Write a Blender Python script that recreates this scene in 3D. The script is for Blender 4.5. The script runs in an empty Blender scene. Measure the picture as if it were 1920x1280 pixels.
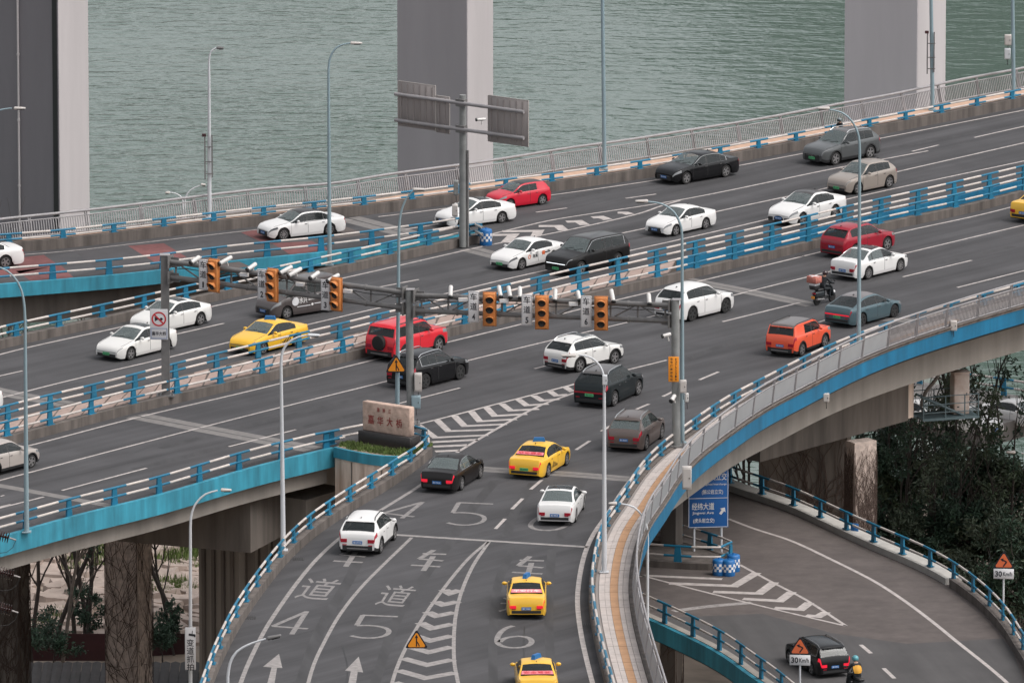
import bpy, bmesh, math, random
import numpy as np
from mathutils import Vector, Matrix
from mathutils.geometry import tessellate_polygon
random.seed(7)
sc = bpy.context.scene
COL = sc.collection

# ------------------------------------------------------------ camera
FPX, PITCH, CAMH = 18500.0, math.radians(11.6), 100.0
cam = bpy.data.cameras.new('camera')
cam.sensor_width = 36.0
cam.lens = FPX / 1920 * 36.0
cam.clip_start, cam.clip_end = 20, 6000
camo = bpy.data.objects.new('camera', cam)
camo.location = (0, 0, CAMH)
camo.rotation_euler = (math.pi / 2 - PITCH, 0, 0)
COL.objects.link(camo)
sc.camera = camo

# ------------------------------------------------------------ sky, sun, exposure
SUN_EL, SUN_AZ = math.radians(56), math.radians(112)      # azimuth clockwise from +Y
world = bpy.data.worlds.new('World')
sc.world = world
world.use_nodes = True
wn = world.node_tree.nodes
wl = world.node_tree.links
sky = wn.new('ShaderNodeTexSky')
sky.sky_type = 'NISHITA'
sky.sun_disc = False
sky.sun_elevation = SUN_EL
sky.sun_rotation = SUN_AZ
sky.air_density, sky.dust_density, sky.ozone_density = 1.0, 4.0, 1.0
hs = wn.new('ShaderNodeHueSaturation')
hs.inputs['Saturation'].default_value = 0.18
wl.new(sky.outputs[0], hs.inputs['Color'])
wl.new(hs.outputs[0], wn['Background'].inputs['Color'])
wn['Background'].inputs['Strength'].default_value = 0.13
sun = bpy.data.lights.new('sun', 'SUN')
sun.energy = 1.0
sun.angle = math.radians(40)
sun.color = (1.0, 0.955, 0.91)
suno = bpy.data.objects.new('sun', sun)
suno.location = (60, 500, 200)
sd = Vector((math.sin(SUN_AZ) * math.cos(SUN_EL), math.cos(SUN_AZ) * math.cos(SUN_EL), math.sin(SUN_EL)))
suno.rotation_euler = sd.to_track_quat('Z', 'Y').to_euler()
COL.objects.link(suno)
sc.view_settings.view_transform = 'Standard'
sc.view_settings.look = 'None'
sc.view_settings.gamma = 1
sc.view_settings.exposure = 0.58
try:
    sc.cycles.use_denoising = True
    sc.cycles.max_bounces = 6
    sc.cycles.caustics_reflective = False
    sc.cycles.caustics_refractive = False
except Exception:
    pass

# ------------------------------------------------------------ survey of the place: sight lines of the site to points on level ground
CF = Vector((0, math.cos(PITCH), -math.sin(PITCH)))
CU = Vector((0, math.sin(PITCH), math.cos(PITCH)))
def ray(u, v):
    return CF + Vector((1, 0, 0)) * ((u - 960) / FPX) + CU * (-(v - 640) / FPX)
def P(u, v, z=0.0):
    d = ray(u, v)
    t = (z - CAMH) / d.z
    return Vector((d.x * t, d.y * t, z))
def Q(u, v, y):
    d = ray(u, v)
    t = y / d.y
    return Vector((d.x * t, y, CAMH + d.z * t))

# ------------------------------------------------------------ objects
def link(o, parent=None):
    COL.objects.link(o)
    if parent is not None:
        o.parent = parent
    return o
def thing(name, label, cat, loc=(0, 0, 0), rot=0.0, group=None, tilt=None):
    o = bpy.data.objects.new(name, None)
    o.empty_display_size = 0.3
    link(o)
    o.location = loc
    o.rotation_euler = tilt if tilt else (0, 0, rot)
    return tag(o, label, cat, group)
def tag(o, label, cat, group=None):
    o['label'] = label
    o['category'] = cat
    if group:
        o['group'] = group
    return o
def obj(name, me, parent=None, m=None, kind=None):
    if m is not None:
        if len(me.materials):
            me.materials.clear()
        for k in (m if isinstance(m, (list, tuple)) else [m]):
            me.materials.append(k)
    o = bpy.data.objects.new(name, me)
    if kind:
        o['kind'] = kind
    return link(o, parent)
def place(o, loc=(0, 0, 0), rot=(0, 0, 0)):
    o.location = loc
    o.rotation_euler = rot
    return o

class MB:
    """collects vertices and faces"""
    def __init__(s):
        s.v, s.f, s.mi = [], [], []
    def add(s, vs, fs, mi=0):
        b = len(s.v)
        s.v += [tuple(x) for x in vs]
        s.f += [tuple(i + b for i in f) for f in fs]
        s.mi += [mi] * len(fs)
    def box(s, c, d, rz=0.0, mi=0, taper=1.0):
        hx, hy, hz = d[0] / 2, d[1] / 2, d[2] / 2
        ca, sa = math.cos(rz), math.sin(rz)
        vs = []
        for z in (-hz, hz):
            k = taper if z > 0 else 1.0
            for x, y in ((-hx, -hy), (hx, -hy), (hx, hy), (-hx, hy)):
                x *= k
                y *= k
                vs.append((c[0] + x * ca - y * sa, c[1] + x * sa + y * ca, c[2] + z))
        s.add(vs, [(3, 2, 1, 0), (4, 5, 6, 7), (0, 1, 5, 4), (1, 2, 6, 5), (2, 3, 7, 6), (3, 0, 4, 7)], mi)
    def tube(s, pts, r, n=8, mi=0, caps=True, mis=None):
        pts = [Vector(p) for p in pts]
        rs = r if isinstance(r, (list, tuple)) else [r] * len(pts)
        b = len(s.v)
        up0 = None
        for i, p in enumerate(pts):
            t = (pts[min(i + 1, len(pts) - 1)] - pts[max(i - 1, 0)])
            t = t.normalized() if t.length > 1e-9 else Vector((0, 0, 1))
            if up0 is None:
                up0 = Vector((0, 0, 1)) if abs(t.z) < 0.9 else Vector((1, 0, 0))
            a = t.cross(up0)
            if a.length < 1e-4:
                a = t.cross(Vector((0, 1, 0)))
            a.normalize()
            c = a.cross(t)
            up0 = c
            for k in range(n):
                th = 2 * math.pi * k / n
                s.v.append(tuple(p + (a * math.cos(th) + c * math.sin(th)) * rs[i]))
        for i in range(len(pts) - 1):
            m = mis[i] if mis else mi
            for k in range(n):
                k2 = (k + 1) % n
                s.f.append((b + i * n + k, b + i * n + k2, b + (i + 1) * n + k2, b + (i + 1) * n + k))
                s.mi.append(m)
        if caps:
            s.f.append(tuple(b + k for k in range(n - 1, -1, -1)))
            s.mi.append(mis[0] if mis else mi)
            e = b + (len(pts) - 1) * n
            s.f.append(tuple(e + k for k in range(n)))
            s.mi.append(mis[-1] if mis else mi)
    def lathe(s, prof, c=(0, 0, 0), n=16, axis='z', mi=0, caps=True):
        b = len(s.v)
        for r, h in prof:
            for k in range(n):
                a = 2 * math.pi * k / n
                x, y = r * math.cos(a), r * math.sin(a)
                p = (x, y, h) if axis == 'z' else ((x, h, y) if axis == 'y' else (h, x, y))
                s.v.append((c[0] + p[0], c[1] + p[1], c[2] + p[2]))
        for i in range(len(prof) - 1):
            for k in range(n):
                k2 = (k + 1) % n
                s.f.append((b + i * n + k, b + i * n + k2, b + (i + 1) * n + k2, b + (i + 1) * n + k))
                s.mi.append(mi)
        for e in (0, len(prof) - 1) if caps else ():
            if prof[e][0] > 1e-6:
                s.f.append(tuple(b + e * n + k for k in range(n)))
                s.mi.append(mi)
    def quad(s, a, b, c, d, mi=0):
        s.add([a, b, c, d], [(0, 1, 2, 3)], mi)
    def mesh(s, name, smooth=None):
        me = bpy.data.meshes.new(name)
        me.from_pydata(s.v, [], s.f)
        me.polygons.foreach_set('material_index', s.mi)
        if smooth is not None:
            me.polygons.foreach_set('use_smooth', [True] * len(s.f))
            me.set_sharp_from_angle(angle=math.radians(smooth))
        me.update()
        return me
    def build(s, name, m, parent=None, kind=None, smooth=None):
        return obj(name, s.mesh(name, smooth), parent, m, kind)
def boxm(name, d, taper=1.0, c=(0, 0, 0)):
    b = MB()
    b.box(c, d, taper=taper)
    return b.mesh(name)
def bev_box(name, d, w=0.02, seg=2):
    bm = bmesh.new()
    bmesh.ops.create_cube(bm, size=1)
    bmesh.ops.scale(bm, vec=d, verts=bm.verts)
    bmesh.ops.bevel(bm, geom=bm.edges, offset=w, segments=seg, affect='EDGES', profile=0.5)
    me = bpy.data.meshes.new(name)
    bm.to_mesh(me)
    bm.free()
    me.polygons.foreach_set('use_smooth', [True] * len(me.polygons))
    me.set_sharp_from_angle(angle=math.radians(50))
    return me

# ------------------------------------------------------------ materials
def mat(name, col, rough=0.6, metal=0.0, coat=0.0, var=0.0, vscale=3.0, streak=False, bump=0.0, bscale=30.0, spec=0.5,
        emit=None, dark=None, spots=0.0, stretch=None):
    m = bpy.data.materials.new(name)
    m.use_nodes = True
    nt = m.node_tree
    b = nt.nodes['Principled BSDF']
    c4 = (*col, 1)
    b.inputs['Base Color'].default_value = c4
    b.inputs['Roughness'].default_value = rough
    b.inputs['Metallic'].default_value = metal
    b.inputs['Specular IOR Level'].default_value = spec
    if coat:
        b.inputs['Coat Weight'].default_value = coat
        b.inputs['Coat Roughness'].default_value = 0.06
    if emit:
        b.inputs['Emission Color'].default_value = (*emit[0], 1)
        b.inputs['Emission Strength'].default_value = emit[1]
    tc = mp = None
    if var or bump or spots:
        tc = nt.nodes.new('ShaderNodeNewGeometry')
        mp = nt.nodes.new('ShaderNodeMapping')
        nt.links.new(tc.outputs['Position'], mp.inputs['Vector'])
        if streak:
            mp.inputs['Scale'].default_value = (1, 1, 0.12)
        if stretch:
            mp.vector_type = 'TEXTURE'
            mp.inputs['Rotation'].default_value = (0, 0, stretch[0])
            mp.inputs['Scale'].default_value = (1 / stretch[1], 1, 1)
    if var:
        n = nt.nodes.new('ShaderNodeTexNoise')
        n.inputs['Scale'].default_value = vscale
        n.inputs['Detail'].default_value = 7
        n.inputs['Roughness'].default_value = 0.62
        nt.links.new(mp.outputs[0], n.inputs['Vector'])
        cr = nt.nodes.new('ShaderNodeValToRGB')
        cr.color_ramp.elements[0].position = 0.3
        cr.color_ramp.elements[1].position = 0.7
        lo = dark if dark else tuple(x * (1 - var) for x in col)
        hi = tuple(min(1, x * (1 + var * 0.6)) for x in col)
        cr.color_ramp.elements[0].color = (*lo, 1)
        cr.color_ramp.elements[1].color = (*hi, 1)
        nt.links.new(n.outputs['Fac'], cr.inputs['Fac'])
        last = cr.outputs['Color']
        if spots:
            n2 = nt.nodes.new('ShaderNodeTexNoise')
            n2.inputs['Scale'].default_value = 0.35
            n2.inputs['Detail'].default_value = 5
            nt.links.new(tc.outputs['Position'], n2.inputs['Vector'])
            r2 = nt.nodes.new('ShaderNodeValToRGB')
            r2.color_ramp.elements[0].position = 0.42
            r2.color_ramp.elements[1].position = 0.62
            r2.color_ramp.elements[0].color = (1 - spots, 1 - spots, 1 - spots, 1)
            r2.color_ramp.elements[1].color = (1, 1, 1, 1)
            nt.links.new(n2.outputs['Fac'], r2.inputs['Fac'])
            mx = nt.nodes.new('ShaderNodeMix')
            mx.data_type = 'RGBA'
            mx.blend_type = 'MULTIPLY'
            mx.inputs['Factor'].default_value = 1
            nt.links.new(last, mx.inputs['A'])
            nt.links.new(r2.outputs['Color'], mx.inputs['B'])
            last = mx.outputs['Result']
        nt.links.new(last, b.inputs['Base Color'])
    if bump:
        n = nt.nodes.new('ShaderNodeTexNoise')
        n.inputs['Scale'].default_value = bscale
        n.inputs['Detail'].default_value = 4
        nt.links.new(tc.outputs['Position'], n.inputs['Vector'])
        bp = nt.nodes.new('ShaderNodeBump')
        bp.inputs['Strength'].default_value = bump
        bp.inputs['Distance'].default_value = 0.03
        nt.links.new(n.outputs['Fac'], bp.inputs['Height'])
        nt.links.new(bp.outputs[0], b.inputs['Normal'])
    return m
RD = math.radians
M = {}
M['asphalt'] = mat('asphalt', (0.066, 0.0635, 0.067), 0.85, var=0.42, vscale=0.85, bump=0.25, bscale=25, spots=0.16, stretch=(RD(49), 0.05))
M['asphalt_ramp'] = mat('asphalt_ramp', (0.078, 0.073, 0.073), 0.9, var=0.22, vscale=0.8, bump=0.25, bscale=25, spots=0.14, stretch=(RD(100), 0.08))
M['asphalt_old'] = mat('asphalt_old', (0.104, 0.086, 0.080), 0.9, var=0.22, vscale=1.2, bump=0.2, bscale=25, spots=0.10)
M['red_paving'] = mat('red_paving', (0.19, 0.070, 0.068), 0.9, var=0.25, vscale=2.5, spots=0.25)
M['marking'] = mat('road_paint', (0.44, 0.395, 0.375), 0.7, var=0.34, vscale=3.0)
M['marking_worn'] = mat('worn_road_paint', (0.30, 0.275, 0.265), 0.8, var=0.45, vscale=4.5)
M['kerb'] = mat('kerb_concrete', (0.135, 0.115, 0.103), 0.9, var=0.5, vscale=1.6, streak=True, bump=0.3, bscale=6)
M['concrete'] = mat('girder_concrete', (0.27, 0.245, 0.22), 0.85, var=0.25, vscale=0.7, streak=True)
M['concrete_dark'] = mat('stained_shaded_concrete', (0.155, 0.135, 0.12), 0.9, var=0.4, vscale=1.1, streak=True)  # stained concrete; also carries painted shade on the right cross beam
M['concrete_pink'] = mat('streaked_concrete', (0.78, 0.65, 0.56), 0.85, var=0.3, vscale=2.2, streak=True, dark=(0.45, 0.33, 0.26))
M['white_kerb'] = mat('white_kerb', (0.42, 0.40, 0.37), 0.8, var=0.15, vscale=1.5)
M['fascia'] = mat('blue_fascia_paint', (0.042, 0.31, 0.43), 0.65, var=0.25, vscale=1.8, streak=True, dark=(0.028, 0.18, 0.25), spots=.2)
M['fascia_deep'] = mat('deep_blue_fascia_paint', (0.004, 0.15, 0.29), 0.55, var=0.25, vscale=1.3, streak=True, spots=.18)
M['rail_blue'] = mat('rail_blue', (0.012, 0.165, 0.285), 0.45, var=0.2, vscale=2.5, spots=.2)
M['rail_white'] = mat('rail_white', (0.56, 0.505, 0.47), 0.5, var=0.16, vscale=2.5, spots=.12)
M['steel'] = mat('painted_grey_steel', (0.30, 0.285, 0.29), 0.5, metal=0.0, var=0.15, vscale=2)
M['steel_dark'] = mat('grey_truss_steel', (0.165, 0.158, 0.155), 0.55, var=0.25, vscale=2)
M['pole_white'] = mat('lamp_white_steel', (0.58, 0.59, 0.61), 0.45, var=0.06, vscale=1)
M['pole_blue'] = mat('lamp_blue_grey_steel', (0.25, 0.335, 0.37), 0.45, var=0.08, vscale=1)
M['lamp_head'] = mat('lamp_head_plastic', (0.52, 0.48, 0.45), 0.45)
M['pier_light'] = mat('pale_pier_tone', (0.50, 0.455, 0.46), 0.8, var=0.10, vscale=0.5, streak=True)
M['pier_dark'] = mat('grey_pier_front', (0.34, 0.31, 0.332), 0.8, var=0.10, vscale=0.4, streak=True)
M['pier_mid'] = mat('mid_grey_pier_front', (0.53, 0.485, 0.512), 0.8, var=0.08, vscale=0.4, streak=True)
M['black'] = mat('black_rubber', (0.012, 0.012, 0.012), 0.7)
M['tyre'] = mat('tyre_rubber', (0.016, 0.015, 0.015), 0.85)
M['trim'] = mat('black_plastic_trim', (0.022, 0.022, 0.023), 0.5)
M['under'] = mat('underbody', (0.008, 0.008, 0.008), 0.9)
M['glass'] = mat('tinted_glass', (0.020, 0.025, 0.026), 0.06, spec=0.65)
M['glass_light'] = mat('windscreen_glass', (0.155, 0.185, 0.185), 0.06, spec=0.9)  # pale base colour stands in for sky reflected in the panes
for _k, _a in (('glass', .66), ('glass_light', .62)):
    M[_k].node_tree.nodes['Principled BSDF'].inputs['Alpha'].default_value = _a
M['cabin'] = mat('dark_cabin_lining', (0.03, 0.028, 0.027), 0.9)
M['seat'] = mat('car_seat_cloth', (0.055, 0.05, 0.047), 0.85)
M['seat_tan'] = mat('tan_seat_leather', (0.20, 0.13, 0.09), 0.7)
M['chrome'] = mat('chrome', (0.6, 0.6, 0.6), 0.2, metal=1.0)
M['alloy'] = mat('alloy', (0.30, 0.29, 0.29), 0.4, metal=0.6)
M['alloy_dark'] = mat('dark_alloy', (0.07, 0.07, 0.07), 0.4, metal=0.5)
M['headlight'] = mat('headlight_lens', (0.20, 0.205, 0.21), 0.12, spec=0.8)
M['headlight_dark'] = mat('smoked_headlight', (0.06, 0.06, 0.065), 0.12, spec=0.8)
M['lamp_on'] = mat('lit_lamp', (0.9, 0.9, 0.9), 0.3, emit=((0.9, 0.95, 1.0), 1.2))
M['tail'] = mat('tail_lens', (0.36, 0.012, 0.028), 0.15, spec=0.7)
M['tail_on'] = mat('lit_tail_lens', (0.55, 0.012, 0.03), 0.2, emit=((1.0, 0.02, 0.05), 0.35))
M['plate_blue'] = mat('blue_plate', (0.025, 0.15, 0.42), 0.5)
M['plate_green'] = mat('green_plate', (0.10, 0.48, 0.20), 0.5)
M['plate_yellow'] = mat('orange_plate', (0.75, 0.28, 0.04), 0.5)
M['text_white'] = mat('white_print', (0.78, 0.76, 0.74), 0.5)
M['text_black'] = mat('black_print', (0.012, 0.013, 0.02), 0.5)
M['text_red'] = mat('red_print', (0.55, 0.02, 0.03), 0.5)
M['sign_white'] = mat('white_sign_face', (0.66, 0.65, 0.66), 0.45)
M['sign_blue'] = mat('blue_sign_face', (0.016, 0.115, 0.36), 0.4)
M['sign_orange'] = mat('orange_sign_face', (0.86, 0.30, 0.02), 0.45)
M['sign_coral'] = mat('coral_sign_face', (0.72, 0.16, 0.06), 0.45)
M['sign_back'] = mat('sign_back_aluminium', (0.33, 0.295, 0.285), 0.55, var=0.12, vscale=3, streak=True)
M['light_housing'] = mat('orange_signal_housing', (0.55, 0.20, 0.055), 0.55, var=0.15, vscale=4)
M['lens_dark'] = mat('unlit_signal_lens', (0.02, 0.018, 0.017), 0.25)
M['camera_white'] = mat('cctv_white', (0.62, 0.60, 0.58), 0.4)
M['stone'] = mat('pink_granite', (0.52, 0.375, 0.305), 0.8, var=0.35, vscale=3.0, bump=0.4, bscale=5)
M['plinth'] = mat('dark_granite', (0.030, 0.026, 0.026), 0.55, var=0.3, vscale=8)
M['grass'] = mat('grass_blades', (0.115, 0.165, 0.040), 0.8, var=0.5, vscale=2.0)
M['leaf'] = mat('leaf_dark', (0.036, 0.074, 0.044), 0.6, var=0.65, vscale=1.4)
M['leaf2'] = mat('leaf_olive', (0.060, 0.088, 0.044), 0.6, var=0.6, vscale=1.2)
M['leaf3'] = mat('leaf_grey_green', (0.085, 0.112, 0.072), 0.6, var=0.5, vscale=1.5)
M['bark'] = mat('bark', (0.062, 0.050, 0.044), 0.95, var=0.3, vscale=4)
M['bark_pale'] = mat('pale_bark', (0.17, 0.14, 0.12), 0.95, var=0.3, vscale=4)
M['vine'] = mat('bare_vine', (0.085, 0.058, 0.048), 0.95)
M['slab'] = mat('median_slab', (0.36, 0.265, 0.228), 0.85, var=0.2, vscale=2.5)
M['tile_white'] = mat('pale_paving', (0.50, 0.44, 0.41), 0.8, var=0.14, vscale=2.0)
M['tile_orange'] = mat('tactile_paving', (0.47, 0.27, 0.15), 0.8, var=0.14, vscale=2.0)
M['pavement_peach'] = mat('peach_paving', (0.55, 0.36, 0.26), 0.85, var=0.2, vscale=2)
M['marking_ramp'] = mat('greyed_road_paint', (0.285, 0.262, 0.252), 0.75, var=0.35, vscale=3.5)
M['marking_char'] = mat('worn_character_paint', (0.235, 0.218, 0.212), 0.8, var=0.4, vscale=5)
M['tile_bed'] = mat('paving_joint_bed', (0.27, 0.24, 0.225), 0.9)
M['soil'] = mat('riverbank_soil', (0.30, 0.24, 0.19), 0.95, var=0.4, vscale=0.25, bump=0.6, bscale=0.8)
M['rock'] = mat('riprap_stone', (0.40, 0.32, 0.275), 0.9, var=0.35, vscale=0.5, bump=0.8, bscale=1.5)
M['cabinet'] = mat('rusty_white_cabinet', (0.60, 0.545, 0.51), 0.6, var=0.14, vscale=1.2, dark=(0.42, 0.30, 0.24))
M['teal_steel'] = mat('teal_steel', (0.095, 0.14, 0.155), 0.55)
M['barrel_blue'] = mat('barrel_blue', (0.015, 0.13, 0.36), 0.45)
M['insulator'] = mat('brown_porcelain', (0.045, 0.014, 0.012), 0.25)
M['panel_grey'] = mat('grey_infill_panel', (0.30, 0.31, 0.325), 0.45, var=0.08, vscale=1)
M['taxi_green'] = mat('green_taxi_sign', (0.02, 0.22, 0.12), 0.4)
M['pink_led'] = mat('pink_led_banner', (0.75, 0.22, 0.25), 0.5)
M['skin'] = mat('skin', (0.45, 0.26, 0.18), 0.6)
M['cloth_black'] = mat('black_jacket', (0.013, 0.016, 0.020), 0.8)
M['cloth_yellow'] = mat('amber_vest', (0.62, 0.30, 0.03), 0.7)
M['red_box'] = mat('red_parcel', (0.50, 0.17, 0.13), 0.7, var=0.4, vscale=9)
M['hoarding'] = mat('dark_red_hoarding', (0.055, 0.018, 0.02), 0.8, var=0.3, vscale=0.7)

M['helmet_dark'] = mat('dark_helmet', (0.03, 0.012, 0.014), 0.2, coat=.5)
M['helmet_grey'] = mat('grey_helmet', (0.12, 0.14, 0.15), 0.3, coat=.3)
M['helmet_teal'] = mat('teal_helmet', (0.10, 0.32, 0.36), 0.3, coat=.3)
M['paint_scooter'] = mat('black_scooter_paint', (0.02, 0.025, 0.028), 0.3, coat=.4)
M['text_redstone'] = mat('red_stone_lettering', (0.26, 0.035, 0.03), 0.7)

def text_mesh(body, size=1.0, bold=0.0, spacing=1.0):
    c = bpy.data.curves.new('text', 'FONT')
    c.body = body
    c.size = size
    c.align_x = 'CENTER'
    c.align_y = 'CENTER'
    c.offset = bold
    c.space_character = spacing
    c.resolution_u = 3
    o = bpy.data.objects.new('text', c)
    COL.objects.link(o)
    dg = bpy.context.evaluated_depsgraph_get()
    me = bpy.data.meshes.new_from_object(o.evaluated_get(dg))
    bpy.data.objects.remove(o)
    return me
def centred(me):
    n = len(me.vertices)
    co = np.empty(n * 3)
    me.vertices.foreach_get('co', co)
    co = co.reshape(-1, 3)
    lo, hi = co.min(0), co.max(0)
    co[:, :2] -= ((lo + hi) / 2)[:2]
    me.vertices.foreach_set('co', co.ravel())
    return me, (hi - lo)
def text_fit(body, w, h, bold=0.0, condense=True):
    """flat lettering w x h in the XY plane, centred"""
    me, d = centred(text_mesh(body, 1.0, bold))
    sx, sy = w / max(d[0], 1e-6), h / max(d[1], 1e-6)
    if not condense:
        sx = sy = min(sx, sy)
    me.transform(Matrix.Diagonal((sx, sy, 1, 1)))
    return me

# ------------------------------------------------------------ curves
def smooth_curve(pts, step=0.5):
    """Catmull-Rom through points, resampled by arc length"""
    pts = [Vector(p) for p in pts]
    ext = [pts[0] * 2 - pts[1]] + pts + [pts[-1] * 2 - pts[-2]]
    out = []
    for i in range(1, len(ext) - 2):
        p0, p1, p2, p3 = ext[i - 1:i + 3]
        t0 = 0.0
        t1 = t0 + max((p1 - p0).length, 1e-6) ** 0.5
        t2 = t1 + max((p2 - p1).length, 1e-6) ** 0.5
        t3 = t2 + max((p3 - p2).length, 1e-6) ** 0.5
        n = max(2, int((p2 - p1).length / 0.4))
        for k in range(n):
            t = t1 + (t2 - t1) * k / n
            a1 = p0 * ((t1 - t) / (t1 - t0)) + p1 * ((t - t0) / (t1 - t0))
            a2 = p1 * ((t2 - t) / (t2 - t1)) + p2 * ((t - t1) / (t2 - t1))
            a3 = p2 * ((t3 - t) / (t3 - t2)) + p3 * ((t - t2) / (t3 - t2))
            b1 = a1 * ((t2 - t) / (t2 - t0)) + a2 * ((t - t0) / (t2 - t0))
            b2 = a2 * ((t3 - t) / (t3 - t1)) + a3 * ((t - t1) / (t3 - t1))
            out.append(b1 * ((t2 - t) / (t2 - t1)) + b2 * ((t - t1) / (t2 - t1)))
    out.append(pts[-1])
    return resample(out, step)
def resample(pts, step):
    d = [0.0]
    for a, b in zip(pts, pts[1:]):
        d.append(d[-1] + (b - a).length)
    n = max(1, round(d[-1] / step))
    res, j = [], 0
    for i in range(n + 1):
        s = d[-1] * i / n
        while j < len(d) - 2 and d[j + 1] < s:
            j += 1
        k = (s - d[j]) / max(d[j + 1] - d[j], 1e-9)
        res.append(pts[j].lerp(pts[j + 1], min(max(k, 0), 1)))
    return res
def even(pts, it=6):
    pts = [p.copy() for p in pts]
    for _ in range(it):
        q = [p.copy() for p in pts]
        for i in range(1, len(pts) - 1):
            q[i] = pts[i] * 0.5 + (pts[i - 1] + pts[i + 1]) * 0.25
        pts = q
    return pts
def extend(pts, a=0.0, b=0.0):
    pts = list(pts)
    k = min(8, len(pts) - 1)
    if a:
        d = (pts[0] - pts[k]).normalized()
        pts = [pts[0] + d * a * (1 - i / max(1, int(a))) for i in range(max(1, int(a)))] + pts
    if b:
        d = (pts[-1] - pts[-1 - k]).normalized()
        pts = pts + [pts[-1] + d * b * ((i + 1) / max(1, int(b))) for i in range(max(1, int(b)))]
    return pts
def curve(px, z=0.0, a=0.0, b=0.0, step=0.5, it=8):
    return extend(even(smooth_curve([P(u, v, z) for u, v in px], step), it), a, b)
def tang(pts, i):
    t = pts[min(i + 1, len(pts) - 1)] - pts[max(i - 1, 0)]
    t.z = 0
    return t.normalized()
def offset(pts, d, z=None):
    out = []
    for i, p in enumerate(pts):
        t = tang(pts, i)
        q = p + Vector((-t.y, t.x, 0)) * d
        if z is not None:
            q.z = z
        out.append(q)
    return out
def at_z(pts, z):
    return [Vector((p.x, p.y, z)) for p in pts]
def strip(name, a, b, m, kind=None, parent=None, za=None, zb=None):
    n = min(len(a), len(b))
    if len(a) != len(b):
        a = resample(a, 1e9) if n < 2 else renum(a, n)
        b = renum(b, n)
    mb = MB()
    vs = [tuple(p) for p in a] + [tuple(p) for p in b]
    fs = [(i, i + 1, n + i + 1, n + i) for i in range(n - 1)]
    mb.add(vs, fs)
    return mb.build(name, m, parent, kind)
def renum(pts, n):
    d = [0.0]
    for p, q in zip(pts, pts[1:]):
        d.append(d[-1] + (q - p).length)
    res, j = [], 0
    for i in range(n):
        s = d[-1] * i / (n - 1)
        while j < len(d) - 2 and d[j + 1] < s:
            j += 1
        k = (s - d[j]) / max(d[j + 1] - d[j], 1e-9)
        res.append(pts[j].lerp(pts[j + 1], min(max(k, 0), 1)))
    return res
def sweep(name, pts, prof, m, kind=None, parent=None, caps=True):
    """closed profile of (lateral offset, z) swept along pts"""
    n, k = len(pts), len(prof)
    mb = MB()
    vs = []
    for i, p in enumerate(pts):
        t = tang(pts, i)
        nn = Vector((-t.y, t.x, 0))
        for o, z in prof:
            vs.append(tuple(Vector((p.x, p.y, 0)) + nn * o + Vector((0, 0, z))))
    fs = []
    for i in range(n - 1):
        for j in range(k):
            j2 = (j + 1) % k
            fs.append((i * k + j, (i + 1) * k + j, (i + 1) * k + j2, i * k + j2))
    if caps:
        fs.append(tuple(range(k)))
        fs.append(tuple((n - 1) * k + j for j in range(k - 1, -1, -1)))
    mb.add(vs, fs)
    me = mb.mesh(name)
    bm = bmesh.new()
    bm.from_mesh(me)
    bmesh.ops.recalc_face_normals(bm, faces=bm.faces)
    bm.to_mesh(me)
    bm.free()
    return obj(name, me, parent, m, kind)
def rectp(o0, o1, z0, z1):
    return [(o0, z0), (o1, z0), (o1, z1), (o0, z1)]
def polygon(name, pts, z, m, kind=None, parent=None, flip=False):
    vs = [Vector((p.x, p.y, z)) for p in pts]
    tris = tessellate_polygon([vs])
    me = bpy.data.meshes.new(name)
    me.from_pydata([tuple(v) for v in vs], [], [tuple(t) for t in tris])
    bm = bmesh.new()
    bm.from_mesh(me)
    for f in bm.faces:
        f.normal_update()
        if f.normal.z < 0:
            f.normal_flip()
    bm.to_mesh(me)
    bm.free()
    return obj(name, me, parent, m, kind)
def near_i(pts, u, v, z=0):
    q = P(u, v, z)
    return min(range(len(pts)), key=lambda i: (Vector((pts[i].x, pts[i].y, 0)) - Vector((q.x, q.y, 0))).length)
def dens(pts, n):
    return pts[::n] + ([pts[-1]] if (len(pts) - 1) % n else [])
# ============================================================ traced lines of the interchange (survey points)
K1 = curve([(-60,480),(0,475),(110,467),(250,451),(330,442),(480,425),(690,403),(850,383),(1033,360),(1227,332),(1390,303),(1650,253),(1920,200),(1990,186)], a=40, b=40)
A_ = curve([(-60,461),(28,450),(128,440),(232,428),(428,403),(530,392),(632,385),(722,369),(813,357),(900,345),(985,332),(1067,318),(1150,307),(1230,295),(1307,282),(1385,270),(1460,257),(1532,243),(1600,230),(1668,218),(1733,204),(1800,189),(1865,177),(1920,167),(1990,152)], z=0.55, a=40, b=40)
D2 = curve([(-60,540),(0,535),(200,519),(297,509),(440,491),(615,474),(747,457),(820,447),(880,437),(900,434)], a=40)
K3 = curve([(-60,672),(0,655),(217,607),(400,566),(480,549),(637,515),(760,487),(865,463),(905,454)], a=40)
R4A = curve([(-60,807),(0,791),(72,772),(151,754),(250,729),(321,710),(394,692),(471,674),(546,655),(617,639),(702,617),(837,586),(983,552),(1053,535),(1125,519),(1193,503),(1277,484),(1367,464),(1433,449),(1502,433),(1570,416),(1635,401),(1703,386),(1768,371),(1833,356),(1895,341),(1920,335),(2000,316)], z=0.40, a=40, b=40, it=16)
R4A = [Vector((p.x, p.y, 0)) for p in R4A]
LE = curve([(-60,864),(0,848),(60,834),(250,784),(480,730),(690,677),(837,642),(1000,602),(1153,563),(1240,543),(1307,528),(1540,472),(1680,437),(1843,402),(1920,382),(2000,362)], a=40, b=40, it=16)
KB = offset(LE, 0.75)
LC = curve([(-60,761),(0,746),(142,710),(300,674),(430,641),(575,609),(715,576),(830,552),(940,525),(1022,507),(1180,470),(1280,448),(1440,411),(1590,373),(1920,302),(2000,285)], a=40, b=40, it=16)
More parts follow.
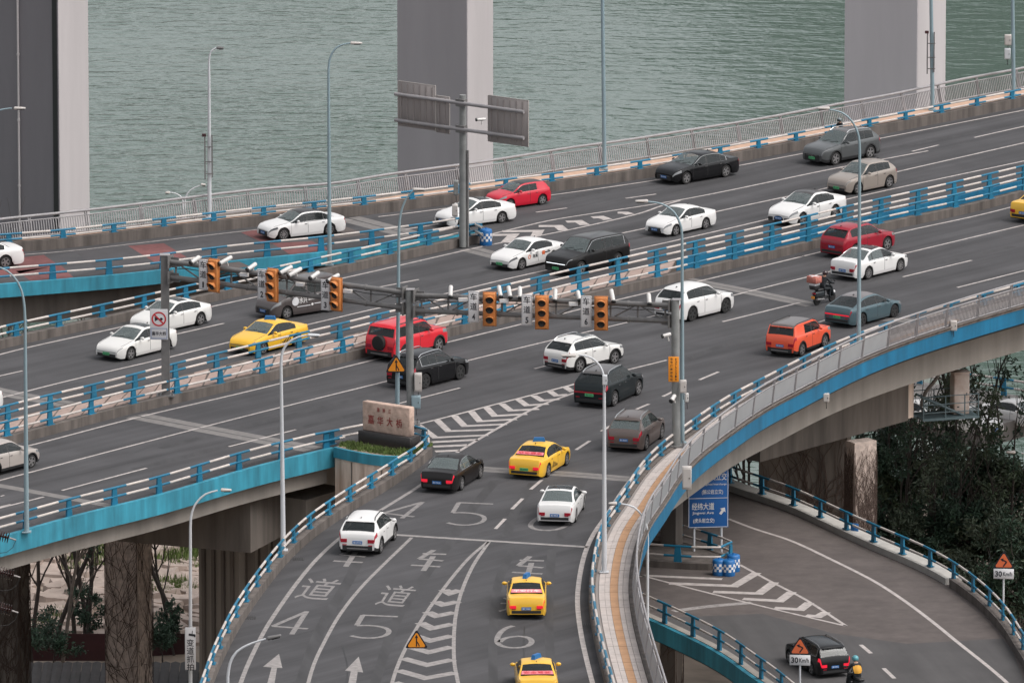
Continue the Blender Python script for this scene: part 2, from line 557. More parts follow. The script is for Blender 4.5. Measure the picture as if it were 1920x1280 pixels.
LF = curve([(-60,916),(0,900),(440,785),(727,714),(880,675),(1033,638),(1227,592),(1377,553),(1560,508),(1697,475),(1920,422),(2000,403)], a=40, b=40, it=16)
D1 = curve([(-60,1024),(0,1009),(150,967),(300,930),(480,877),(627,841)], a=40)
K6 = curve([(390,1312),(409,1259),(427,1220),(450,1176),(480,1131),(510,1090),(548,1045),(590,1007),(652,964),(741,909),(800,866),(811,855)], a=25)
E8R = [P(u, v, 0.45) for u, v in [(1440,765),(1515,727),(1590,687),(1690,645),(1765,620),(1920,574),(2000,552)]]
E8R = offset(even(smooth_curve(E8R), 8), 2.6, 0.0)
L7 = extend(even(smooth_curve([P(u, v) for u, v in [(1125,1330),(1111,1280),(1100,1237),(1090,1192),(1084,1150),(1082,1122),(1086,1085),(1092,1052),(1102,1021),(1117,992),(1135,970),(1170,915),(1200,880),(1230,855)]] + E8R[::8]), 24), 25, 40)
K7 = offset(L7, -0.5)
E8 = offset(L7, -2.6)

# ------------------------------------------------------------ road sheets
Kbo = offset(KB, 0.45)
K3o = offset(K3, 0.45)
K6o = offset(K6, 0.45)
Ao = offset(A_, 0.35, 0.0)
PL = [P(u, v) for u, v in [(630,843),(645,847),(665,851),(702,858),(745,861),(775,858),(795,850)]]
far_outline = dens(K3o, 4) + list(reversed(dens(D2, 4))) + dens(Ao, 4) + list(reversed(dens(R4A, 4)))
near_outline = dens(Kbo, 4) + list(reversed(dens(E8, 3))) + dens(K6o, 3) + list(reversed(PL)) + list(reversed(dens(D1, 4)))
polygon('road', far_outline, 0, M['asphalt'], 'structure')
polygon('road', near_outline, 0, M['asphalt'], 'structure')

deck = thing('bridge_deck', 'concrete road bridge deck with faded blue painted edges carrying the traffic', 'bridge deck', (0, 0, 0))
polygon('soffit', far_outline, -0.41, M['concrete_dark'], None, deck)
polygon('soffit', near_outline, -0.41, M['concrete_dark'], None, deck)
sweep('fascia', dens(D1, 2), rectp(-0.02, 0.22, -0.88, 0.06), M['fascia'], None, deck)
sweep('fascia', dens(D2, 2), rectp(-0.02, 0.22, -0.66, 0.06), M['fascia'], None, deck)
r8f = dens(E8, 2)
sweep('fascia', r8f, rectp(-0.02, 0.16, -0.42, 0.34), M['fascia_deep'], None, deck)
sweep('coping', r8f, rectp(-0.05, 0.30, 0.345, 0.46), M['kerb'], None, deck)
sweep('girder', dens(offset(D1, 0.5), 3), rectp(0, 0.35, -1.75, -0.42), M['concrete'], None, deck)
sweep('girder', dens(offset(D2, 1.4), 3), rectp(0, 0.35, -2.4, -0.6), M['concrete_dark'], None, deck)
sweep('girder', dens(offset(E8, 1.6), 3), rectp(0, 0.4, -2.42, -0.42), M['concrete'], None, deck)
sweep('girder', dens(offset(K6o, -0.3), 3), rectp(-0.4, 0, -1.6, -0.3), M['concrete'], None, deck)
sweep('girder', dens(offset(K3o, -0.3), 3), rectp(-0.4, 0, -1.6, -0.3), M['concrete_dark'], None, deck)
i0 = near_i(R4A, 1225, 495)
sweep('fascia', dens(offset(R4A[i0:], -0.12), 2), rectp(-0.02, 0.15, -0.35, 0.36), M['fascia_deep'], None, deck)
sweep('cable_duct', dens(offset(E8, -0.05), 2), [(-0.05 + 0.04 * math.cos(a), 0.52 + 0.04 * math.sin(a)) for a in (0, 1.57, 3.14, 4.71)], M['kerb'], None, deck)
sweep('drip_pipe', dens(offset(E8, 0.18), 2), rectp(-0.05, 0.03, -0.56, -0.50), M['trim'], None, deck)

# ------------------------------------------------------------ kerbs, pavements, median
sweep('kerb', dens(K1, 2), rectp(0, 0.36, -0.02, 0.55), M['kerb'], 'structure')
sweep('kerb', dens(K3, 2), rectp(0, 0.44, -0.6, 0.45), M['kerb'], 'structure')
sweep('kerb', dens(R4A, 2), rectp(0, 0.22, -0.02, 0.40), M['kerb'], 'structure')
sweep('kerb', dens(KB, 2), rectp(0, 0.42, -0.6, 0.45), M['kerb'], 'structure')
sweep('kerb', dens(K6, 2), rectp(0, 0.42, -0.6, 0.45), M['kerb'], 'structure')
sweep('kerb', dens(K7, 2), rectp(-0.30, 0, -0.02, 0.42), M['kerb'], 'structure')
strip('pavement', offset(K1, 0.36, 0.53), offset(at_z(renum(A_, len(A_)), 0.53), 0.3), M['pavement_peach'], 'structure')
sweep('pavement_edge', dens(A_, 2), rectp(-0.05, 0.33, 0.0, 0.56), M['concrete'], 'structure')

# median: one continuous bed with separate slabs on it
i1 = near_i(R4A, 1245, 491)
mA = offset(R4A[:i1], -0.12)
j1 = near_i(KB, 1262, 522)
mB = offset(KB[:j1], 0.42)
n_med = 150
ma, mb_ = renum(mA, n_med), renum(mB, n_med)
med = strip('median', at_z(ma, 0.40), at_z(mb_, 0.40), M['kerb'], 'structure')
strip('median_side', at_z(ma, 0.40), at_z(ma, -0.6), M['kerb'], 'structure')
L = sum((b - a).length for a, b in zip(ma, ma[1:]))
nsl = int(L / 1.25)
sa, sb = renum(mA, nsl + 1), renum(mB, nsl + 1)
for i in range(nsl):
    if sa[i].x < -38:
        continue
    c = [sa[i].lerp(sa[i + 1], 0.05), sa[i].lerp(sa[i + 1], 0.95), sb[i].lerp(sb[i + 1], 0.95), sb[i].lerp(sb[i + 1], 0.05)]
    mid = (c[0] + c[1] + c[2] + c[3]) / 4
    jit = random.uniform(-0.012, 0.016)
    c = [mid + (q - mid) * 0.97 for q in c]
    vs = [(q.x - mid.x, q.y - mid.y, z) for z in (0, 0.045) for q in c]
    b = MB()
    b.add(vs, [(3, 2, 1, 0), (4, 5, 6, 7), (0, 1, 5, 4), (1, 2, 6, 5), (2, 3, 7, 6), (3, 0, 4, 7)])
    o = b.build('slab', M['slab'], med)
    o.location = (mid.x, mid.y, 0.402 + jit)
    o.rotation_euler = (random.uniform(-0.02, 0.02), random.uniform(-0.02, 0.02), random.uniform(-0.03, 0.03))

# walkway of the curved ramp: bed plus paving tiles in five columns
kin = offset(K7, -0.30)
kout = offset(E8, 0.28)
wk = strip('pavement', at_z(kin, 0.36), at_z(kout, 0.36), M['tile_bed'], 'structure')
a_ = near_i(L7, 1128, 1340)
cols = [(0.10, 0.27, 'tile_white'), (0.275, 0.42, 'tile_white'), (0.425, 0.66, 'tile_orange'), (0.665, 0.80, 'tile_white'), (0.81, 0.97, 'tile_white')]
wi, wo = dens(kin, 1), dens(kout, 1)
tl = 3          # curve steps per tile
end_i = near_i(L7, 1700, 610)
for i in range(a_, end_i, tl):
    for f0, f1, mn in cols:
        q = [wi[i].lerp(wo[i], f0), wi[i].lerp(wo[i], f1), wi[i + tl].lerp(wo[i + tl], f1), wi[i + tl].lerp(wo[i + tl], f0)]
        mid = (q[0] + q[1] + q[2] + q[3]) / 4
        q = [mid + (p - mid) * 0.982 for p in q]
        vs = [(p.x - mid.x, p.y - mid.y, z) for z in (0, 0.035) for p in q]
        b = MB()
        b.add(vs, [(4, 5, 6, 7), (7, 6, 5, 4)][:1] + [(0, 1, 5, 4), (1, 2, 6, 5), (2, 3, 7, 6), (3, 0, 4, 7)])
        o = b.build('tile', M[mn], wk)
        o.location = (mid.x, mid.y, 0.362 + random.uniform(0, 0.006))

# ------------------------------------------------------------ guard rails
_post = {}
def post_mesh(h, w0, w1, base):
    k = (h, w0, w1, base)
    if k not in _post:
        b = MB()
        b.box((0, 0, h / 2), (w0, 0.10, h), taper=w1 / w0)
        if base:
            b.box((0, 0, 0.012), (w0 + 0.12, 0.26, 0.024))
        _post[k] = b.mesh('post')
        _post[k].materials.append(M['rail_blue'])
    return _post[k]
def guard_rail(label, pts, bars, ph, spacing=3.15, phase=None, base=True, r=0.060, w0=0.40, w1=0.27, frac=0.5, name='guard_rail', lo=None, hi=None):
    pts = list(pts)
    if lo is not None or hi is not None:
        pts = pts[lo:hi]
    d = [0.0]
    for p, q in zip(pts, pts[1:]):
        d.append(d[-1] + (q - p).length)
    tot = d[-1]
    s0 = 0.0
    if phase is not None:
        k = min(range(len(pts)), key=lambda i: (pts[i].xy - P(*phase, pts[0].z).xy).length)
        s0 = d[k] % spacing
    def at(s):
        s = min(max(s, 0), tot)
        lo_, hi_ = 0, len(d) - 1
        while hi_ - lo_ > 1:
            m_ = (lo_ + hi_) // 2
            if d[m_] <= s:
                lo_ = m_
            else:
                hi_ = m_
        k = (s - d[lo_]) / max(d[lo_ + 1] - d[lo_], 1e-9)
        p = pts[lo_].lerp(pts[lo_ + 1], k)
        t = tang(pts, lo_)
        return p, t
    root = thing(name, label, 'guard rail', at(tot / 2)[0], group='blue and white guard rails of the interchange')
    o0 = root.location.copy()
    ss = [0.0, tot]
    n = int(tot / spacing) + 2
    ev = []
    for i in range(-1, n + 1):
        c = s0 + i * spacing
        for e in (c - spacing * frac / 2, c + spacing * frac / 2):
            ss.append(e)
        for e in (0.3, 0.7):
            ss.append(c + e * spacing)
    ss = sorted(x for x in ss if 0 <= x <= tot)
    q = [ss[0]]
    for x in ss[1:]:
        if x - q[-1] > 0.02:
            q.append(x)
    mis = []
    for a, b in zip(q, q[1:]):
        ph_ = (((a + b) / 2 - s0) / spacing) % 1.0
        mis.append(0 if (ph_ < frac / 2 or ph_ > 1 - frac / 2) else 1)
    for h in bars:
        b = MB()
        b.tube([at(x)[0] - o0 + Vector((0, 0, h)) for x in q], r, 7, mis=mis)
        me = b.mesh('rail_bar', 60)
        obj('rail_bar', me, root, [M['rail_blue'], M['rail_white']])
    i = 0
    while s0 + i * spacing <= tot:
        p, t = at(s0 + i * spacing)
        o = obj('post', post_mesh(ph, w0, w1, base), root)
        o.location = p - o0
        o.rotation_euler = (0, 0, math.atan2(t.y, t.x))
        i += 1
    return root

guard_rail('low blue and white rail along the far footpath kerb beside the river', offset(K1, 0.18, 0.55), [0.13, 0.42], 0.44, 3.05, (330, 433), w0=0.30, w1=0.26, frac=0.48)
guard_rail('blue and white rail along the far left deck above its blue fascia', offset(D2, 0.3)[:-2], [0.40, 0.82], 0.84, 3.15, (199, 516), base=False)
guard_rail('blue and white rail on the concrete kerb beyond the grey van', offset(K3, 0.22, 0.45)[:-2] + smooth_curve([offset(K3, 0.22, 0.45)[-2], P(902, 450, .45), P(904, 446, .45), P(901, 442, .45), P(893, 441, .45)], .3), [0.26, 0.62], 0.66, 3.15, (204, 595))
guard_rail('tall blue and white rail on the far side of the paved median strip', at_z(R4A, 0.40), [0.37, 0.72], 0.74, 3.15, (250, 729), base=False)
guard_rail('blue and white rail on the near kerb of the paved median strip', offset(KB, 0.2, 0.45), [0.28, 0.68], 0.72, 3.15, (340, 739))
guard_rail('blue and white rail on the near left deck edge above the faded blue fascia', offset(D1, 0.3)[:-1] + [P(634, 838), P(646, 835)], [0.42, 0.84], 0.86, 3.15, (292, 925), base=False)
# nose rail that runs round the planter and down the left edge of the ramp
nose = [P(u, v) for u, v in [(622,838),(640,833),(680,826),(725,818),(772,827),(795,832),(806,843),(803,852)]]
k6r = offset(K6, 0.2, 0.0)
allr = list(even(smooth_curve(nose, 0.4), 3)) + list(reversed(k6r[:-4]))
allr = [Vector((p.x, p.y, 0.45 if i > 28 else 0.15 + 0.30 * min(1, max(0, (i - 14) / 14)))) for i, p in enumerate(allr)]
guard_rail('striped rail curling round the stone monument and down the left edge of the ramp', allr, [0.26, 0.62], 0.66, 3.0, None, frac=0.5)
guard_rail('striped low rail between the ramp lanes and the curved tiled footpath', offset(K7, -0.15, 0.42), [0.2, 0.55], 0.58, 3.1, None, w0=0.26, w1=0.22, r=0.065)

# ------------------------------------------------------------ pedestrian railings
def railing(label, pts, spacing, h, lean, infill, panel_to=None, z=0.5, big=0.075, cat='railing', h2=None):
    q = resample(pts, spacing)
    mid = q[len(q) // 2]
    root = thing('pedestrian_railing', label, cat, (mid.x, mid.y, z))
    def lat(i, off, zz):
        t = tang(q, i)
        n = Vector((-t.y, t.x, 0)) * lean[1]
        return Vector((q[i].x - mid.x, q[i].y - mid.y, zz)) + n * (lean[0] * zz / h + off)
    fine = resample(pts, 1.0)
    def fl(i, off, zz):
        t = tang(fine, i)
        n = Vector((-t.y, t.x, 0)) * lean[1]
        return Vector((fine[i].x - mid.x, fine[i].y - mid.y, zz)) + n * (lean[0] * zz / h + off)
    for nm, zz, r in (('handrail', h, big), ('middle_rail', h2 or h * 0.80, 0.035), ('bottom_rail', 0.10, 0.035)):
        b = MB()
        b.tube([fl(i, 0, zz) for i in range(len(fine))], r, 8)
        obj(nm, b.mesh(nm, 60), root, M['steel'])
    b = MB()
    for s in (-0.06, 0.06):
        b.add([(s - 0.016, -0.05, 0), (s + 0.016, -0.05, 0), (s + 0.016, 0.05, 0), (s - 0.016, 0.05, 0),
               (s - 0.016, lean[0] - 0.05, h), (s + 0.016, lean[0] - 0.05, h), (s + 0.016, lean[0] + 0.04, h), (s - 0.016, lean[0] + 0.04, h)],
              [(3, 2, 1, 0), (4, 5, 6, 7), (0, 1, 5, 4), (1, 2, 6, 5), (2, 3, 7, 6), (3, 0, 4, 7)])
    b.box((0, lean[0] * 0.8, h * 0.86), (0.16, 0.04, 0.05))
    pm = b.mesh('post')
    pm.materials.append(M['steel'])
    for i in range(len(q)):
        o = obj('post', pm, root)
        o.location = Vector((q[i].x - mid.x, q[i].y - mid.y, 0))
        t = tang(q, i)
        o.rotation_euler = (0, 0, math.atan2(t.y, t.x) + (0 if lean[1] > 0 else math.pi))
    if infill:
        bars = resample(pts, infill)
        b = MB()
        hh = (h2 or h * 0.80)
        for i in range(len(bars)):
            t = tang(bars, i)
            n = Vector((-t.y, t.x, 0)) * lean[1]
            p = Vector((bars[i].x - mid.x, bars[i].y - mid.y, 0))
            if panel_to and not panel_to(bars[i]):
                continue
            a0 = p + n * (lean[0] * 0.1 / h) + Vector((0, 0, 0.1))
            a1 = p + n * (lean[0] * hh / h) + Vector((0, 0, hh))
            w = t * 0.022
            e = n * 0.018
            vs = [a0 - w - e, a0 + w - e, a0 + w + e, a0 - w + e, a1 - w - e, a1 + w - e, a1 + w + e, a1 - w + e]
            b.add(vs, [(0, 1, 5, 4), (1, 2, 6, 5), (2, 3, 7, 6), (3, 0, 4, 7)])
        b.build('infill_bars', M['steel'], root, 'stuff')
    if panel_to:
        hh = (h2 or h * 0.80)
        for i in range(len(q) - 1):
            if panel_to(q[i]):
                continue
            t = tang(q, i)
            a0, a1 = lat(i, 0, 0.15), lat(i + 1, 0, 0.15)
            b0, b1 = lat(i, 0, hh - 0.05), lat(i + 1, 0, hh - 0.05)
            e = Vector((-t.y, t.x, 0)) * 0.012
            d = (a1 - a0).normalized() * 0.12
            vs = [a0 + d - e, a1 - d - e, b1 - d - e, b0 + d - e, a0 + d + e, a1 - d + e, b1 - d + e, b0 + d + e]
            b = MB()
            b.add(vs, [(0, 1, 2, 3), (7, 6, 5, 4), (0, 4, 5, 1), (1, 5, 6, 2), (2, 6, 7, 3), (3, 7, 4, 0)])
            b.build('infill_panel', M['panel_grey'], root)
    return root
railing('long grey railing leaning outwards along the far riverside footpath', A_, 3.35, 1.15, (0.28, 1), 0.145, z=0.55)
lim = P(1640, 668).x
railing('curved grey railing with infill panels on the outer edge of the tiled footpath', [Vector((p.x, p.y, 0)) for p in offset(E8, 0.12)], 3.0, 1.32, (0.16, -1), 0.13, panel_to=lambda p: p.x > lim, z=0.46, big=0.05, h2=1.02)

# ------------------------------------------------------------ road markings
Z1, Z2 = 0.004, 0.008
def ribbon(name, pts, w, z=Z1, m='marking', zb=None):
    k = [Vector((p.x, p.y, z if zb is None else zb + z)) for p in pts]
    return strip(name, offset(k, w / 2), offset(k, -w / 2), M[m], 'structure')
def seg(px, w=0.16, z0=0.0, z=Z1, m='marking', name='lane_line', step=0.8):
    k = smooth_curve([P(u, v, z0) for u, v in px], step) if len(px) > 2 else resample([P(u, v, z0) for u, v in px], step)
    return ribbon(name, k, w, z0 + z, m)
ribbon('lane_line', offset(K1, -0.75)[near_i(K1, 690, 403):], 0.16)
ribbon('lane_line', offset(K1, -0.75)[:near_i(K1, 660, 405)], 0.16, m='marking_worn')
ribbon('lane_line', offset(K3, -0.75), 0.16)
ribbon('lane_line', LC, 0.16)
ribbon('lane_line', LE, 0.16)
ribbon('lane_line', LF, 0.15)
ribbon('lane_line', L7, 0.22)
seg([(905,443),(980,425),(1033,413),(1280,374),(1570,315),(1740,283)])
seg([(1827,258),(1925,236)])
seg([(1005,398),(1063,390)]); seg([(1173,372),(1230,364)]); seg([(760,430),(822,420)])
seg([(1710,224+60),(1760,272)])
seg([(905,462),(940,455),(1057,433),(1200,400),(1240,386),(1275,376)])
seg([(1167,437),(1210,428),(1343,397),(1553,352),(1683,322),(1920,268),(1990,252)])
seg([(1940,231),(1990,220)])
for a, b in [((332,626),(420,606)), ((-60,718),(42,695)), ((712,538),(785,524)), ((560,577),(625,561)), ((-60,935+30),(20,945)),
             ((116,919),(275,877)), ((429,837),(555,805)), ((733,760),(862,727)), ((1002,691),(1110,664)), ((1355,603),(1500,567)), ((1693,519),(1822,488)),
             ((1177,693),(1250,675)), ((1535,604),(1550,599)), ((1795,539),(1922,507)), ((-40,962),(82,931)), ((1475,625),(1500,616))]:
    seg([a, b], 0.15)
for a, b in [((929,991),(947,972)), ((960,954),(980,934)), ((995,917),(1016,899)), ((1038,880),(1058,863)), ((1080,843),(1106,826)), ((1128,808),(1150,795)),
             ((1193,767),(1217,757)), ((1243,743),(1262,734)), ((1311,712),(1347,697))]:
    seg([a, b], 0.17)
# near gore
seg([(775,797),(840,781),(920,760),(1077,720),(1105,712)], 0.18)
seg([(853,850),(927,806),(1015,759),(1075,737),(1105,726)], 0.18)
def chevron(px, w=0.36, z0=0.0, pm='marking'):
    a, b, c = [P(u, v, z0) for u, v in px]
    d1, d2 = (b - a).normalized(), (c - b).normalized()
    n1, n2 = Vector((-d1.y, d1.x, 0)), Vector((-d2.y, d2.x, 0))
    mm = (n1 + n2)
    mm = mm / max(mm.dot(n1), 0.35)
    h = w / 2
    vs = [a + n1 * h, b + mm * h, c + n2 * h, a - n1 * h, b - mm * h, c - n2 * h]
    vs = [(v.x, v.y, z0 + Z1 + 0.0015) for v in vs]
    b_ = MB()
    b_.add(vs, [(0, 3, 4, 1), (1, 4, 5, 2)])
    return b_.build('gore_chevron', M[pm], None, 'structure')
def z4(x, y): return (840 + x / 4, 660 + y / 4)
for c in [[(873,258),(925,290),(950,285)], [(762,292),(812,326),(900,318)], [(642,326),(706,364),(835,352)], [(525,352),(590,399),(752,388)], [(402,386),(470,438),(682,426)],
          [(286,412),(350,478),(592,464)], [(172,442),(238,518),(515,503)], [(46,476),(124,554),(440,540)], [(-84,508),(4,592),(360,580)], [(-225,545),(-96,640),(300,622)]]:
    chevron([z4(*p) for p in c])
for a, b in [((803,829),(896,824)), ((812,837),(877,834)), ((816,846),(862,844))]:
    seg([a, b], 0.40, name='gore_bar')
# far gore
for c in [[(913,441),(963,440),(948,455)], [(942,434),(1010,433),(1004,443)], [(1010,424),(1047,424),(1057,432)], [(1062,416),(1085,415),(1097,422)], [(1110,408),(1127,407),(1140,412)], [(1158,399),(1172,399),(1182,402)]]:
    chevron(c, 0.55)
# ramp lines
seg([(741,1002),(880,1011),(1102,1025)], 0.32, name='stop_line', m='marking_ramp')
seg([(772,1007),(745,1033),(720,1057),(676,1102),(637,1152),(608,1203),(590,1241),(578,1280),(570,1330)], 0.17, m='marking_ramp')
seg([(915,1015),(880,1045),(830,1105),(795,1155),(768,1200),(747,1244),(735,1280),(724,1330)], 0.17, m='marking_ramp')
seg([(917,1015),(887,1060),(865,1110),(855,1150),(851,1195),(852,1242),(859,1280),(868,1330)], 0.17, m='marking_ramp')
ribbon('lane_line', offset(K6, -1.15), 0.2, m='marking_ramp')
def z6(x, y): return (400 + x / 3.368, 900 + y / 3.368)
for c in [[(1455,690),(1495,712),(1560,692)], [(1400,765),(1450,785),(1545,765)], [(1350,830),(1408,856),(1525,833)], [(1305,898),(1380,934),(1515,906)], [(1272,980),(1370,1012),(1510,980)],
          [(1230,1048),(1360,1085),(1507,1050)], [(1195,1122),(1350,1165),(1512,1130)], [(1165,1198),(1340,1248),(1528,1214)], [(1140,1275),(1330,1330),(1545,1300)]]:
    chevron([z6(*p) for p in c], 0.55, pm='marking_ramp')

# painted characters and arrows
def ground_glyph(body, px, bold=0.0, m='marking_char', z0=0.0, name='road_character'):
    """px: bottom-left, bottom-right, top-right, top-left corner of the character on the road"""
    me, d = centred(text_mesh(body, 1.0, bold))
    q = [P(u, v, z0) for u, v in px]
    n = len(me.vertices)
    co = np.empty(n * 3)
    me.vertices.foreach_get('co', co)
    co = co.reshape(-1, 3)
    u = co[:, 0] / d[0] + 0.5
    v = co[:, 1] / d[1] + 0.5
    pos = (np.outer((1 - u) * (1 - v), q[0]) + np.outer(u * (1 - v), q[1]) + np.outer(u * v, q[2]) + np.outer((1 - u) * v, q[3]))
    pos[:, 2] = z0 + Z1
    me.vertices.foreach_set('co', pos.ravel())
    me.update()
    return obj(name, me, None, M[m], 'structure')
def ground_strokes(strokes, w, name='road_character', m='marking_char'):
    mb = MB()
    for k, st in enumerate(strokes):
        pts = resample(smooth_curve([P(u, v) for u, v in st], 0.3), 0.3) if len(st) > 3 else [P(u, v) for u, v in st]
        n = len(pts)
        a = offset(pts, w / 2)
        b = offset(pts, -w / 2)
        z = Z1 + 0.0012 * k
        mb.add([(p.x, p.y, z) for p in a] + [(p.x, p.y, z) for p in b], [(i, i + 1, n + i + 1, n + i) for i in range(n - 1)])
    return mb.build(name, M[m], None, 'structure')
# figures 4 5 6
ground_strokes([[z6(375,920), z6(585,830)], [z6(372,920), z6(597,937)], [z6(590,826), z6(495,972)]], 0.24)
ground_strokes([[z6(1080,205), z6(1322,137)], [z6(1075,207), z6(1268,230)], [z6(1322,137), z6(1190,240)]], 0.22)
def five(ox, oy, s=1.0):
    f = lambda x, y: z6(ox + x * s, oy + y * s)
    return [[f(295,10), f(70,0)], [f(75,0), f(35,65)], [f(35,67), f(90,65), f(165,70), f(225,85), f(240,105), f(215,130), f(140,145), f(60,143), f(0,130)]]
ground_strokes(five(870, 850), 0.24)
ground_strokes(five(1478, 140, 0.98), 0.22)
def zb(x, y): return (840 + x / 4, 960 + y / 4)
ground_strokes([[zb(490,850), zb(430,870), zb(385,910), zb(368,960), zb(380,990), zb(430,1010), zb(510,1016), zb(590,1005), zb(628,975), zb(615,945), zb(560,928), zb(490,930), zb(420,945), zb(388,972)]], 0.26)
ground_strokes([[zb(720,20), zb(660,50), zb(622,85), zb(622,110), zb(660,128), zb(740,136), zb(810,130), zb(870,110), zb(900,85), zb(860,60), zb(780,55)]], 0.24)
def q4(f, *p): return [f(*x) for x in p]
ground_glyph('道', q4(z6, (505,742), (715,758), (830,630), (600,610)))
ground_glyph('道', q4(z6, (1015,785), (1200,800), (1300,672), (1090,655)))
ground_glyph('道', q4(zb, (375,745), (680,748), (700,640), (405,632)))
def che(f, x0, y0, sx, sy, sh):
    g = lambda x, y: f(x0 + x * sx + (1 - y) * sh, y0 + y * sy)
    return [[g(0.18,0.17), g(0.98,0.20)], [g(0.50,0.0), g(0.16,0.42)], [g(0.16,0.42), g(0.98,0.52)], [g(-0.02,0.72), g(0.98,0.80)], [g(0.58,0.30), g(0.48,1.0)]]
ground_strokes(che(z6, 1235, 440, 190, 132, 62), 0.26)
ground_strokes(che(z6, 745, 415, 190, 130, 60), 0.26)
ground_strokes(che(zb, 480, 330, 228, 165, 20), 0.26)
def arrow(px):
    b = MB()
    b.add([(P(u, v).x, P(u, v).y, Z1) for u, v in px], [tuple(range(len(px)))])
    return b.build('road_arrow', M['marking_ramp'], None, 'structure')
arrow([z6(x, y) for x, y in [(415,1094),(436,1184),(402,1184),(385,1290),(372,1420),(318,1420),(338,1290),(368,1180),(314,1176)]])
arrow([z6(x, y) for x, y in [(918,1112),(946,1212),(912,1208),(898,1300),(888,1420),(836,1420),(848,1300),(868,1205),(832,1200)]])
seg([(1,1160-230),(8,928)], 0.1)

# expansion joints and repaired strips
M['joint'] = mat('joint_concrete', (0.185, 0.172, 0.165), 0.85, var=0.2, vscale=3)
def joint(px, w=0.85, dark=True):
    seg(px, w, m='joint', name='expansion_joint', z=0.0022)
    if dark:
        seg(px, 0.09, m='trim', name='joint_gap', z=0.0055)
joint([(255,779),(470,820),(588,842)], 1.4)
joint([(-30,905),(0,910),(207,948)], 0.6, False)
joint([(-40,724),(0,734),(150,762)], 1.3)
joint([(1285,524),(1400,546),(1525,572)], 1.1)
joint([(812,868),(907,879),(1060,888),(1185,898)], 1.1)
joint([(652,409),(775,441)], 1.6)
joint([(878,466),(960,487)], 1.3)
joint([(1640,597),(1715,602)], 0.9)
def patch(px, m, z0=0.0, zz=0.002):
    b = MB()
    b.add([(P(u, v, z0).x, P(u, v, z0).y, z0 + zz) for u, v in px], [tuple(range(len(px)))])
    return b.build('red_paving', M[m], None, 'structure')
patch([(10,486),(82,478),(110,497),(40,512),(-30,520)], 'red_paving')
patch([(240,461),(307,456),(350,482),(290,492)], 'red_paving')
patch([(30,508),(115,498),(138,520),(60,528)], 'red_paving')
patch([(452,436),(480,430),(528,452),(500,458)], 'red_paving')
patch([(510,456),(585,452),(620,468),(545,478)], 'red_paving')
patch([(360,486),(420,478),(470,500),(400,508)], 'asphalt_old')
patch([(560,432),(640,422),(690,440),(610,450)], 'asphalt_old')
M['asphalt_new'] = mat('dark_asphalt_patch', (0.062, 0.058, 0.061), 0.9, var=0.2, vscale=1.0)
patch([(140,472),(240,462),(288,492),(180,502)], 'asphalt_new')
patch([(350,450),(450,438),(498,460),(395,474)], 'asphalt_new')

# drain gratings beside the kerbs
M['grating'] = mat('iron_grating', (0.03, 0.028, 0.027), 0.6)
for u, v in [(1102, 1170), (1190, 895), (560, 1048), (470, 1158), (300, 760), (700, 665), (1100, 568), (240, 606), (700, 492), (1500, 480)]:
    c = P(u, v)
    b = MB()
    for k in range(5):
        b.box((c.x - .2 + .1 * k, c.y, .008), (.05, .5, .012), RD(0))
    o = b.build('drain_grating', M['grating'], None, 'structure')
# dark wear bands and sealed cracks
M['wear'] = mat('dark_wear_band', (0.050, 0.048, 0.050), 0.8, var=0.35, vscale=1.2, stretch=(RD(100), 0.2))
for px, w in [([(690,1010),(655,1085),(600,1180),(560,1290)], .5), ([(850,1010),(800,1075),(745,1160),(700,1290)], .45), ([(960,1030),(935,1090),(925,1180),(925,1300)], .4), ([(1035,1030),(1030,1100),(1030,1200),(1040,1300)], .4),
              ([(930,900),(880,960),(850,1005)], .5), ([(1000,905),(965,960),(950,1005)], .45), ([(1090,905),(1065,960),(1050,1010)], .4), ([(300,840),(600,764),(900,690),(1100,640)], .45), ([(250,880),(420,838),(700,768)], .5),
              ([(150,735),(420,668),(680,606),(900,556)], .5), ([(700,560),(900,512),(1100,466),(1300,424)], .45), ([(1250,620),(1450,570),(1700,508),(1900,462)], .5), ([(1050,372),(1300,335),(1600,290),(1850,245)], .45), ([(1250,690),(1350,650),(1500,610)], .5)]:
    seg(px, w, m='wear', name='road_wear', z=0.0012)
M['crack'] = mat('tar_sealed_crack', (0.022, 0.021, 0.022), 0.6)
rc = random.Random(21)
for px in [[(850,1128),(940,1126)], [(470,1225),(520,1228),(560,1224)], [(985,1175),(982,1230),(985,1300)], [(700,880),(760,874)], [(1330,640),(1400,632),(1460,640)], [(560,800),(600,790),(640,796)], [(1180,880),(1110,905),(1040,912)], [(640,1210),(650,1250),(646,1300)], [(1000,640),(1060,622)], [(250,850),(300,832),(330,836)]]:
    seg([(u + rc.uniform(-2, 2), v + rc.uniform(-1, 1)) for u, v in px], .05, m='crack', name='road_crack', z=0.0018)

# ============================================================ lower ramp at the right
ZL = -7.0
K9 = curve([(1180,862),(1280,888),(1370,922),(1475,958),(1560,997),(1639,1033),(1719,1067),(1770,1094),(1799,1113),(1839,1145),(1878,1187),(1905,1230),(1920,1253),(1945,1310)], z=ZL, a=20, b=20)
R10 = curve([(1100,1108),(1190,1147),(1244,1171),(1291,1193),(1334,1214),(1373,1237),(1406,1262),(1450,1292),(1490,1325)], z=ZL, a=25, b=25)
low_outline = dens(offset(K9, 0.9), 3) + list(reversed(dens(offset(R10, -0.3), 3)))
polygon('road', low_outline, ZL, M['asphalt_old'], 'structure')
ramp = thing('ramp_deck', 'lower curved ramp deck with dark blue fascia passing under the footpath', 'ramp deck', (0, 0, ZL))
sweep('fascia', dens(offset(R10, -0.3), 2), rectp(-0.02, 0.2, -0.75, 0.1), M['fascia'], None, ramp)
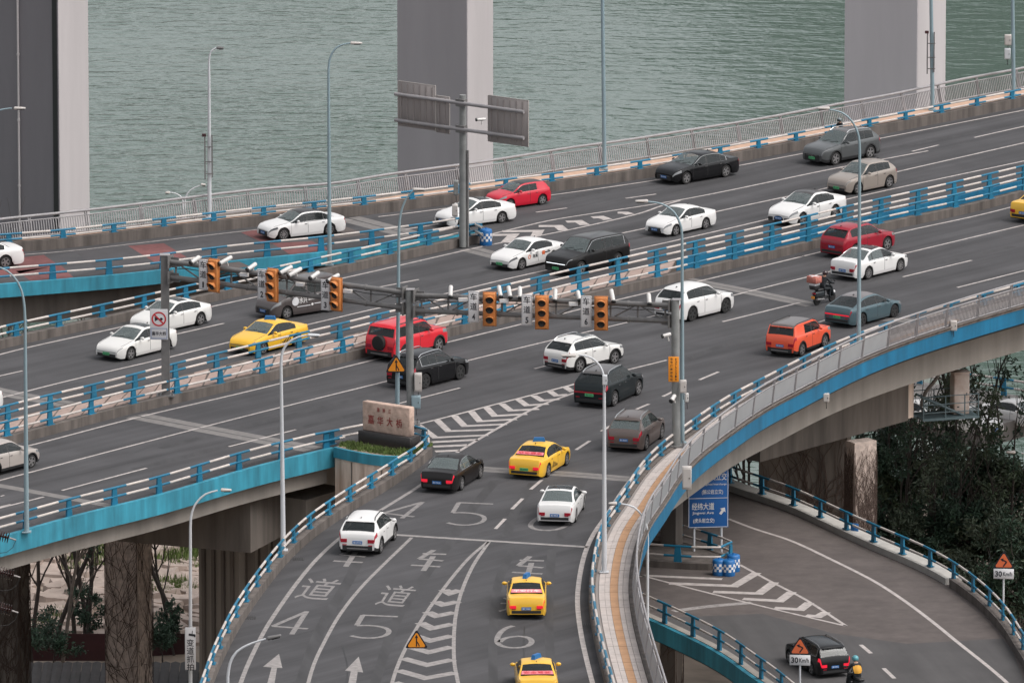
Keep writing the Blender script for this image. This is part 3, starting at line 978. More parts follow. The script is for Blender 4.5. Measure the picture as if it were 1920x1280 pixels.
polygon('soffit', low_outline, -0.8, M['concrete_dark'], None, ramp)
sweep('coping', dens(offset(R10, -0.3), 2), rectp(0.22, 0.62, 0.0, 0.12), M['concrete'], None, ramp)
iw = near_i(K9, 1772, 1096, ZL)
def near_iz(pts, u, v, z):
    q = P(u, v, z)
    return min(range(len(pts)), key=lambda i: (pts[i].xy - q.xy).length)
iw = near_iz(K9, 1772, 1096, ZL)
k9a, k9b = K9[:iw + 1], K9[iw + 1:]
sweep('kerb', dens(k9a, 2), rectp(0, 0.85, ZL - 0.5, ZL + 0.32), M['white_kerb'], 'structure')
sweep('kerb', dens(k9b, 2), rectp(0, 0.40, ZL - 0.5, ZL + 0.42), M['kerb'], 'structure')
guard_rail('striped rail on the outer white kerb of the lower curved ramp', offset(K9, 0.25, ZL + 0.36), [0.34, 0.84], 0.88, 3.0, (1639 + 3, 1012), w0=0.36, w1=0.26)
guard_rail('striped rail on the inner edge of the lower ramp above its dark blue fascia', offset(R10, 0.02, ZL + 0.1), [0.5, 0.95], 0.98, 3.0, None, base=False)
seg([(1365,972),(1415,991),(1480,1012),(1560,1049),(1639,1089),(1692,1123),(1746,1163),(1799,1206),(1852,1248),(1889,1280),(1925,1318)], 0.2, ZL)
seg([(1387,1058),(1450,1092),(1508,1122),(1587,1173)], 0.17, ZL)
seg([(1180,1072),(1278,1098),(1442,1139),(1587,1173)], 0.17, ZL)
for c in [[(1255,1093),(1377,1098),(1419,1073)], [(1337,1109),(1423,1112),(1452,1091)], [(1393,1122),(1462,1126),(1485,1109)], [(1452,1139),(1501,1142),(1518,1129)], [(1511,1153),(1534,1155),(1549,1147)]]:
    chevron(c, 0.5, ZL)
seg([(1196,1078),(1354,1085)], 0.4, ZL, name='gore_bar')
seg([(1614,1208),(1633,1224)], 0.2, ZL); seg([(1657,1252),(1677,1271)], 0.2, ZL)
seg([(1262,1145),(1330,1136),(1410,1129)], 0.5, ZL, m='marking_worn', z=0.0025)
patch([(1560,1186),(1700,1206),(1880,1196),(1900,1222),(1925,1290),(1960,1360),(1700,1400),(1500,1330),(1440,1282),(1400,1255),(1244,1163),(1230,1158),(1430,1150)], 'asphalt_ramp', ZL, 0.0012)

# ============================================================ river, banks, hills across the water
def grid_plane(name, x0, x1, y0, y1, z, m, kind):
    b = MB()
    b.quad((x0, y0, z), (x1, y0, z), (x1, y1, z), (x0, y1, z))
    return b.build(name, m, None, kind)
wm = bpy.data.materials.new('river_water')
wm.use_nodes = True
nt = wm.node_tree
bs = nt.nodes['Principled BSDF']
bs.inputs['Base Color'].default_value = (0.092, 0.132, 0.110, 1)
bs.inputs['Roughness'].default_value = 0.08
bs.inputs['IOR'].default_value = 1.40
geo = nt.nodes.new('ShaderNodeNewGeometry')
def noise(scale, det, sx, rot, dist=0.0, rough=0.5):
    mp = nt.nodes.new('ShaderNodeMapping')
    mp.inputs['Scale'].default_value = (sx, 1, 1)
    mp.inputs['Rotation'].default_value = (0, 0, rot)
    nt.links.new(geo.outputs['Position'], mp.inputs['Vector'])
    n = nt.nodes.new('ShaderNodeTexNoise')
    n.inputs['Scale'].default_value = scale
    n.inputs['Detail'].default_value = det
    n.inputs['Distortion'].default_value = dist
    n.inputs['Roughness'].default_value = rough
    nt.links.new(mp.outputs[0], n.inputs['Vector'])
    return n.outputs['Fac']
def mul(a, b):
    x = nt.nodes.new('ShaderNodeMath')
    x.operation = 'MULTIPLY'
    nt.links.new(a, x.inputs[0])
    if isinstance(b, float):
        x.inputs[1].default_value = b
    else:
        nt.links.new(b, x.inputs[1])
    return x.outputs[0]
def addn(a, b):
    x = nt.nodes.new('ShaderNodeMath')
    x.operation = 'ADD'
    nt.links.new(a, x.inputs[0])
    nt.links.new(b, x.inputs[1])
    return x.outputs[0]
w1 = noise(0.68, 3, 0.50, RD(8), 0.3)
w2 = noise(1.5, 2, 0.6, RD(-12), 0.2)
w3 = noise(0.02, 2, 1.0, 0.0, 0.6)           # gusts: calmer and rougher stretches of water
mr = nt.nodes.new('ShaderNodeMapRange')
mr.inputs['From Min'].default_value = 0.35
mr.inputs['From Max'].default_value = 0.65
mr.inputs['To Min'].default_value = 0.35
mr.inputs['To Max'].default_value = 1.0
nt.links.new(w3, mr.inputs['Value'])
# open water in the wind is rougher than the lee of the wooded hill to the east
sep = nt.nodes.new('ShaderNodeSeparateXYZ')
nt.links.new(geo.outputs['Position'], sep.inputs[0])
lee = nt.nodes.new('ShaderNodeMapRange')
lee.interpolation_type = 'SMOOTHSTEP'
lee.inputs['From Min'].default_value = -16.0
lee.inputs['From Max'].default_value = 14.0
lee.inputs['To Min'].default_value = 0.80
lee.inputs['To Max'].default_value = 0.26
nt.links.new(sep.outputs['X'], lee.inputs['Value'])
hgt = mul(mul(addn(mul(w1, 1.0), mul(w2, 0.30)), mr.outputs[0]), lee.outputs[0])
bp = nt.nodes.new('ShaderNodeBump')
bp.inputs['Strength'].default_value = 1.0
bp.inputs['Distance'].default_value = 0.50
nt.links.new(hgt, bp.inputs['Height'])
nt.links.new(bp.outputs[0], bs.inputs['Normal'])
ZW = -30.0
grid_plane('water', -900, 900, 540, 1500, ZW, wm, 'structure')
# ============================================================ road vehicles
def pchip(xs, ys):
    xs, ys = np.array(xs, float), np.array(ys, float)
    h = np.diff(xs)
    d = np.diff(ys) / h
    m = np.zeros(len(xs))
    for i in range(1, len(xs) - 1):
        if d[i - 1] * d[i] > 0:
            w1, w2 = 2 * h[i] + h[i - 1], h[i] + 2 * h[i - 1]
            m[i] = (w1 + w2) / (w1 / d[i - 1] + w2 / d[i])
    m[0], m[-1] = d[0], d[-1]
    def f(x):
        i = int(np.clip(np.searchsorted(xs, x) - 1, 0, len(h) - 1))
        t = (x - xs[i]) / h[i]
        t = min(max(t, 0), 1)
        return ((1 + 2 * t) * (1 - t) ** 2) * ys[i] + t * (1 - t) ** 2 * h[i] * m[i] + t * t * (3 - 2 * t) * ys[i + 1] + t * t * (t - 1) * h[i] * m[i + 1]
    return f

TYPES = {
 # L, W, H, wheelbase, front overhang, belt, hood height, tumblehome, wheel radius
 'sedan':    dict(L=4.75, W=1.83, H=1.46, B=2.75, fo=0.90, belt=0.93, hood=0.90, tum=0.36, wr=0.325),
 'limo':     dict(L=5.05, W=1.88, H=1.47, B=3.05, fo=0.87, belt=0.94, hood=0.90, tum=0.36, wr=0.345),
 'fastback': dict(L=4.80, W=1.88, H=1.47, B=2.90, fo=0.90, belt=0.95, hood=0.90, tum=0.38, wr=0.345),
 'hatch':    dict(L=4.05, W=1.70, H=1.46, B=2.50, fo=0.82, belt=0.95, hood=0.93, tum=0.32, wr=0.315),
 'suv':      dict(L=4.62, W=1.88, H=1.68, B=2.76, fo=0.92, belt=1.06, hood=1.02, tum=0.38, wr=0.37),
 'bigsuv':   dict(L=5.05, W=1.97, H=1.76, B=3.00, fo=0.95, belt=1.12, hood=1.06, tum=0.26, wr=0.375),
 'cross':    dict(L=4.40, W=1.87, H=1.62, B=2.75, fo=0.85, belt=1.02, hood=0.97, tum=0.40, wr=0.35),
 'box':      dict(L=4.25, W=1.83, H=1.70, B=2.57, fo=0.83, belt=1.10, hood=1.10, tum=0.16, wr=0.355),
 'van':      dict(L=4.55, W=1.70, H=1.86, B=2.80, fo=0.90, belt=1.08, hood=1.02, tum=0.14, wr=0.31),
}
def profile(ty, s):
    L, H, hd, bl = s['L'], s['H'], s['hood'], s['belt']
    fa = L - s['fo']
    if ty in ('sedan', 'limo'):
        cw = fa - (0.40 if ty == 'sedan' else 0.48)
        rf = cw - 0.78
        return [(0, .66), (.04, .84), (.10, 1.0), (.24, 1.02), (.78, 1.04), (1.18, 1.24), (1.55, H - .06), (1.95, H - .01), (2.35, H), (rf - .12, H - .03), (rf, H - .075), (cw, 1.0), (fa + .25, hd - .02), (L - .24, hd - .12), (L - .08, hd - .22), (L, hd - .33)], cw, rf, .78, 1.50
    if ty == 'fastback':
        cw = fa - .36
        rf = cw - .85
        return [(0, .68), (.04, .88), (.10, 1.02), (.32, 1.06), (.8, 1.21), (1.3, H - .08), (1.8, H - .01), (2.3, H), (rf - .1, H - .03), (rf, H - .07), (cw, 1.0), (fa + .25, hd - .03), (L - .22, hd - .14), (L - .07, hd - .24), (L, hd - .35)], cw, rf, .34, 1.28
    if ty == 'hatch':
        cw = fa - .30
        rf = cw - .72
        return [(0, .70), (.04, .88), (.10, 1.0), (.16, 1.05), (.42, H - .12), (.60, H - .04), (1.2, H), (rf - .3, H - .01), (rf, H - .06), (cw, 1.02), (fa + .25, hd - .02), (L - .2, hd - .12), (L - .06, hd - .22), (L, hd - .34)], cw, rf, .14, .44
    if ty in ('suv', 'bigsuv', 'cross'):
        cw = fa - .40
        rf = cw - (.76 if ty != 'bigsuv' else .66)
        b0 = .14 if ty != 'bigsuv' else .08
        rk = .46 if ty != 'bigsuv' else .32
        return [(0, .76), (.03, .96), (b0, bl + .05), (b0 + .03, bl + .09), (b0 + rk, H - .17), (b0 + rk + .16, H - .075), (1.45, H - .015), (2.1, H), (rf - .35, H - .005), (rf - .1, H - .03), (rf, H - .07), (cw, bl + .03), (fa + .3, hd - .02), (L - .18, hd - .12), (L - .06, hd - .22), (L, hd - .36)], cw, rf, b0 + .03, b0 + rk
    if ty == 'box':
        cw = fa - .32
        rf = cw - .52
        return [(0, .74), (.03, 1.0), (.07, bl + .01), (.09, bl + .05), (.26, H - .11), (.36, H - .03), (1.0, H), (rf - .2, H), (rf, H - .06), (cw, bl + .04), (fa + .3, hd), (L - .16, hd - .05), (L - .05, hd - .16), (L, hd - .32)], cw, rf, .10, .24
    if ty == 'van':
        cw = fa + .02
        rf = cw - .72
        return [(0, .70), (.03, 1.0), (.07, bl + .02), (.09, bl + .06), (.24, H - .14), (.36, H - .04), (.9, H), (rf - .3, H - .02), (rf, H - .08), (cw, bl + .06), (fa + .4, hd - .05), (L - .2, hd - .16), (L - .06, hd - .3), (L, hd - .42)], cw, rf, .10, .24

_wheels = {}
def wheel_meshes(r, style):
    k = (round(r, 3), style)
    if k in _wheels:
        return _wheels[k]
    b = MB()
    w = 0.11
    rr = r * 0.70
    b.lathe([(rr, -w), (r * .95, -w), (r, -w * .75), (r, w * .75), (r * .95, w), (rr, w), (rr * .95, w * .6)], n=20, axis='y')
    ty = b.mesh('tyre', 40)
    ty.materials.append(M['tyre'])
    b = MB()
    b.lathe([(rr, w * .85), (rr * .93, w * .8), (rr * .9, w * .35), (0.02, w * .25)], n=20, axis='y', mi=1)
    b.lathe([(rr * 1.0, w * .70), (rr * 1.0, w * 1.02), (rr * .90, w * 1.02), (rr * .88, w * .6)], n=20, axis='y')
    n = 5 if style != 'multi' else 9
    for i in range(n):
        a = 2 * math.pi * i / n
        ca, sa = math.cos(a), math.sin(a)
        hw0, hw1 = (0.05, 0.04) if n == 5 else (0.026, 0.022)
        vs = []
        for y in (w * .5, w * .95):
            for rad, hw in ((0.03, hw0), (rr * .92, hw1)):
                for s in (-1, 1):
                    vs.append((rad * ca - s * hw * sa, y, rad * sa + s * hw * ca))
        b.add(vs, [(4, 5, 7, 6), (0, 4, 6, 2), (1, 3, 7, 5), (2, 6, 7, 3)])
    b.lathe([(0.06, w * .5), (0.06, w * .98), (0, w)], n=10, axis='y')
    ri = b.mesh('rim')
    ri.materials.append(M['alloy_dark'] if style == 'dark' else M['alloy'])
    ri.materials.append(M['under'])
    _wheels[k] = (ty, ri)
    return _wheels[k]

_hm = boxm('handle', (.17, .02, .028))
_hm.materials.append(M['chrome'])
_mm = []
def _mirror_mesh():
    bm = bmesh.new()
    bmesh.ops.create_icosphere(bm, subdivisions=2, radius=1)
    bmesh.ops.scale(bm, vec=(.075, .13, .085), verts=bm.verts)
    me = bpy.data.meshes.new('mirror')
    bm.to_mesh(me)
    bm.free()
    me.polygons.foreach_set('use_smooth', [True] * len(me.polygons))
    return me
_seats = {}
def _seat_mesh(w, m):
    if (w, m) not in _seats:
        b = MB()
        b.box((.22, 0, -.08), (.50, w, .14))
        b.add([(-.10, -w / 2, 0), (.06, -w / 2, 0), (-.06, -w / 2 * .9, .55), (-.17, -w / 2 * .9, .55), (-.10, w / 2, 0), (.06, w / 2, 0), (-.06, w / 2 * .9, .55), (-.17, w / 2 * .9, .55)],
              [(0, 1, 2, 3), (7, 6, 5, 4), (1, 5, 6, 2), (4, 0, 3, 7), (3, 2, 6, 7)])
        for y in ((0,) if w < .6 else (-.36, .36)):
            b.box((-.13, y, .66), (.09, .26, .17))
        me = b.mesh('seat')
        me.materials.append(M[m])
        _seats[(w, m)] = me
    return _seats[(w, m)]
_plate_m = {}
for k_, m_ in (('blue', 'plate_blue'), ('green', 'plate_green')):
    _plate_m[k_] = boxm('licence_plate', (.015, .44, .14))
    _plate_m[k_].materials.append(M[m_])
def _plate_text():
    s_ = '渝' + _dig.choice('ABCDFG') + ' ' + ''.join(_dig.choice('0123456789KLMPRW') for _ in range(5))
    return text_fit(s_, .37, .085, .012)
_taxi_sign = boxm('roof_sign', (.20, .62, .20), taper=.78)

_paint = {}
def paint(name, col, metal=0.0, rough=0.32):
    if name not in _paint:
        _paint[name] = mat('paint_' + name, col, rough, metal=metal, coat=0.45 if max(col) > .03 else 0.22, spec=.5 if max(col) > .03 else .3)
    return _paint[name]
_dig = random.Random(3)
_plates = {}
def car(name, label, ty, F, R, side, col, z=0.0, rear=None, top=None, clad=False, rails=None, wheel='alloy', plate='blue', lights='plain', grille='dark', sunroof=False,
        taxi=None, spare=False, scale=None, glass=None, chromeline=False, quarter=True, tail='split', extra=None, cat='car', doors4=True, ext=None, seatm='seat'):
    s = dict(TYPES[ty])
    pf, pr = P(*F, z), P(*R, z)
    d = (pf - pr)
    meas = d.length
    d.normalize()
    k = scale if scale else min(max(meas / s['B'], 0.94), 1.10)
    nl = Vector((-d.y, d.x, 0))
    L, W, H, B, fo = s['L'], s['W'], s['H'], s['B'], s['fo']
    fa, ra = L - fo, L - fo - B
    mid = (pf + pr) / 2
    mid += nl * (W / 2 - 0.06) * k * (-1 if side == 'L' else (1 if side == 'R' else 0))
    xm = (fa + ra) / 2 - L / 2                       # wheelbase centre in car coordinates
    org = mid - d * xm * k
    root = thing(name, label, cat, org, math.atan2(d.y, d.x))
    root.scale = (k, k, k)
    prof, cw, rf, w0, w1 = profile(ty, s)
    zt = pchip([p[0] for p in prof], [p[1] for p in prof])
    bl0 = s['belt']
    rise = .12 if ty in ('suv', 'cross') else .06
    wr = s['wr']
    Ra = wr + 0.065
    dm = (rf + 0.32 + w1) / 2 + 0.20 if ty not in ('van', 'box') else rf - 0.62
    df, dr = cw - 0.02, max(ra + 0.28, w1 - 0.1) if ty != 'van' else ra + .35
    dfr = cw + 0.12 if ty == 'van' else cw - 0.02
    gq = {'sedan': w1 - .38, 'limo': w1 - .42, 'fastback': w1 - .35, 'hatch': w1 + .12, 'suv': w1 + .05, 'bigsuv': w1 + .10, 'cross': w1 + .1, 'box': w1 + .16, 'van': w1 + .2}[ty]
    gd = dr + 0.10
    # stations
    st = {0.0, L}
    for e in (.03, .07, .13, .21, .32, .46):
        st |= {e, L - e}
    for x in (cw, rf, w0, w1, gq, gd):
        st.add(x)
    for x in (dfr, dm, dr):
        st |= {x - .012, x + .012}
    st |= {dm - .055, dm + .055, gd - .03, gd + .03}
    for a in (fa, ra):
        for i in range(9):
            st.add(a - Ra * math.cos(math.pi * i / 8))
    for p in prof:
        st.add(p[0])
    for x in np.arange(.6, L - .5, .22):
        st.add(float(x))
    st = sorted(st)
    key = {round(x, 4) for x in (cw, rf, w0, w1, gq, gd, dfr - .012, dfr + .012, dm - .012, dm + .012, dr - .012, dr + .012, dm - .055, dm + .055)}
    us = [st[0]]
    for x in st[1:]:
        if x - us[-1] < .010 and round(x, 4) not in key:
            continue
        if x - us[-1] < .004:
            continue
        us.append(x)
    def ww(u):
        e, r_ = L - u, u
        f = 1.0
        fe = .75 if ty not in ('box', 'van') else .45
        if e < fe:
            f -= (.24 if ty != 'box' else .16) * (1 - e / fe) ** 2.4
        re = .55 if ty not in ('box', 'van', 'bigsuv') else .3
        if r_ < re:
            f -= (.15 if ty != 'box' else .09) * (1 - r_ / re) ** 2.4
        return W / 2 * f
    rings = []
    for u in us:
        w = ww(u)
        t = zt(u)
        belt = min(bl0 + rise * (1 - u / L) - .03, t - .035)
        h = t - belt
        e = min(u, L - u)
        zb = .165 + (.10 * (1 - e / .3) ** 2 if e < .3 else 0) + (.04 if clad else 0)
        za = 0
        for a in (fa, ra):
            if abs(u - a) < Ra + 1e-6:
                za = wr + math.sqrt(max(Ra * Ra - (u - a) ** 2, 0))
        yb = w * .95
        tum = s['tum']
        crown = .025 + .02 * min(1, h / .3)
        pts = [(0, zb), (.70 * w, max(zb, za - .02)), (.955 * w, max(zb, za)), (.99 * w, max(zb + .15, za + .012)), (w, max(zb + .48 * (belt - zb), za + .03)), (.992 * w, max(zb + .80 * (belt - zb), za + .05)),
               (.972 * w, belt - .035), (yb, belt), (yb - .012 - tum * h * .06, belt + .07 * h), (yb - .012 - tum * h * .86 - .04 * h * h, belt + .86 * h), (yb - .03 - tum * h * .96, belt + .955 * h),
               (yb - .09 - tum * h, belt + h), (.5 * (yb - .09 - tum * h), belt + h + crown * .75), (0, belt + h + crown)]
        full = [(u - L / 2, -y, zz) for y, zz in pts] + [(u - L / 2, y, zz) for y, zz in reversed(pts[1:-1])]
        rings.append(full)
    if ext:
        an = math.atan2(d.y, d.x)
        ca_, sa_ = math.cos(an), math.sin(an)
        def span(kk, oo):
            us_ = []
            for r_ in rings[::2] + [rings[-1]]:
                for x_, y_, z_ in r_[::3]:
                    wx, wy, wz = oo.x + kk * (x_ * ca_ - y_ * sa_), oo.y + kk * (x_ * sa_ + y_ * ca_), oo.z + kk * z_
                    us_.append(960 + FPX * wx / (wy * math.cos(PITCH) + (CAMH - wz) * math.sin(PITCH)))
            return min(us_), max(us_)
        for _ in range(3):
            lo_, hi_ = span(k, org)
            k = min(max(k * (ext[1] - ext[0]) / (hi_ - lo_), .84), 1.14)
            lo_, hi_ = span(k, org)
            dep = org.y * math.cos(PITCH) + CAMH * math.sin(PITCH)
            org = org + Vector((((ext[0] + ext[1]) - (lo_ + hi_)) / 2 * dep / FPX, 0, 0))
        root.location = org
        root.scale = (k, k, k)
    npt = len(rings[0])
    hp = 14
    verts = [p for r_ in rings for p in r_]
    zones = {}
    def seg_of(j):
        return j if j < hp - 1 else npt - 1 - j
    bmat = paint(col[0], col[1], *(col[2:] if len(col) > 2 else ()))
    for i in range(len(us) - 1):
        um = (us[i] + us[i + 1]) / 2
        wd = us[i + 1] - us[i]
        for j in range(npt):
            sg = seg_of(j)
            sd_ = 'r' if j < hp - 1 else 'l'
            f = (i * npt + j, i * npt + (j + 1) % npt, (i + 1) * npt + (j + 1) % npt, (i + 1) * npt + j)
            seam = any(abs(um - x) < .0125 for x in ((dfr, dm, dr) if doors4 else (dfr, dm)))
            zn = 'body'
            if sg <= 1:
                zn = 'underbody'
            elif sg == 2:
                zn = 'sill' if (clad or um < .3 or um > L - .3) else 'body'
            elif 3 <= sg <= 7 and dr < um < dfr and wd < .03 and seam:
                zn = 'door_gap'
            elif 3 <= sg <= 7 and dm < um < dfr:
                zn = 'door_f' + sd_
            elif 3 <= sg <= 7 and dr < um < dm and doors4:
                zn = 'door_r' + sd_
            elif sg in (5, 6) and um > L - .52 and lights not in ('slim', 'on'):
                zn = 'headlight_' + sd_
            elif sg == 6 and um > L - .34 and lights in ('slim', 'on'):
                zn = 'headlight_' + sd_
            elif um < (.12 if ty not in ('suv', 'cross', 'bigsuv', 'van', 'box') else .20) and sg in ((5, 6) if ty in ('suv', 'cross', 'bigsuv', 'hatch', 'van', 'box') else (5,)):
                zn = 'taillight_' + sd_
            elif sg == 8:
                if gq < um < cw and not (abs(um - dm) < .056):
                    if um > dm:
                        zn = 'side_window_f' + sd_
                    elif abs(um - gd) < .031 and quarter:
                        zn = 'pillar_trim'
                    elif um > gd:
                        zn = 'side_window_m' + sd_
                    elif quarter:
                        zn = 'side_window_q' + sd_
                elif gq < um < cw:
                    zn = 'pillar_trim'
            elif sg == 10 and (top and rf - .2 > um > w1) and False:
                zn = 'roof'
            elif sg in (11, 12):
                if rf < um < cw:
                    zn = 'windscreen'
                elif w0 < um < w1:
                    zn = 'rear_window'
                elif w1 <= um <= rf and top:
                    zn = 'roof'
                elif sunroof and sg in (11, 12) and rf - .95 < um < rf - .22:
                    zn = 'sunroof'
            zones.setdefault(zn, []).append(f)
    zones.setdefault('body', []).append(tuple(range(npt - 1, -1, -1)))
    zones['body'].append(tuple((len(us) - 1) * npt + j for j in range(npt)))
    gl = glass or M['glass']
    zm = {'body': bmat, 'underbody': M['under'], 'sill': M['trim'] if clad else bmat, 'door_gap': M['trim'], 'windscreen': M['glass_light'], 'rear_window': gl, 'roof': top and (paint(top[0], top[1]) if not isinstance(top, str) else M['glass']),
          'sunroof': M['glass'], 'pillar_trim': M['trim'] if ty != 'van' else bmat}
    X_ = lambda u: u - L / 2
    made = {}
    order = ['body'] + [z_ for z_ in zones if z_ != 'body']
    for zn in order:
        fs = zones[zn]
        idx = sorted({a for f in fs for a in f})
        mp = {a: q for q, a in enumerate(idx)}
        vs = [verts[a] for a in idx]
        if zn.startswith(('windscreen', 'rear_window', 'side_window', 'sunroof')):
            pass
        me = bpy.data.meshes.new(zn)
        me.from_pydata(vs, [], [tuple(mp[a] for a in f) for f in fs])
        me.polygons.foreach_set('use_smooth', [True] * len(fs))
        me.set_sharp_from_angle(angle=RD(32))
        if zn.startswith('door_') and zn != 'door_gap':
            nm, mt = 'door', bmat
        elif zn.startswith('headlight'):
            nm, mt = 'headlight', {'plain': M['headlight'], 'dark': M['headlight_dark'], 'slim': M['headlight'], 'on': M['headlight']}[lights]
        elif zn.startswith('taillight'):
            nm, mt = 'taillight', (M['tail_on'] if tail == 'on' else M['tail'])
        elif zn.startswith('side_window'):
            nm, mt = 'side_window', (gl if zn[12] != 'f' else M['glass'])
        else:
            nm, mt = zn, zm.get(zn, bmat)
        made[zn] = obj(nm, me, root, mt, 'stuff' if nm in ('pillar_trim', 'sill', 'door_gap') else None)
    X = lambda u: u - L / 2
    # cabin lining and seats seen through the glass
    tx0, tx1 = X_(w0 + .12), X_(cw - .10)
    tw, tz = W * .41, bl0 - .06
    b = MB()
    q_ = [(tx0, -tw), (tx1, -tw), (tx1, tw), (tx0, tw)]
    vs = [(x_, y_, .32) for x_, y_ in q_] + [(x_, y_, tz) for x_, y_ in q_]
    b.add(vs, [(0, 1, 2, 3), (0, 4, 5, 1), (1, 5, 6, 2), (2, 6, 7, 3), (3, 7, 4, 0)])
    b.build('cabin', M['cabin'], root)
    for xx, yy_, wd_ in ((X_(dm + .02), .36, .46), (X_(dm + .02), -.36, .46), (X_(max(dr - .05, w1 - .35)), 0, 1.16)):
        o = obj('seat', _seat_mesh(wd_, seatm), root)
        o.location = (xx, yy_, .55)
        o.scale = (1, 1, (H - .30 - .55) / .75)
    b = MB()
    b.box((X_(cw - .28), 0, bl0 - .05), (.34, W * .78, .12))
    b.build('dashboard', M['cabin'], root)
    # shut lines and wipers
    if ty != 'van':
        for sy in (-1, 1):
            b = MB()
            nn = [i_ for i_, u_ in enumerate(us) if cw + .05 < u_ < L - .30]
            pts = []
            for i_ in nn:
                r_ = rings[i_]
                p_ = r_[11] if sy < 0 else r_[npt - 11]
                pts.append((p_[0], p_[1], p_[2] + .004))
            if len(pts) > 2:
                b.tube(pts, .009, 4)
                b.build('bonnet_gap', M['trim'], root)
    b = MB()
    for y_ in (-.30, .28):
        zc = zt(cw - .03)
        b.tube([(X_(cw - .02), y_ - .22, zt(cw - .02) + .045), (X_(cw - .16), y_ + .30, zt(cw - .16) + .05)], .011, 4)
    b.build('wiper', M['trim'], root, 'stuff')
    # handles and mirrors
    for sd_, sy in (('r', -1), ('l', 1)):
        for zn, u in (('door_f' + sd_, dm + .14), ('door_r' + sd_, dr + .16)):
            if zn in made:
                o = obj('handle', _hm, made[zn], None)
                o.location = (X(u), sy * (ww(u) + .006), bl0 - .10)
        o = obj('mirror', _mirror_mesh(), root, bmat if name != 'x' else None)
        o.location = (X(cw - .42), sy * (ww(cw) + .10), bl0 + .10)
    # wheels
    tyre_m, rim_m = wheel_meshes(wr, wheel)
    for a in (fa, ra):
        for sy in (-1, 1):
            o = obj('wheel', tyre_m, root)
            o.location = (X(a), sy * (W / 2 - .125), wr)
            o.rotation_euler = (0, random.uniform(0, 6), math.pi if sy < 0 else 0)
            obj('rim', rim_m, o)
            if clad:
                b = MB()
                n = 12
                vs, fs = [], []
                for i in range(n + 1):
                    th = math.pi * i / n
                    for rr, dy in ((Ra + .055, .004), (Ra - .012, .010), (Ra - .012, -.05)):
                        vs.append((math.cos(th) * rr, sy * dy, math.sin(th) * rr))
                for i in range(n):
                    for q in (0, 1):
                        fs.append((i * 3 + q, i * 3 + q + 1, i * 3 + q + 4, i * 3 + q + 3))
                b.add(vs, fs)
                o = b.build('arch_trim', M['trim'], root)
                o.location = (X(a), sy * (W / 2 * .998 + .004), wr)
    # front
    wn_ = ww(L)
    zf = zt(L)
    b = MB()
    if grille == 'dark':
        b.box((L / 2 + .004, 0, zf - .14), (.03, wn_ * 1.30, .20))
        b.box((L / 2 - .02, 0, .31), (.05, wn_ * 1.45, .13))
    elif grille == 'wide':
        b.box((L / 2 + .004, 0, zf - .18), (.03, wn_ * 1.5, .26))
        b.box((L / 2 - .02, 0, .30), (.05, wn_ * 1.5, .12))
    elif grille == 'closed':
        b.box((L / 2 - .01, 0, .32), (.05, wn_ * 1.7, .17))
    elif grille == 'oval':
        b.lathe([(.30, 0), (.29, .03), (0, .035)], c=(L / 2 + .002, 0, zf - .20), n=20, axis='x')
        for i in range(len(b.v)):
            b.v[i] = (b.v[i][0], b.v[i][1], zf - .20 + (b.v[i][2] - zf + .20) * .55)
        b.box((L / 2 - .02, .52, .36), (.06, .30, .17)); b.box((L / 2 - .02, -.52, .36), (.06, .30, .17))
    b.build('grille', M['trim'], root)
    b = MB()
    if grille in ('dark', 'wide'):
        b.box((L / 2 + .024, 0, zf - .09), (.012, wn_ * 1.1, .018))
        b.box((L / 2 + .024, 0, zf - .17), (.012, .12, .10))
        b.build('badge_bar', M['chrome'], root)
    if lights == 'slim' or lights == 'on':
        b = MB()
        b.box((L / 2 + .006, 0, zf - .05), (.02, wn_ * 1.7, .025))
        b.build('light_bar', M['lamp_on'] if lights == 'on' else M['headlight'], root)
    # plates
    pz = .42 if grille != 'closed' else .40
    for end, zz in ((1, pz), (-1, (.80 if ty in ('sedan', 'limo', 'fastback') else (.86 if ty != 'hatch' else .78)) if ty != 'bigsuv' else .92)):
        if end == -1 and zz > zt(0) - .02:
            zz = zt(0) - .12
        o = obj('licence_plate', _plate_m[plate], root)
        o.location = (end * (L / 2 + .012 + (.02 if end > 0 else 0)), 0, zz)
        o.rotation_euler = (0, 0, 0 if end > 0 else math.pi)
        t = obj('plate_print', _plate_text(), o, M['text_white'] if plate == 'blue' else M['text_black'])
        t.location = (.009, 0, 0)
        t.rotation_euler = (math.pi / 2, 0, math.pi / 2)
    # rear
    wr_ = ww(0)
    zr = zt(0)
    b = MB()
    if tail == 'bar' or tail == 'barred':
        b.box((-L / 2 - .004, 0, zr - .01), (.03, wr_ * 1.88, .065))
        b.build('tail_bar', M['tail_on'] if tail == 'barred' else M['tail'], root)
    else:
        hgt_ = .13 if ty in ('sedan', 'limo', 'fastback') else .16
        for sy in (-1, 1):
            b = MB()
            b.box((-L / 2 - .006, sy * wr_ * .78, zr - .05), (.035, wr_ * .36, hgt_))
            b.build('taillight', M['tail_on'] if tail == 'on' else M['tail'], root)
    b = MB()
    b.box((-L / 2 - .004, 0, .38), (.03, wr_ * 1.72, .13 if not clad else .22))
    b.build('rear_diffuser', M['trim'], root)
    if clad and rails != 'none':
        b = MB()
        b.box((-L / 2 - .022, 0, .36), (.012, wr_ * 1.2, .05))
        b.build('skid_plate', M['alloy'], root)
    for sy in (-1, 1):
        b = MB()
        b.box((-L / 2 - .01, sy * wr_ * .74, .52), (.03, wr_ * .24, .035))
        b.build('reflector', M['tail'], root)
    if ty in ('suv', 'cross', 'bigsuv', 'hatch', 'box'):
        b = MB()
        b.box((X(w1) + .02, 0, zt(w1) + .03), (.22, W * .66, .03))
        b.build('spoiler', bmat if not top else bmat, root)
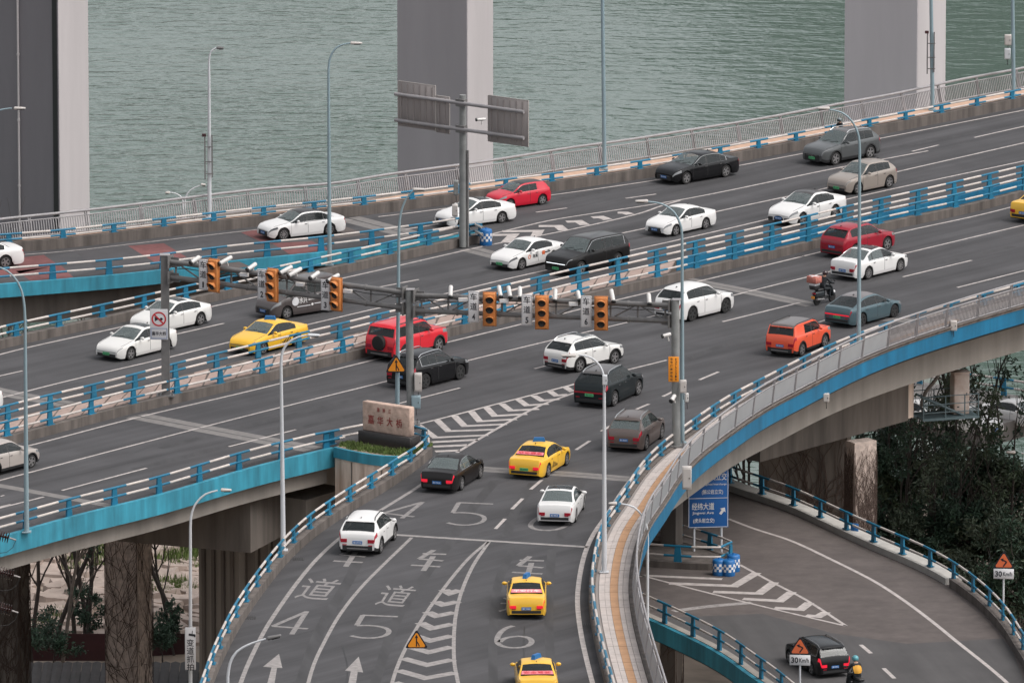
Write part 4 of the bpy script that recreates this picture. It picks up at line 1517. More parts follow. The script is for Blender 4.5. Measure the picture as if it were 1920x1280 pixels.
    if ty in ('sedan', 'limo', 'fastback', 'suv', 'cross'):
        b = MB()
        u = w1 + .25
        b.add([(X(u) - .12, -.012, zt(u) + .02), (X(u) + .12, -.012, zt(u) + .02), (X(u) + .12, .012, zt(u) + .02), (X(u) - .12, .012, zt(u) + .02), (X(u) - .10, 0, zt(u) + .11)], [(0, 1, 4), (1, 2, 4), (2, 3, 4), (3, 0, 4)])
        b.build('antenna', M['trim'], root)
    if rails and rails != 'none':
        for sy in (-1, 1):
            b = MB()
            pts = []
            for i in range(9):
                u = w1 + .08 + (rf + .0 - w1 - .08) * i / 8
                t = zt(u)
                hgt2 = t - min(bl0 + rise * (1 - u / L) - .03, t - .035)
                y = ww(u) * .95 - .075 - s['tum'] * hgt2
                pts.append((X(u), sy * y, t + (.055 if 0 < i < 8 else .0)))
            b.tube(pts, .022, 6)
            b.build('roof_rail', M['chrome'] if rails == 'silver' else M['trim'], root)
    if chromeline:
        for sy in (-1, 1):
            b = MB()
            pts = []
            for i in range(12):
                u = gq + .02 + (cw - .12 - gq) * i / 11
                t = zt(u)
                be = min(bl0 + rise * (1 - u / L) - .03, t - .035)
                pts.append((X(u), sy * (ww(u) * .95 - .004), be + .012))
            up = []
            for i in range(12):
                u = gq + .02 + (cw - .12 - gq) * (11 - i) / 11
                t = zt(u)
                be = min(bl0 + rise * (1 - u / L) - .03, t - .035)
                hh = t - be
                up.append((X(u), sy * (ww(u) * .95 - .012 - s['tum'] * hh * .88 - .03 * hh * hh), be + .89 * hh))
            b.tube(pts + up + [pts[0]], .014, 5)
            b.build('window_trim', M['chrome'], root)
    if spare:
        b = MB()
        b.lathe([(.02, .10), (.20, .11), (.34, .08), (.36, 0), (.36, -.12), (0, -.12)], n=20, axis='x')
        for i in range(len(b.v)):
            b.v[i] = (-L / 2 - .06 - b.v[i][0] * 1.0, b.v[i][1], b.v[i][2] + .88)
        o = b.build('spare_wheel', M['tyre'], root, smooth=40)
    if taxi:
        o = obj('roof_sign', _taxi_sign, root, M[taxi['sign']])
        o.location = (X(taxi.get('u', rf - .45)), 0, zt(rf - .45) + .13)
        o.rotation_euler = (0, 0, taxi.get('rz', 0.0))
        t = obj('sign_print', text_fit('出租 TAXI', .52, .11, .01), o, M['text_white'])
        t.location = (-.085, 0, .0)
        t.rotation_euler = (RD(80), 0, -math.pi / 2)
        t = obj('sign_print', t.data, o)
        t.location = (.085, 0, .0)
        t.rotation_euler = (RD(80), 0, math.pi / 2)
        if taxi.get('banner'):
            ub = w0 + .04
            ue = w0 + .25
            z0_, z1_ = zt(ub), zt(ue)
            y0 = ww(w0) * .80
            b = MB()
            g = .028 + .035
            b.quad((X(ub), -y0 + .02, z0_ + g), (X(ub), y0 - .02, z0_ + g), (X(ue), y0 * .95 - .02, z1_ + g), (X(ue), -y0 * .95 + .02, z1_ + g))
            o = b.build('led_banner', M['pink_led'], root)
            t = obj('banner_print', text_fit(taxi['banner'], y0 * 1.65, .17, .012), o, M['text_white'] if taxi.get('bw') else M['text_red'])
            an = math.atan2(z1_ - z0_, ue - ub)
            t.location = (X((ub + ue) / 2), 0, (z0_ + z1_) / 2 + g + .008)
            t.rotation_euler = (an, 0, -math.pi / 2)
        if taxi.get('side'):
            for sy in (-1, 1):
                b = MB()
                for i in range(6):
                    x0 = X(ra + Ra + .08 + i * .13)
                    y = sy * (W / 2 + .006)
                    hh = .30 - .04 * i
                    b.add([(x0, y, .36), (x0 + .07, y, .36), (x0 + .07 + hh * .5, y - sy * .004, .36 + hh), (x0 + hh * .5, y - sy * .004, .36 + hh)], [(0, 1, 2, 3)])
                b.build('side_livery', M['text_black'], root, 'stuff')
    if extra:
        extra(root, X, ww, zt, s)
    return root
WHITE = ('white', (0.74, 0.725, 0.71))
PEARL = ('pearl_white', (0.70, 0.685, 0.66))
IVORY = ('ivory', (0.62, 0.59, 0.565))
BLACK = ('black', (0.008, 0.008, 0.009), 0.0, 0.22)
YELLOW = ('taxi_yellow', (0.83, 0.47, 0.035))
RED = ('red', (0.56, 0.008, 0.030))
# --- far carriageway, coming towards the camera
car('sedan', 'white sedan with a black roof on the far deck beside the red paving', 'limo', (526, 452), (625, 441), 'L', WHITE, top=('roof_black', (.02, .018, .018)), wheel='multi', lights='dark', chromeline=True, ext=(482, 648))
car('sedan', 'white sedan with a sunroof half hidden behind the tall sign post', 'sedan', (857, 430), (946, 418), 'L', WHITE, sunroof=True, grille='wide', ext=(815, 968))
car('hatchback', 'red hatchback with a black roof beside the sunroof sedan', 'hatch', (959, 393), (1022, 384), 'L', RED, top=('roof_black', (.02, .018, .018)), quarter=False, ext=(910, 1033))
car('sedan', 'long black sedan with chrome window trim alone by the river side kerb', 'limo', (1284, 346), (1363, 332), 'L', BLACK, grille='wide', chromeline=True, scale=1.0, ext=(1228, 1386))
car('suv', 'dark grey SUV with a green plate in front of the half hidden scooter rider', 'suv', (1562, 311), (1636, 297), 'L', ('slate_grey', (.095, .100, .102), .3), top=('roof_grey', (.09, .085, .085)), rails='silver', plate='green', lights='slim', grille='wide', clad=True, ext=(1505, 1651))
car('crossover', 'champagne crossover with slim lamps beside the dark grey SUV', 'cross', (1608, 365), (1670, 352), 'L', ('champagne', (.33, .285, .25), .25), plate='green', lights='slim', grille='closed', ext=(1551, 1682))
car('sedan', 'small white sedan by the tip of the far hatched area', 'sedan', (1268, 443), (1329, 429), 'L', WHITE, lights='plain', scale=.93, ext=(1210, 1343))
car('sedan', 'white sporty sedan with an oval black grille behind the median rail', 'sedan', (1499, 424), (1570, 407), 'L', WHITE, top=('roof_dark', (.05, .045, .045)), grille='oval', lights='plain', ext=(1440, 1587))
def didi(root, X, ww, zt, s):
    b = MB()
    b.lathe([(.12, 0), (.12, .004), (.075, .004), (.075, 0)], n=16, axis='y', caps=False)
    o = b.build('door_logo', M['sign_coral'], root)
    y = s['W'] / 2 + .004
    o.location = (X(s['L'] - s['fo'] - .62), y, .66)
    t = obj('door_print', text_fit('滴滴', .42, .20, .012), root, M['text_black'])
    t.location = (X(s['L'] - s['fo'] - 1.12), y + .008, .66)
    t.rotation_euler = (math.pi / 2, 0, math.pi)
    b = MB()
    b.box((X(s['L'] - s['fo'] - 1.85), y + .004, .74), (.24, .008, .20))
    b.build('door_logo', M['sign_coral'], root)
    b = MB()
    b.box((X(s['L'] - s['fo'] - 2.22), y - .002, .74), (.44, .008, .055))
    b.build('door_stripe', M['text_black'], root)
car('sedan', 'white ride hailing sedan with a red ring logo on its door', 'sedan', (974, 508), (1043, 492), 'L', WHITE, plate='green', lights='dark', grille='closed', extra=didi, ext=(919, 1058))
car('suv', 'large black SUV with a full width light bar behind the median rail', 'bigsuv', (1086, 517), (1161, 500), 'L', ('soft_black', (.012, .011, .011), 0.0, .35), plate='green', lights='on', grille='closed', chromeline=True, top=('roof_black2', (.035, .032, .031)), ext=(1022, 1181))
def van_art(root, X, ww, zt, s):
    for sy in (1, -1):
        y = sy * (s['W'] / 2 + .008)
        fr = s['L'] - s['fo']
        rot = (math.pi / 2, 0, math.pi if sy > 0 else 0)
        b = MB()
        b.lathe([(.22, 0), (.22, .006), (0, .007)], n=22, axis='y')
        o = b.build('side_logo', M['sign_white'], root)
        o.location = (X(fr - .52), y, .84)
        if sy < 0:
            o.rotation_euler = (0, 0, math.pi)
        for body, u, w, h, z_ in (('水兴', fr - 1.02, .52, .32, .86), ('品质果品', fr - 1.68, .66, .28, .94), ('●', fr - 1.60, .14, .13, .58)):
            t = obj('side_print', text_fit(body, w, h, .01), root, M['text_white'])
            t.location = (X(u), y + sy * .004, z_)
            t.rotation_euler = rot
        b = MB()
        b.box((X(fr - 1.05), y, .55), (.85, .006, .04)); b.box((X(fr - 2.05), y, .60), (.62, .006, .04))
        b.build('side_stripe', M['sign_white'], root)
car('van', 'dark brown grey delivery van with white lettering and round logo', 'van', (537, 597), (613, 585), 'L', ('brown_grey', (.075, .062, .060)), lights='plain', grille='wide', quarter=False, extra=van_art, cat='van', glass=None, ext=(479, 642))
car('taxi', 'yellow taxi with a blue roof sign coming past the grey van', 'sedan', (491, 666), (562, 648), 'L', YELLOW, taxi=dict(sign='barrel_blue', side=True, rz=.5), plate='green', lights='slim', grille='closed', cat='taxi', ext=(430, 578))
car('sedan', 'white sedan with a tinted sunroof behind the no horn sign', 'fastback', (290, 628), (375, 609), 'L', PEARL, sunroof=True, lights='dark', grille='closed', ext=(243, 397))
car('sedan', 'white fastback with a black lower grille and green plate near the no horn sign', 'fastback', (244, 677), (320, 658), 'L', PEARL, sunroof=True, plate='green', lights='slim', grille='closed', ext=(180, 332))
car('sedan', 'white coupe sedan leaving the frame on the far left deck', 'sedan', (-82, 512), (10, 503), 'L', WHITE, lights='dark')
car('sedan', 'tail end of a white car beside the left median rail', 'sedan', (-92, 796), (-20, 778), 'L', WHITE)
# --- near carriageway, driving away
car('suv', 'crimson SUV with a dark glass roof beside the median rail', 'suv', (1666, 468), (1594, 485), 'R', ('crimson', (.30, .005, .020)), sunroof=True, tail='bar', lights='plain', scale=1.0, ext=(1538, 1678))
car('sedan', 'white sedan with a dark sunroof ahead of the motorbike', 'sedan', (1691, 508), (1624, 525), 'R', WHITE, sunroof=True, wheel='multi', chromeline=True, glass=M['glass_light'], ext=(1557, 1702))
car('sedan', 'steel blue electric fastback with a full width red tail bar', 'fastback', (1679, 595), (1617, 612), 'R', ('steel_blue', (.085, .135, .155), .3), top=('roof_grey2', (.16, .14, .138)), tail='barred', plate='green', wheel='dark', ext=(1546, 1690))
car('suv', 'bright orange boxy SUV with a grey roof and black rails', 'box', (1548, 651), (1503, 668), 'R', ('bright_orange', (.80, .105, .045)), top=('roof_taupe', (.12, .10, .095)), rails='black', clad=True, quarter=False, ext=(1436, 1557))
car('suv', 'white SUV with black star wheels beside the right gantry post', 'suv', (1362, 586), (1295, 603), 'R', WHITE, wheel='dark', clad=False, glass=M['glass'], ext=(1227, 1376))
car('off_roader', 'bright red boxy off-roader with a spare wheel on its tailgate', 'box', (823, 658), (752, 677), 'R', ('bright_red', (.66, .018, .032)), clad=True, spare=True, rails='black', tail='split', scale=1.06, ext=(685, 839))
car('suv', 'black SUV with chrome window trim passing the stone monument', 'suv', (866, 711), (797, 729), 'R', BLACK, rails='silver', wheel='dark', chromeline=True, tail='split', ext=(725, 879))
car('suv', 'white SUV with a dark sunroof under the lane 5 signal', 'suv', (1156, 682), (1087, 698), 'R', PEARL, sunroof=True, rails='silver', clad=True, ext=(1019, 1169))
car('suv', 'charcoal SUV with silver roof rails and a green plate by the hatched gore', 'suv', (1196, 740), (1148, 762), 'R', ('charcoal_green', (.014, .019, .021), .2), rails='silver', plate='green', tail='bar', top=('roof_charcoal', (.085, .078, .076)), scale=1.07, ext=(1076, 1206))
car('suv', 'brown SUV with silver roof rails just before the curved footpath', 'suv', (1239, 822), (1209, 844), 'R', ('taupe_brown', (.135, .105, .095), .3), rails='silver', tail='split', glass=M['glass_light'], scale=.98, ext=(1139, 1246))
car('taxi', 'yellow taxi with black side dashes crossing the expansion joint', 'sedan', (1061, 872), (1025, 894), 'R', YELLOW, taxi=dict(sign='barrel_blue', banner='欢迎乘坐', side=True, rz=.35), plate='green', tail='on', cat='taxi', ext=(954, 1069))
car('sedan', 'black sedan with lit red tail lamps beside the planter rail', 'sedan', (900, 896), (864, 919), 'R', ('worn_black', (.012, .010, .010)), tail='on', chromeline=True, glass=M['glass_light'], scale=1.02, ext=(789, 907))
car('sedan', 'white sedan seen from behind over the painted figure 6', 'sedan', (1095, 956), (1082, 977), 'R', WHITE, sunroof=True, tail='split', glass=M['glass_light'], scale=1.0, ext=(1007, 1097))
car('suv', 'white compact SUV with black roof bars on the painted lane 4', 'cross', (735, 1013), (711, 1036), 'R', WHITE, rails='black', clad=True, tail='split', scale=.97, ext=(636, 744))
car('taxi', 'yellow taxi with a green roof sign following lane 6 from behind', 'sedan', (987.5, 1114), (987, 1164), 'C', YELLOW, taxi=dict(sign='taxi_green', banner='平安行车', bw=True, rz=1.25), tail='on', cat='taxi', scale=.97)
car('taxi', 'yellow taxi with a blue roof sign cut off by the bottom edge', 'sedan', (1001, 1266), (1009, 1319), 'C', YELLOW, taxi=dict(sign='barrel_blue', banner='安全驾驶', rz=1.0), cat='taxi', scale=.97)
car('crossover', 'beige crossover entering at the left edge of the near carriageway', 'cross', (58, 877), (-9, 894), 'R', ('beige', (.42, .375, .345), .1), clad=True)
car('taxi', 'tail of a yellow taxi just leaving at the right edge', 'sedan', (2027, 402), (1967, 417), 'R', YELLOW, taxi=dict(sign='barrel_blue'), cat='taxi')
car('suv', 'black SUV with upright pink tail lamps on the lower curved ramp', 'bigsuv', (1477, 1243), (1520, 1266), 'L', BLACK, z=ZL, rails='silver', tail='on', chromeline=True, scale=1.03, ext=(1474, 1592))
M['shed_roof'] = mat('dark_roof_sheet', (0.035, 0.03, 0.03), 0.7, var=.4, vscale=1.5)
# ============================================================ river bank and ground under the viaducts
ZG = -24.0
def terrain(x, y):
    z = ZG + 0.35 * math.sin(x * .31 + y * .11) + 0.25 * math.sin(x * .13 - y * .37)
    if y > 556:
        z -= (y - 556) * 0.21
    return z
b = MB()
nx, ny = 60, 56
for j in range(ny + 1):
    for i in range(nx + 1):
        x = -120 + 240 * i / nx
        y = 360 + 235 * j / ny
        b.v.append((x, y, terrain(x, y)))
for j in range(ny):
    for i in range(nx):
        a = j * (nx + 1) + i
        b.f.append((a, a + 1, a + nx + 2, a + nx + 1))
        b.mi.append(0)
ground = b.build('ground', M['soil'], None, 'structure', smooth=60)

# stone slabs of the bank
rr = random.Random(11)
bank = bpy.data.objects.new('riverbank', bpy.data.meshes.new('riverbank'))
bank['kind'] = 'structure'
link(bank)
n = 0
for v in range(1030, 1216, 9):
    for k in range(9):
        u = 30 + 460 * (k + rr.uniform(.1, .9)) / 9
        c = P(u, v, ZG)
        z = terrain(c.x, c.y)
        w, d, h = rr.uniform(.7, 1.5), rr.uniform(.6, 1.2), rr.uniform(.12, .34)
        m_ = rr.randint(5, 7)
        ring = [(w * math.cos(2 * math.pi * q / m_ + rr.uniform(-.3, .3)), d * math.sin(2 * math.pi * q / m_ + rr.uniform(-.3, .3))) for q in range(m_)]
        b = MB()
        vs = [(x, y, -.3) for x, y in ring] + [(x * .9, y * .9, h + rr.uniform(-.08, .08)) for x, y in ring]
        b.add(vs, [tuple(range(m_, 2 * m_))] + [(q, (q + 1) % m_, m_ + (q + 1) % m_, m_ + q) for q in range(m_)])
        o = b.build('stone', M['rock'], bank)
        o.location = (c.x, c.y, z)
        o.rotation_euler = (rr.uniform(-.12, .12), rr.uniform(-.12, .12), 0)
# grass
def grass(name, spots, hgt, dens_, m):
    b = MB()
    for (c, rad) in spots:
        for _ in range(int(dens_ * rad * rad)):
            a, q = rr.uniform(0, 6.283), rad * math.sqrt(rr.random())
            x, y = c.x + q * math.cos(a), c.y + q * math.sin(a)
            z = c.z
            h = hgt * rr.uniform(.5, 1.2)
            t = rr.uniform(0, 6.283)
            w = .035 + .03 * hgt
            dx, dy = math.cos(t) * w, math.sin(t) * w
            lx, ly = rr.uniform(-.3, .3) * h, rr.uniform(-.3, .3) * h
            b.add([(x - dx, y - dy, z - .03), (x + dx, y + dy, z - .03), (x + lx, y + ly, z + h)], [(0, 1, 2)])
    o = b.build(name, m, None, 'stuff')
    o['label'] = 'short green grass on the ' + ('planter under the monument' if 'planter' in name else 'stony river bank')
    return o
spots = []
for u, v, r_ in [(120,1035,2.6),(150,1045,2.4),(175,1062,2.0),(90,1040,2.2),(60,1050,1.6),(300,1110,1.3),(320,1100,1.2),(345,1112,1.2),(300,1128,1.0),(75,1172,.9),(95,1166,.9),(110,1160,.8),(300,1030,2.2),(330,1032,2.4),(355,1040,2.2),(180,1040,2.0)]:
    c = P(u, v, ZG)
    spots.append((Vector((c.x, c.y, terrain(c.x, c.y))), r_))
grass('grass', spots, .45, 120, M['grass'])

# hills across the river, far out of sight line, reflected in the water
def hill(name, x0, x1, y0, hmax, seed, m):
    r_ = random.Random(seed)
    b = MB()
    n, k = 40, 8
    ph = [r_.uniform(0, 6) for _ in range(4)]
    for j in range(k + 1):
        for i in range(n + 1):
            f = i / n
            x = x0 + (x1 - x0) * f
            e = min(1, 30 * f, 5 * (1 - f))
            h = hmax * e * (.65 + .2 * math.sin(f * 9 + ph[0]) + .15 * math.sin(f * 23 + ph[1]))
            t = j / k
            b.v.append((x + 18 * math.sin(f * 31 + t * 3 + ph[2]), y0 + t * 500, ZW - 2 + h * math.sin(t * math.pi / 2) ** .9 + 6 * math.sin(f * 47 + t * 9)))
    for j in range(k):
        for i in range(n):
            a = j * (n + 1) + i
            b.f.append((a, a + 1, a + n + 2, a + n + 1))
            b.mi.append(0)
    return b.build(name, m, None, 'structure', smooth=80)
M['hill'] = mat('wooded_hill', (0.026, 0.040, 0.030), 0.95, var=0.4, vscale=0.03)
hill('hill', -14, 900, 1180, 430, 5, M['hill'])


# ============================================================ piers
def face_box(u0, us, u1, y, z0, z1, psi, name, m, parent, m2=None):
    """upright box: nearest edge on sight line us at depth y, left and right faces receding"""
    c = Q(us, 640, y)
    s = FPX / (y * math.cos(PITCH) + 20)
    wl = (us - u0) / s / math.cos(psi)
    wr_ = (u1 - us) / s / max(math.sin(psi), .05)
    dl = Vector((-math.cos(psi), math.sin(psi), 0)) * wl
    dr = Vector((math.sin(psi), math.cos(psi), 0)) * wr_
    a = Vector((c.x, y, 0))
    ring = [a, a + dr, a + dr + dl, a + dl]
    vs = [(p.x, p.y, z0) for p in ring] + [(p.x, p.y, z1) for p in ring]
    b = MB()
    b.add(vs, [(0, 1, 5, 4)], 1 if m2 else 0)
    b.add(vs, [(1, 2, 6, 5), (2, 3, 7, 6), (4, 5, 6, 7)], 0)
    b.add(vs, [(3, 0, 4, 7)], 0)
    o = obj(name, b.mesh(name), parent, [m, m2] if m2 else m)
    return o, a, dl, dr
M['pier_darkest'] = mat('dark_grey_pier_front', (0.19, 0.173, 0.19), 0.8, var=0.12, vscale=0.4, streak=True)
def big_pier(label, u0, us, u1, y, mdark, groove=None, pipe=None):
    root = thing('bridge_pier', label, 'bridge pier', (0, 0, 0))
    _, a, dl, dr = face_box(u0, us, u1, y, ZW - 4, 34, RD(30), 'shaft', M['pier_light'], root, None)
    # separately toned sheet over the front face, 6 cm proud
    n = Vector((-dl.y, dl.x, 0)).normalized()
    if n.y > 0:
        n = -n
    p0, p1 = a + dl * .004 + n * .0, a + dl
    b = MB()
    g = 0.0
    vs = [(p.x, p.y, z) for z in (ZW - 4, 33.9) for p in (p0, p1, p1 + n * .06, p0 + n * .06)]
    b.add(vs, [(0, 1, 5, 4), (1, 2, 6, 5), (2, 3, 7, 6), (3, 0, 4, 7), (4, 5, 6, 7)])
    b.build('front_sheet', mdark, root)
    if groove:
        q = a + dl * groove[0] + n * .06
        q2 = a + dl * groove[1] + n * .06
        b = MB()
        vs = [(p.x, p.y, z) for z in (ZW - 4, 33.8) for p in (q, q2, q2 + n * .05, q + n * .05)]
        b.add(vs, [(0, 1, 5, 4), (1, 2, 6, 5), (2, 3, 7, 6), (3, 0, 4, 7)])
        b.build('joint_strip', M['trim'], root)
    if pipe:
        q = a + dl * pipe + n * .22
        b = MB()
        b.tube([(q.x, q.y, ZW - 2), (q.x, q.y, 33)], .07, 8)
        for i in range(14):
            b.tube([(q.x, q.y, ZW + i * 4.4), (q.x, q.y, ZW + i * 4.4 + .15)], .10, 8)
        b.build('drain_pipe', M['pier_light'], root)
    return root
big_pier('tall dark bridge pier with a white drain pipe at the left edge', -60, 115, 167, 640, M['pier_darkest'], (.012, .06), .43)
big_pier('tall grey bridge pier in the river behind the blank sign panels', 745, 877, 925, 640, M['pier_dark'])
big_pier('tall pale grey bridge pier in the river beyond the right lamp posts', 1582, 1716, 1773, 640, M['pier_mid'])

# viaduct piers under the near deck
def vines(parent, a, d, n, z0, z1, count, seed, spread=.5, thick=.013):
    r_ = random.Random(seed)
    b = MB()
    W_ = d.length
    e = d.normalized()
    for _ in range(count):
        s = r_.uniform(0, W_)
        z = r_.uniform(z0, z0 + (z1 - z0) * .6)
        th = r_.gauss(math.pi / 2, .55)
        pts = []
        for k in range(r_.randint(6, 16)):
            pts.append(a + e * s + n * (.03 + .05 * r_.random()) + Vector((0, 0, z)))
            th += r_.gauss(0, .35)
            if r_.random() < .5:
                th += (math.pi / 2 - th) * .2
            L_ = r_.uniform(.25, .6)
            s += L_ * math.cos(th)
            z += L_ * math.sin(th)
            s = min(max(s, 0), W_)
            if z > z1 or z < z0:
                break
        if len(pts) > 2:
            b.tube(pts, [thick * (1 - .6 * i / len(pts)) for i in range(len(pts))], 4, caps=False)
    return b.build('bare_vine', M['vine'], parent, 'stuff')
def column(label, u0, us, u1, y, z1, psi, m, vine=0, z0=None, m2=None, zv=-19):
    root = thing('viaduct_column', label, 'column', (0, 0, 0))
    o, a, dl, dr = face_box(u0, us, u1, y, z0 or ZG - 1, z1, psi, 'shaft', m, root)
    if vine:
        n1 = Vector((dl.y, -dl.x, 0)).normalized()
        if n1.y > 0:
            n1 = -n1
        vines(root, a, dl, n1, zv, z1 - .3, vine, 3 + int(u0))
        n2 = Vector((dr.y, -dr.x, 0)).normalized()
        if n2.dot(dl) > 0:
            n2 = -n2
        vines(root, a, dr, n2, zv, z1 - .3, vine // 2, 5 + int(u0), thick=.014)
    return root
M['column_brown'] = mat('brown_column_concrete', (0.56, 0.46, 0.405), 0.9, var=0.4, vscale=3.5, bump=.5, bscale=7)
column('vine covered concrete column under the near left deck', 192, 254, 279, 486, -3.4, RD(24), M['column_brown'], 80)
column('dark ivy grown column at the left edge behind the insulators', -50, 30, 48, 480, -3.0, RD(24), M['concrete_dark'], 160)
column('pale vine covered column beside the evergreens above the lower ramp', 1588, 1604, 1646, 486, -5.0, RD(58), M['column_brown'], 330, zv=-13)
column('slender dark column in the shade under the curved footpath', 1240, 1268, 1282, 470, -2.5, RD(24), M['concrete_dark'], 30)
# broad wall pier with dark groove strips and cap
root = thing('wall_pier', 'broad grooved concrete wall pier between near deck and lamp post', 'bridge pier', (0, 0, 0))
o, a, dl, dr = face_box(368, 446, 640, 466, ZG - 1, -1.2, RD(38), 'shaft', M['concrete'], root)
n1 = Vector((dl.y, -dl.x, 0)).normalized()
n1 = n1 if n1.y < 0 else -n1
n2 = Vector((dr.y, -dr.x, 0)).normalized()
n2 = n2 if n2.dot(dl) < 0 else -n2
for base, dd, nn, fs in ((a, dl, n1, (.12, .34, .58, .82)), (a, dr, n2, (.06, .18, .3))):
    for f in fs:
        p, q = base + dd * f, base + dd * (f + .07)
        b = MB()
        vs = [(w_.x, w_.y, z) for z in (ZG - 1, -1.6) for w_ in (p, q, q + nn * .14, p + nn * .14)]
        b.add(vs, [(0, 1, 5, 4), (1, 2, 6, 5), (2, 3, 7, 6), (3, 0, 4, 7)])
        b.build('groove_strip', M['concrete_dark'], root)  # dark proud strips imitate the shaded grooves of the pier
o, a2, dl2, dr2 = face_box(505, 572, 650, 462, -4.6, -2.6, RD(35), 'cap', M['concrete'], root)
# cross beam in the shade under the near deck
def beam(label, px, z0, z1, depth, m):
    root = thing('cross_beam', label, 'cross beam', (0, 0, 0))
    p, q = P(*px[0], z0), P(*px[1], z0)
    d = (q - p).normalized()
    n = Vector((-d.y, d.x, 0))
    b = MB()
    ring = [p, q, q + n * depth, p + n * depth]
    vs = [(w_.x, w_.y, z) for z in (z0, z1) for w_ in ring]
    b.add(vs, [(3, 2, 1, 0), (4, 5, 6, 7), (0, 1, 5, 4), (1, 2, 6, 5), (2, 3, 7, 6), (3, 0, 4, 7)])
    b.build('beam', m, root)
    return root
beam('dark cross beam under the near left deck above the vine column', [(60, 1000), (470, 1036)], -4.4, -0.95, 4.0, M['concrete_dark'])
cb = beam('beige cross beam under the curved footpath beside the white cabinet', [(1425, 866), (1703, 788)], -5.6, -1.4, 2.4, M['concrete_dark'])  # dark material puts the shade on the long face into its colour
pe, qe = P(1425, 866, -5.6), P(1703, 788, -5.6)
de = (qe - pe).normalized()
ne = Vector((-de.y, de.x, 0))
b = MB()
ring = [qe + de * .003, qe + de * .45, qe + de * .45 + ne * 2.4, qe + ne * 2.4 + de * .003]
vs = [(w_.x, w_.y, z) for z in (-5.5, -1.42) for w_ in ring]
b.add(vs, [(3, 2, 1, 0), (4, 5, 6, 7), (0, 1, 5, 4), (1, 2, 6, 5), (2, 3, 7, 6), (3, 0, 4, 7)])
b.build('lit_end_block', M['concrete_pink'], cb)  # pale piece paints the light on the beam's right end
# shaded wall pier behind it
root = thing('wall_pier', 'dark vine grown wall pier behind the blue direction sign', 'bridge pier', (0, 0, 0))
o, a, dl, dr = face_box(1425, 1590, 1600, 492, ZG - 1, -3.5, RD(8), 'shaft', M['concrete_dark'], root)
n1 = Vector((dl.y, -dl.x, 0)).normalized()
n1 = n1 if n1.y < 0 else -n1
vines(root, a, dl, n1, ZG + 8, -4, 160, 77, thick=.018)
# retaining wall under the planter nose with its blue band
root = thing('planter_wall', 'curved stained planter wall with a blue band under the stone monument', 'wall', (0, 0, 0))
pl = even(smooth_curve(PL, .3), 4)
sweep('blue_band', pl, rectp(-.16, 0.02, -.34, .16), M['fascia'], None, root)
sweep('wall_face', pl, rectp(-.06, 0.06, -6.5, -.341), M['concrete_pink'], None, root)
for i in range(4, len(pl) - 2, 6):
    t = tang(pl, i)
    p = pl[i]
    b = MB()
    b.box((p.x + t.y * .08, p.y - t.x * .08, -3.4), (.05, .05, 6.0), math.atan2(t.y, t.x))
    b.build('joint_strip', M['concrete_dark'], root)
# planter bed
bed = [Vector((p.x, p.y, 0)) for p in pl] + [P(u, v) for u, v in [(800,840),(800,832),(775,829),(728,823),(682,831),(648,838)]]
polygon('planter_soil', bed, 0.16, M['soil'], 'structure')
sp = [(Vector((P(u, v).x, P(u, v).y, .17)), r_) for u, v, r_ in [(660,840,.55),(672,845,.6),(690,848,.6),(710,851,.6),(730,854,.6),(750,855,.6),(768,853,.6),(785,847,.6),(795,840,.4),(650,841,.4)]]
grass('planter_grass', sp, .17, 800, M['grass'])

# ============================================================ trees
def branch_tubes(b, p, d, L, r, depth, r_, spread=.55, n=6, tips=None, mi=0, up=.15):
    k = 4
    pts, rs = [p], [r]
    q, e = p.copy(), d.copy()
    for i in range(k):
        e = (e + Vector((r_.gauss(0, .12), r_.gauss(0, .12), r_.gauss(up * .3, .08)))).normalized()
        q = q + e * (L / k)
        pts.append(q.copy())
        rs.append(max(r * (1 - .5 * (i + 1) / k), .008))
    b.tube(pts, rs, n, mi=mi, caps=False)
    if tips is not None and depth <= 1:
        tips.append((q.copy(), L))
        tips.append((pts[2].copy(), L))
    if depth == 0:
        return
    for _ in range(r_.randint(2, 3)):
        i = r_.randint(1, k)
        a = r_.uniform(0, 6.283)
        s = spread * r_.uniform(.7, 1.4)
        side = Vector((math.cos(a), math.sin(a), 0))
        nd = (e * math.cos(s) + side * math.sin(s) + Vector((0, 0, up))).normalized()
        branch_tubes(b, pts[i], nd, L * r_.uniform(.55, .8), rs[i] * .62, depth - 1, r_, spread, max(4, n - 1), tips, mi, up)
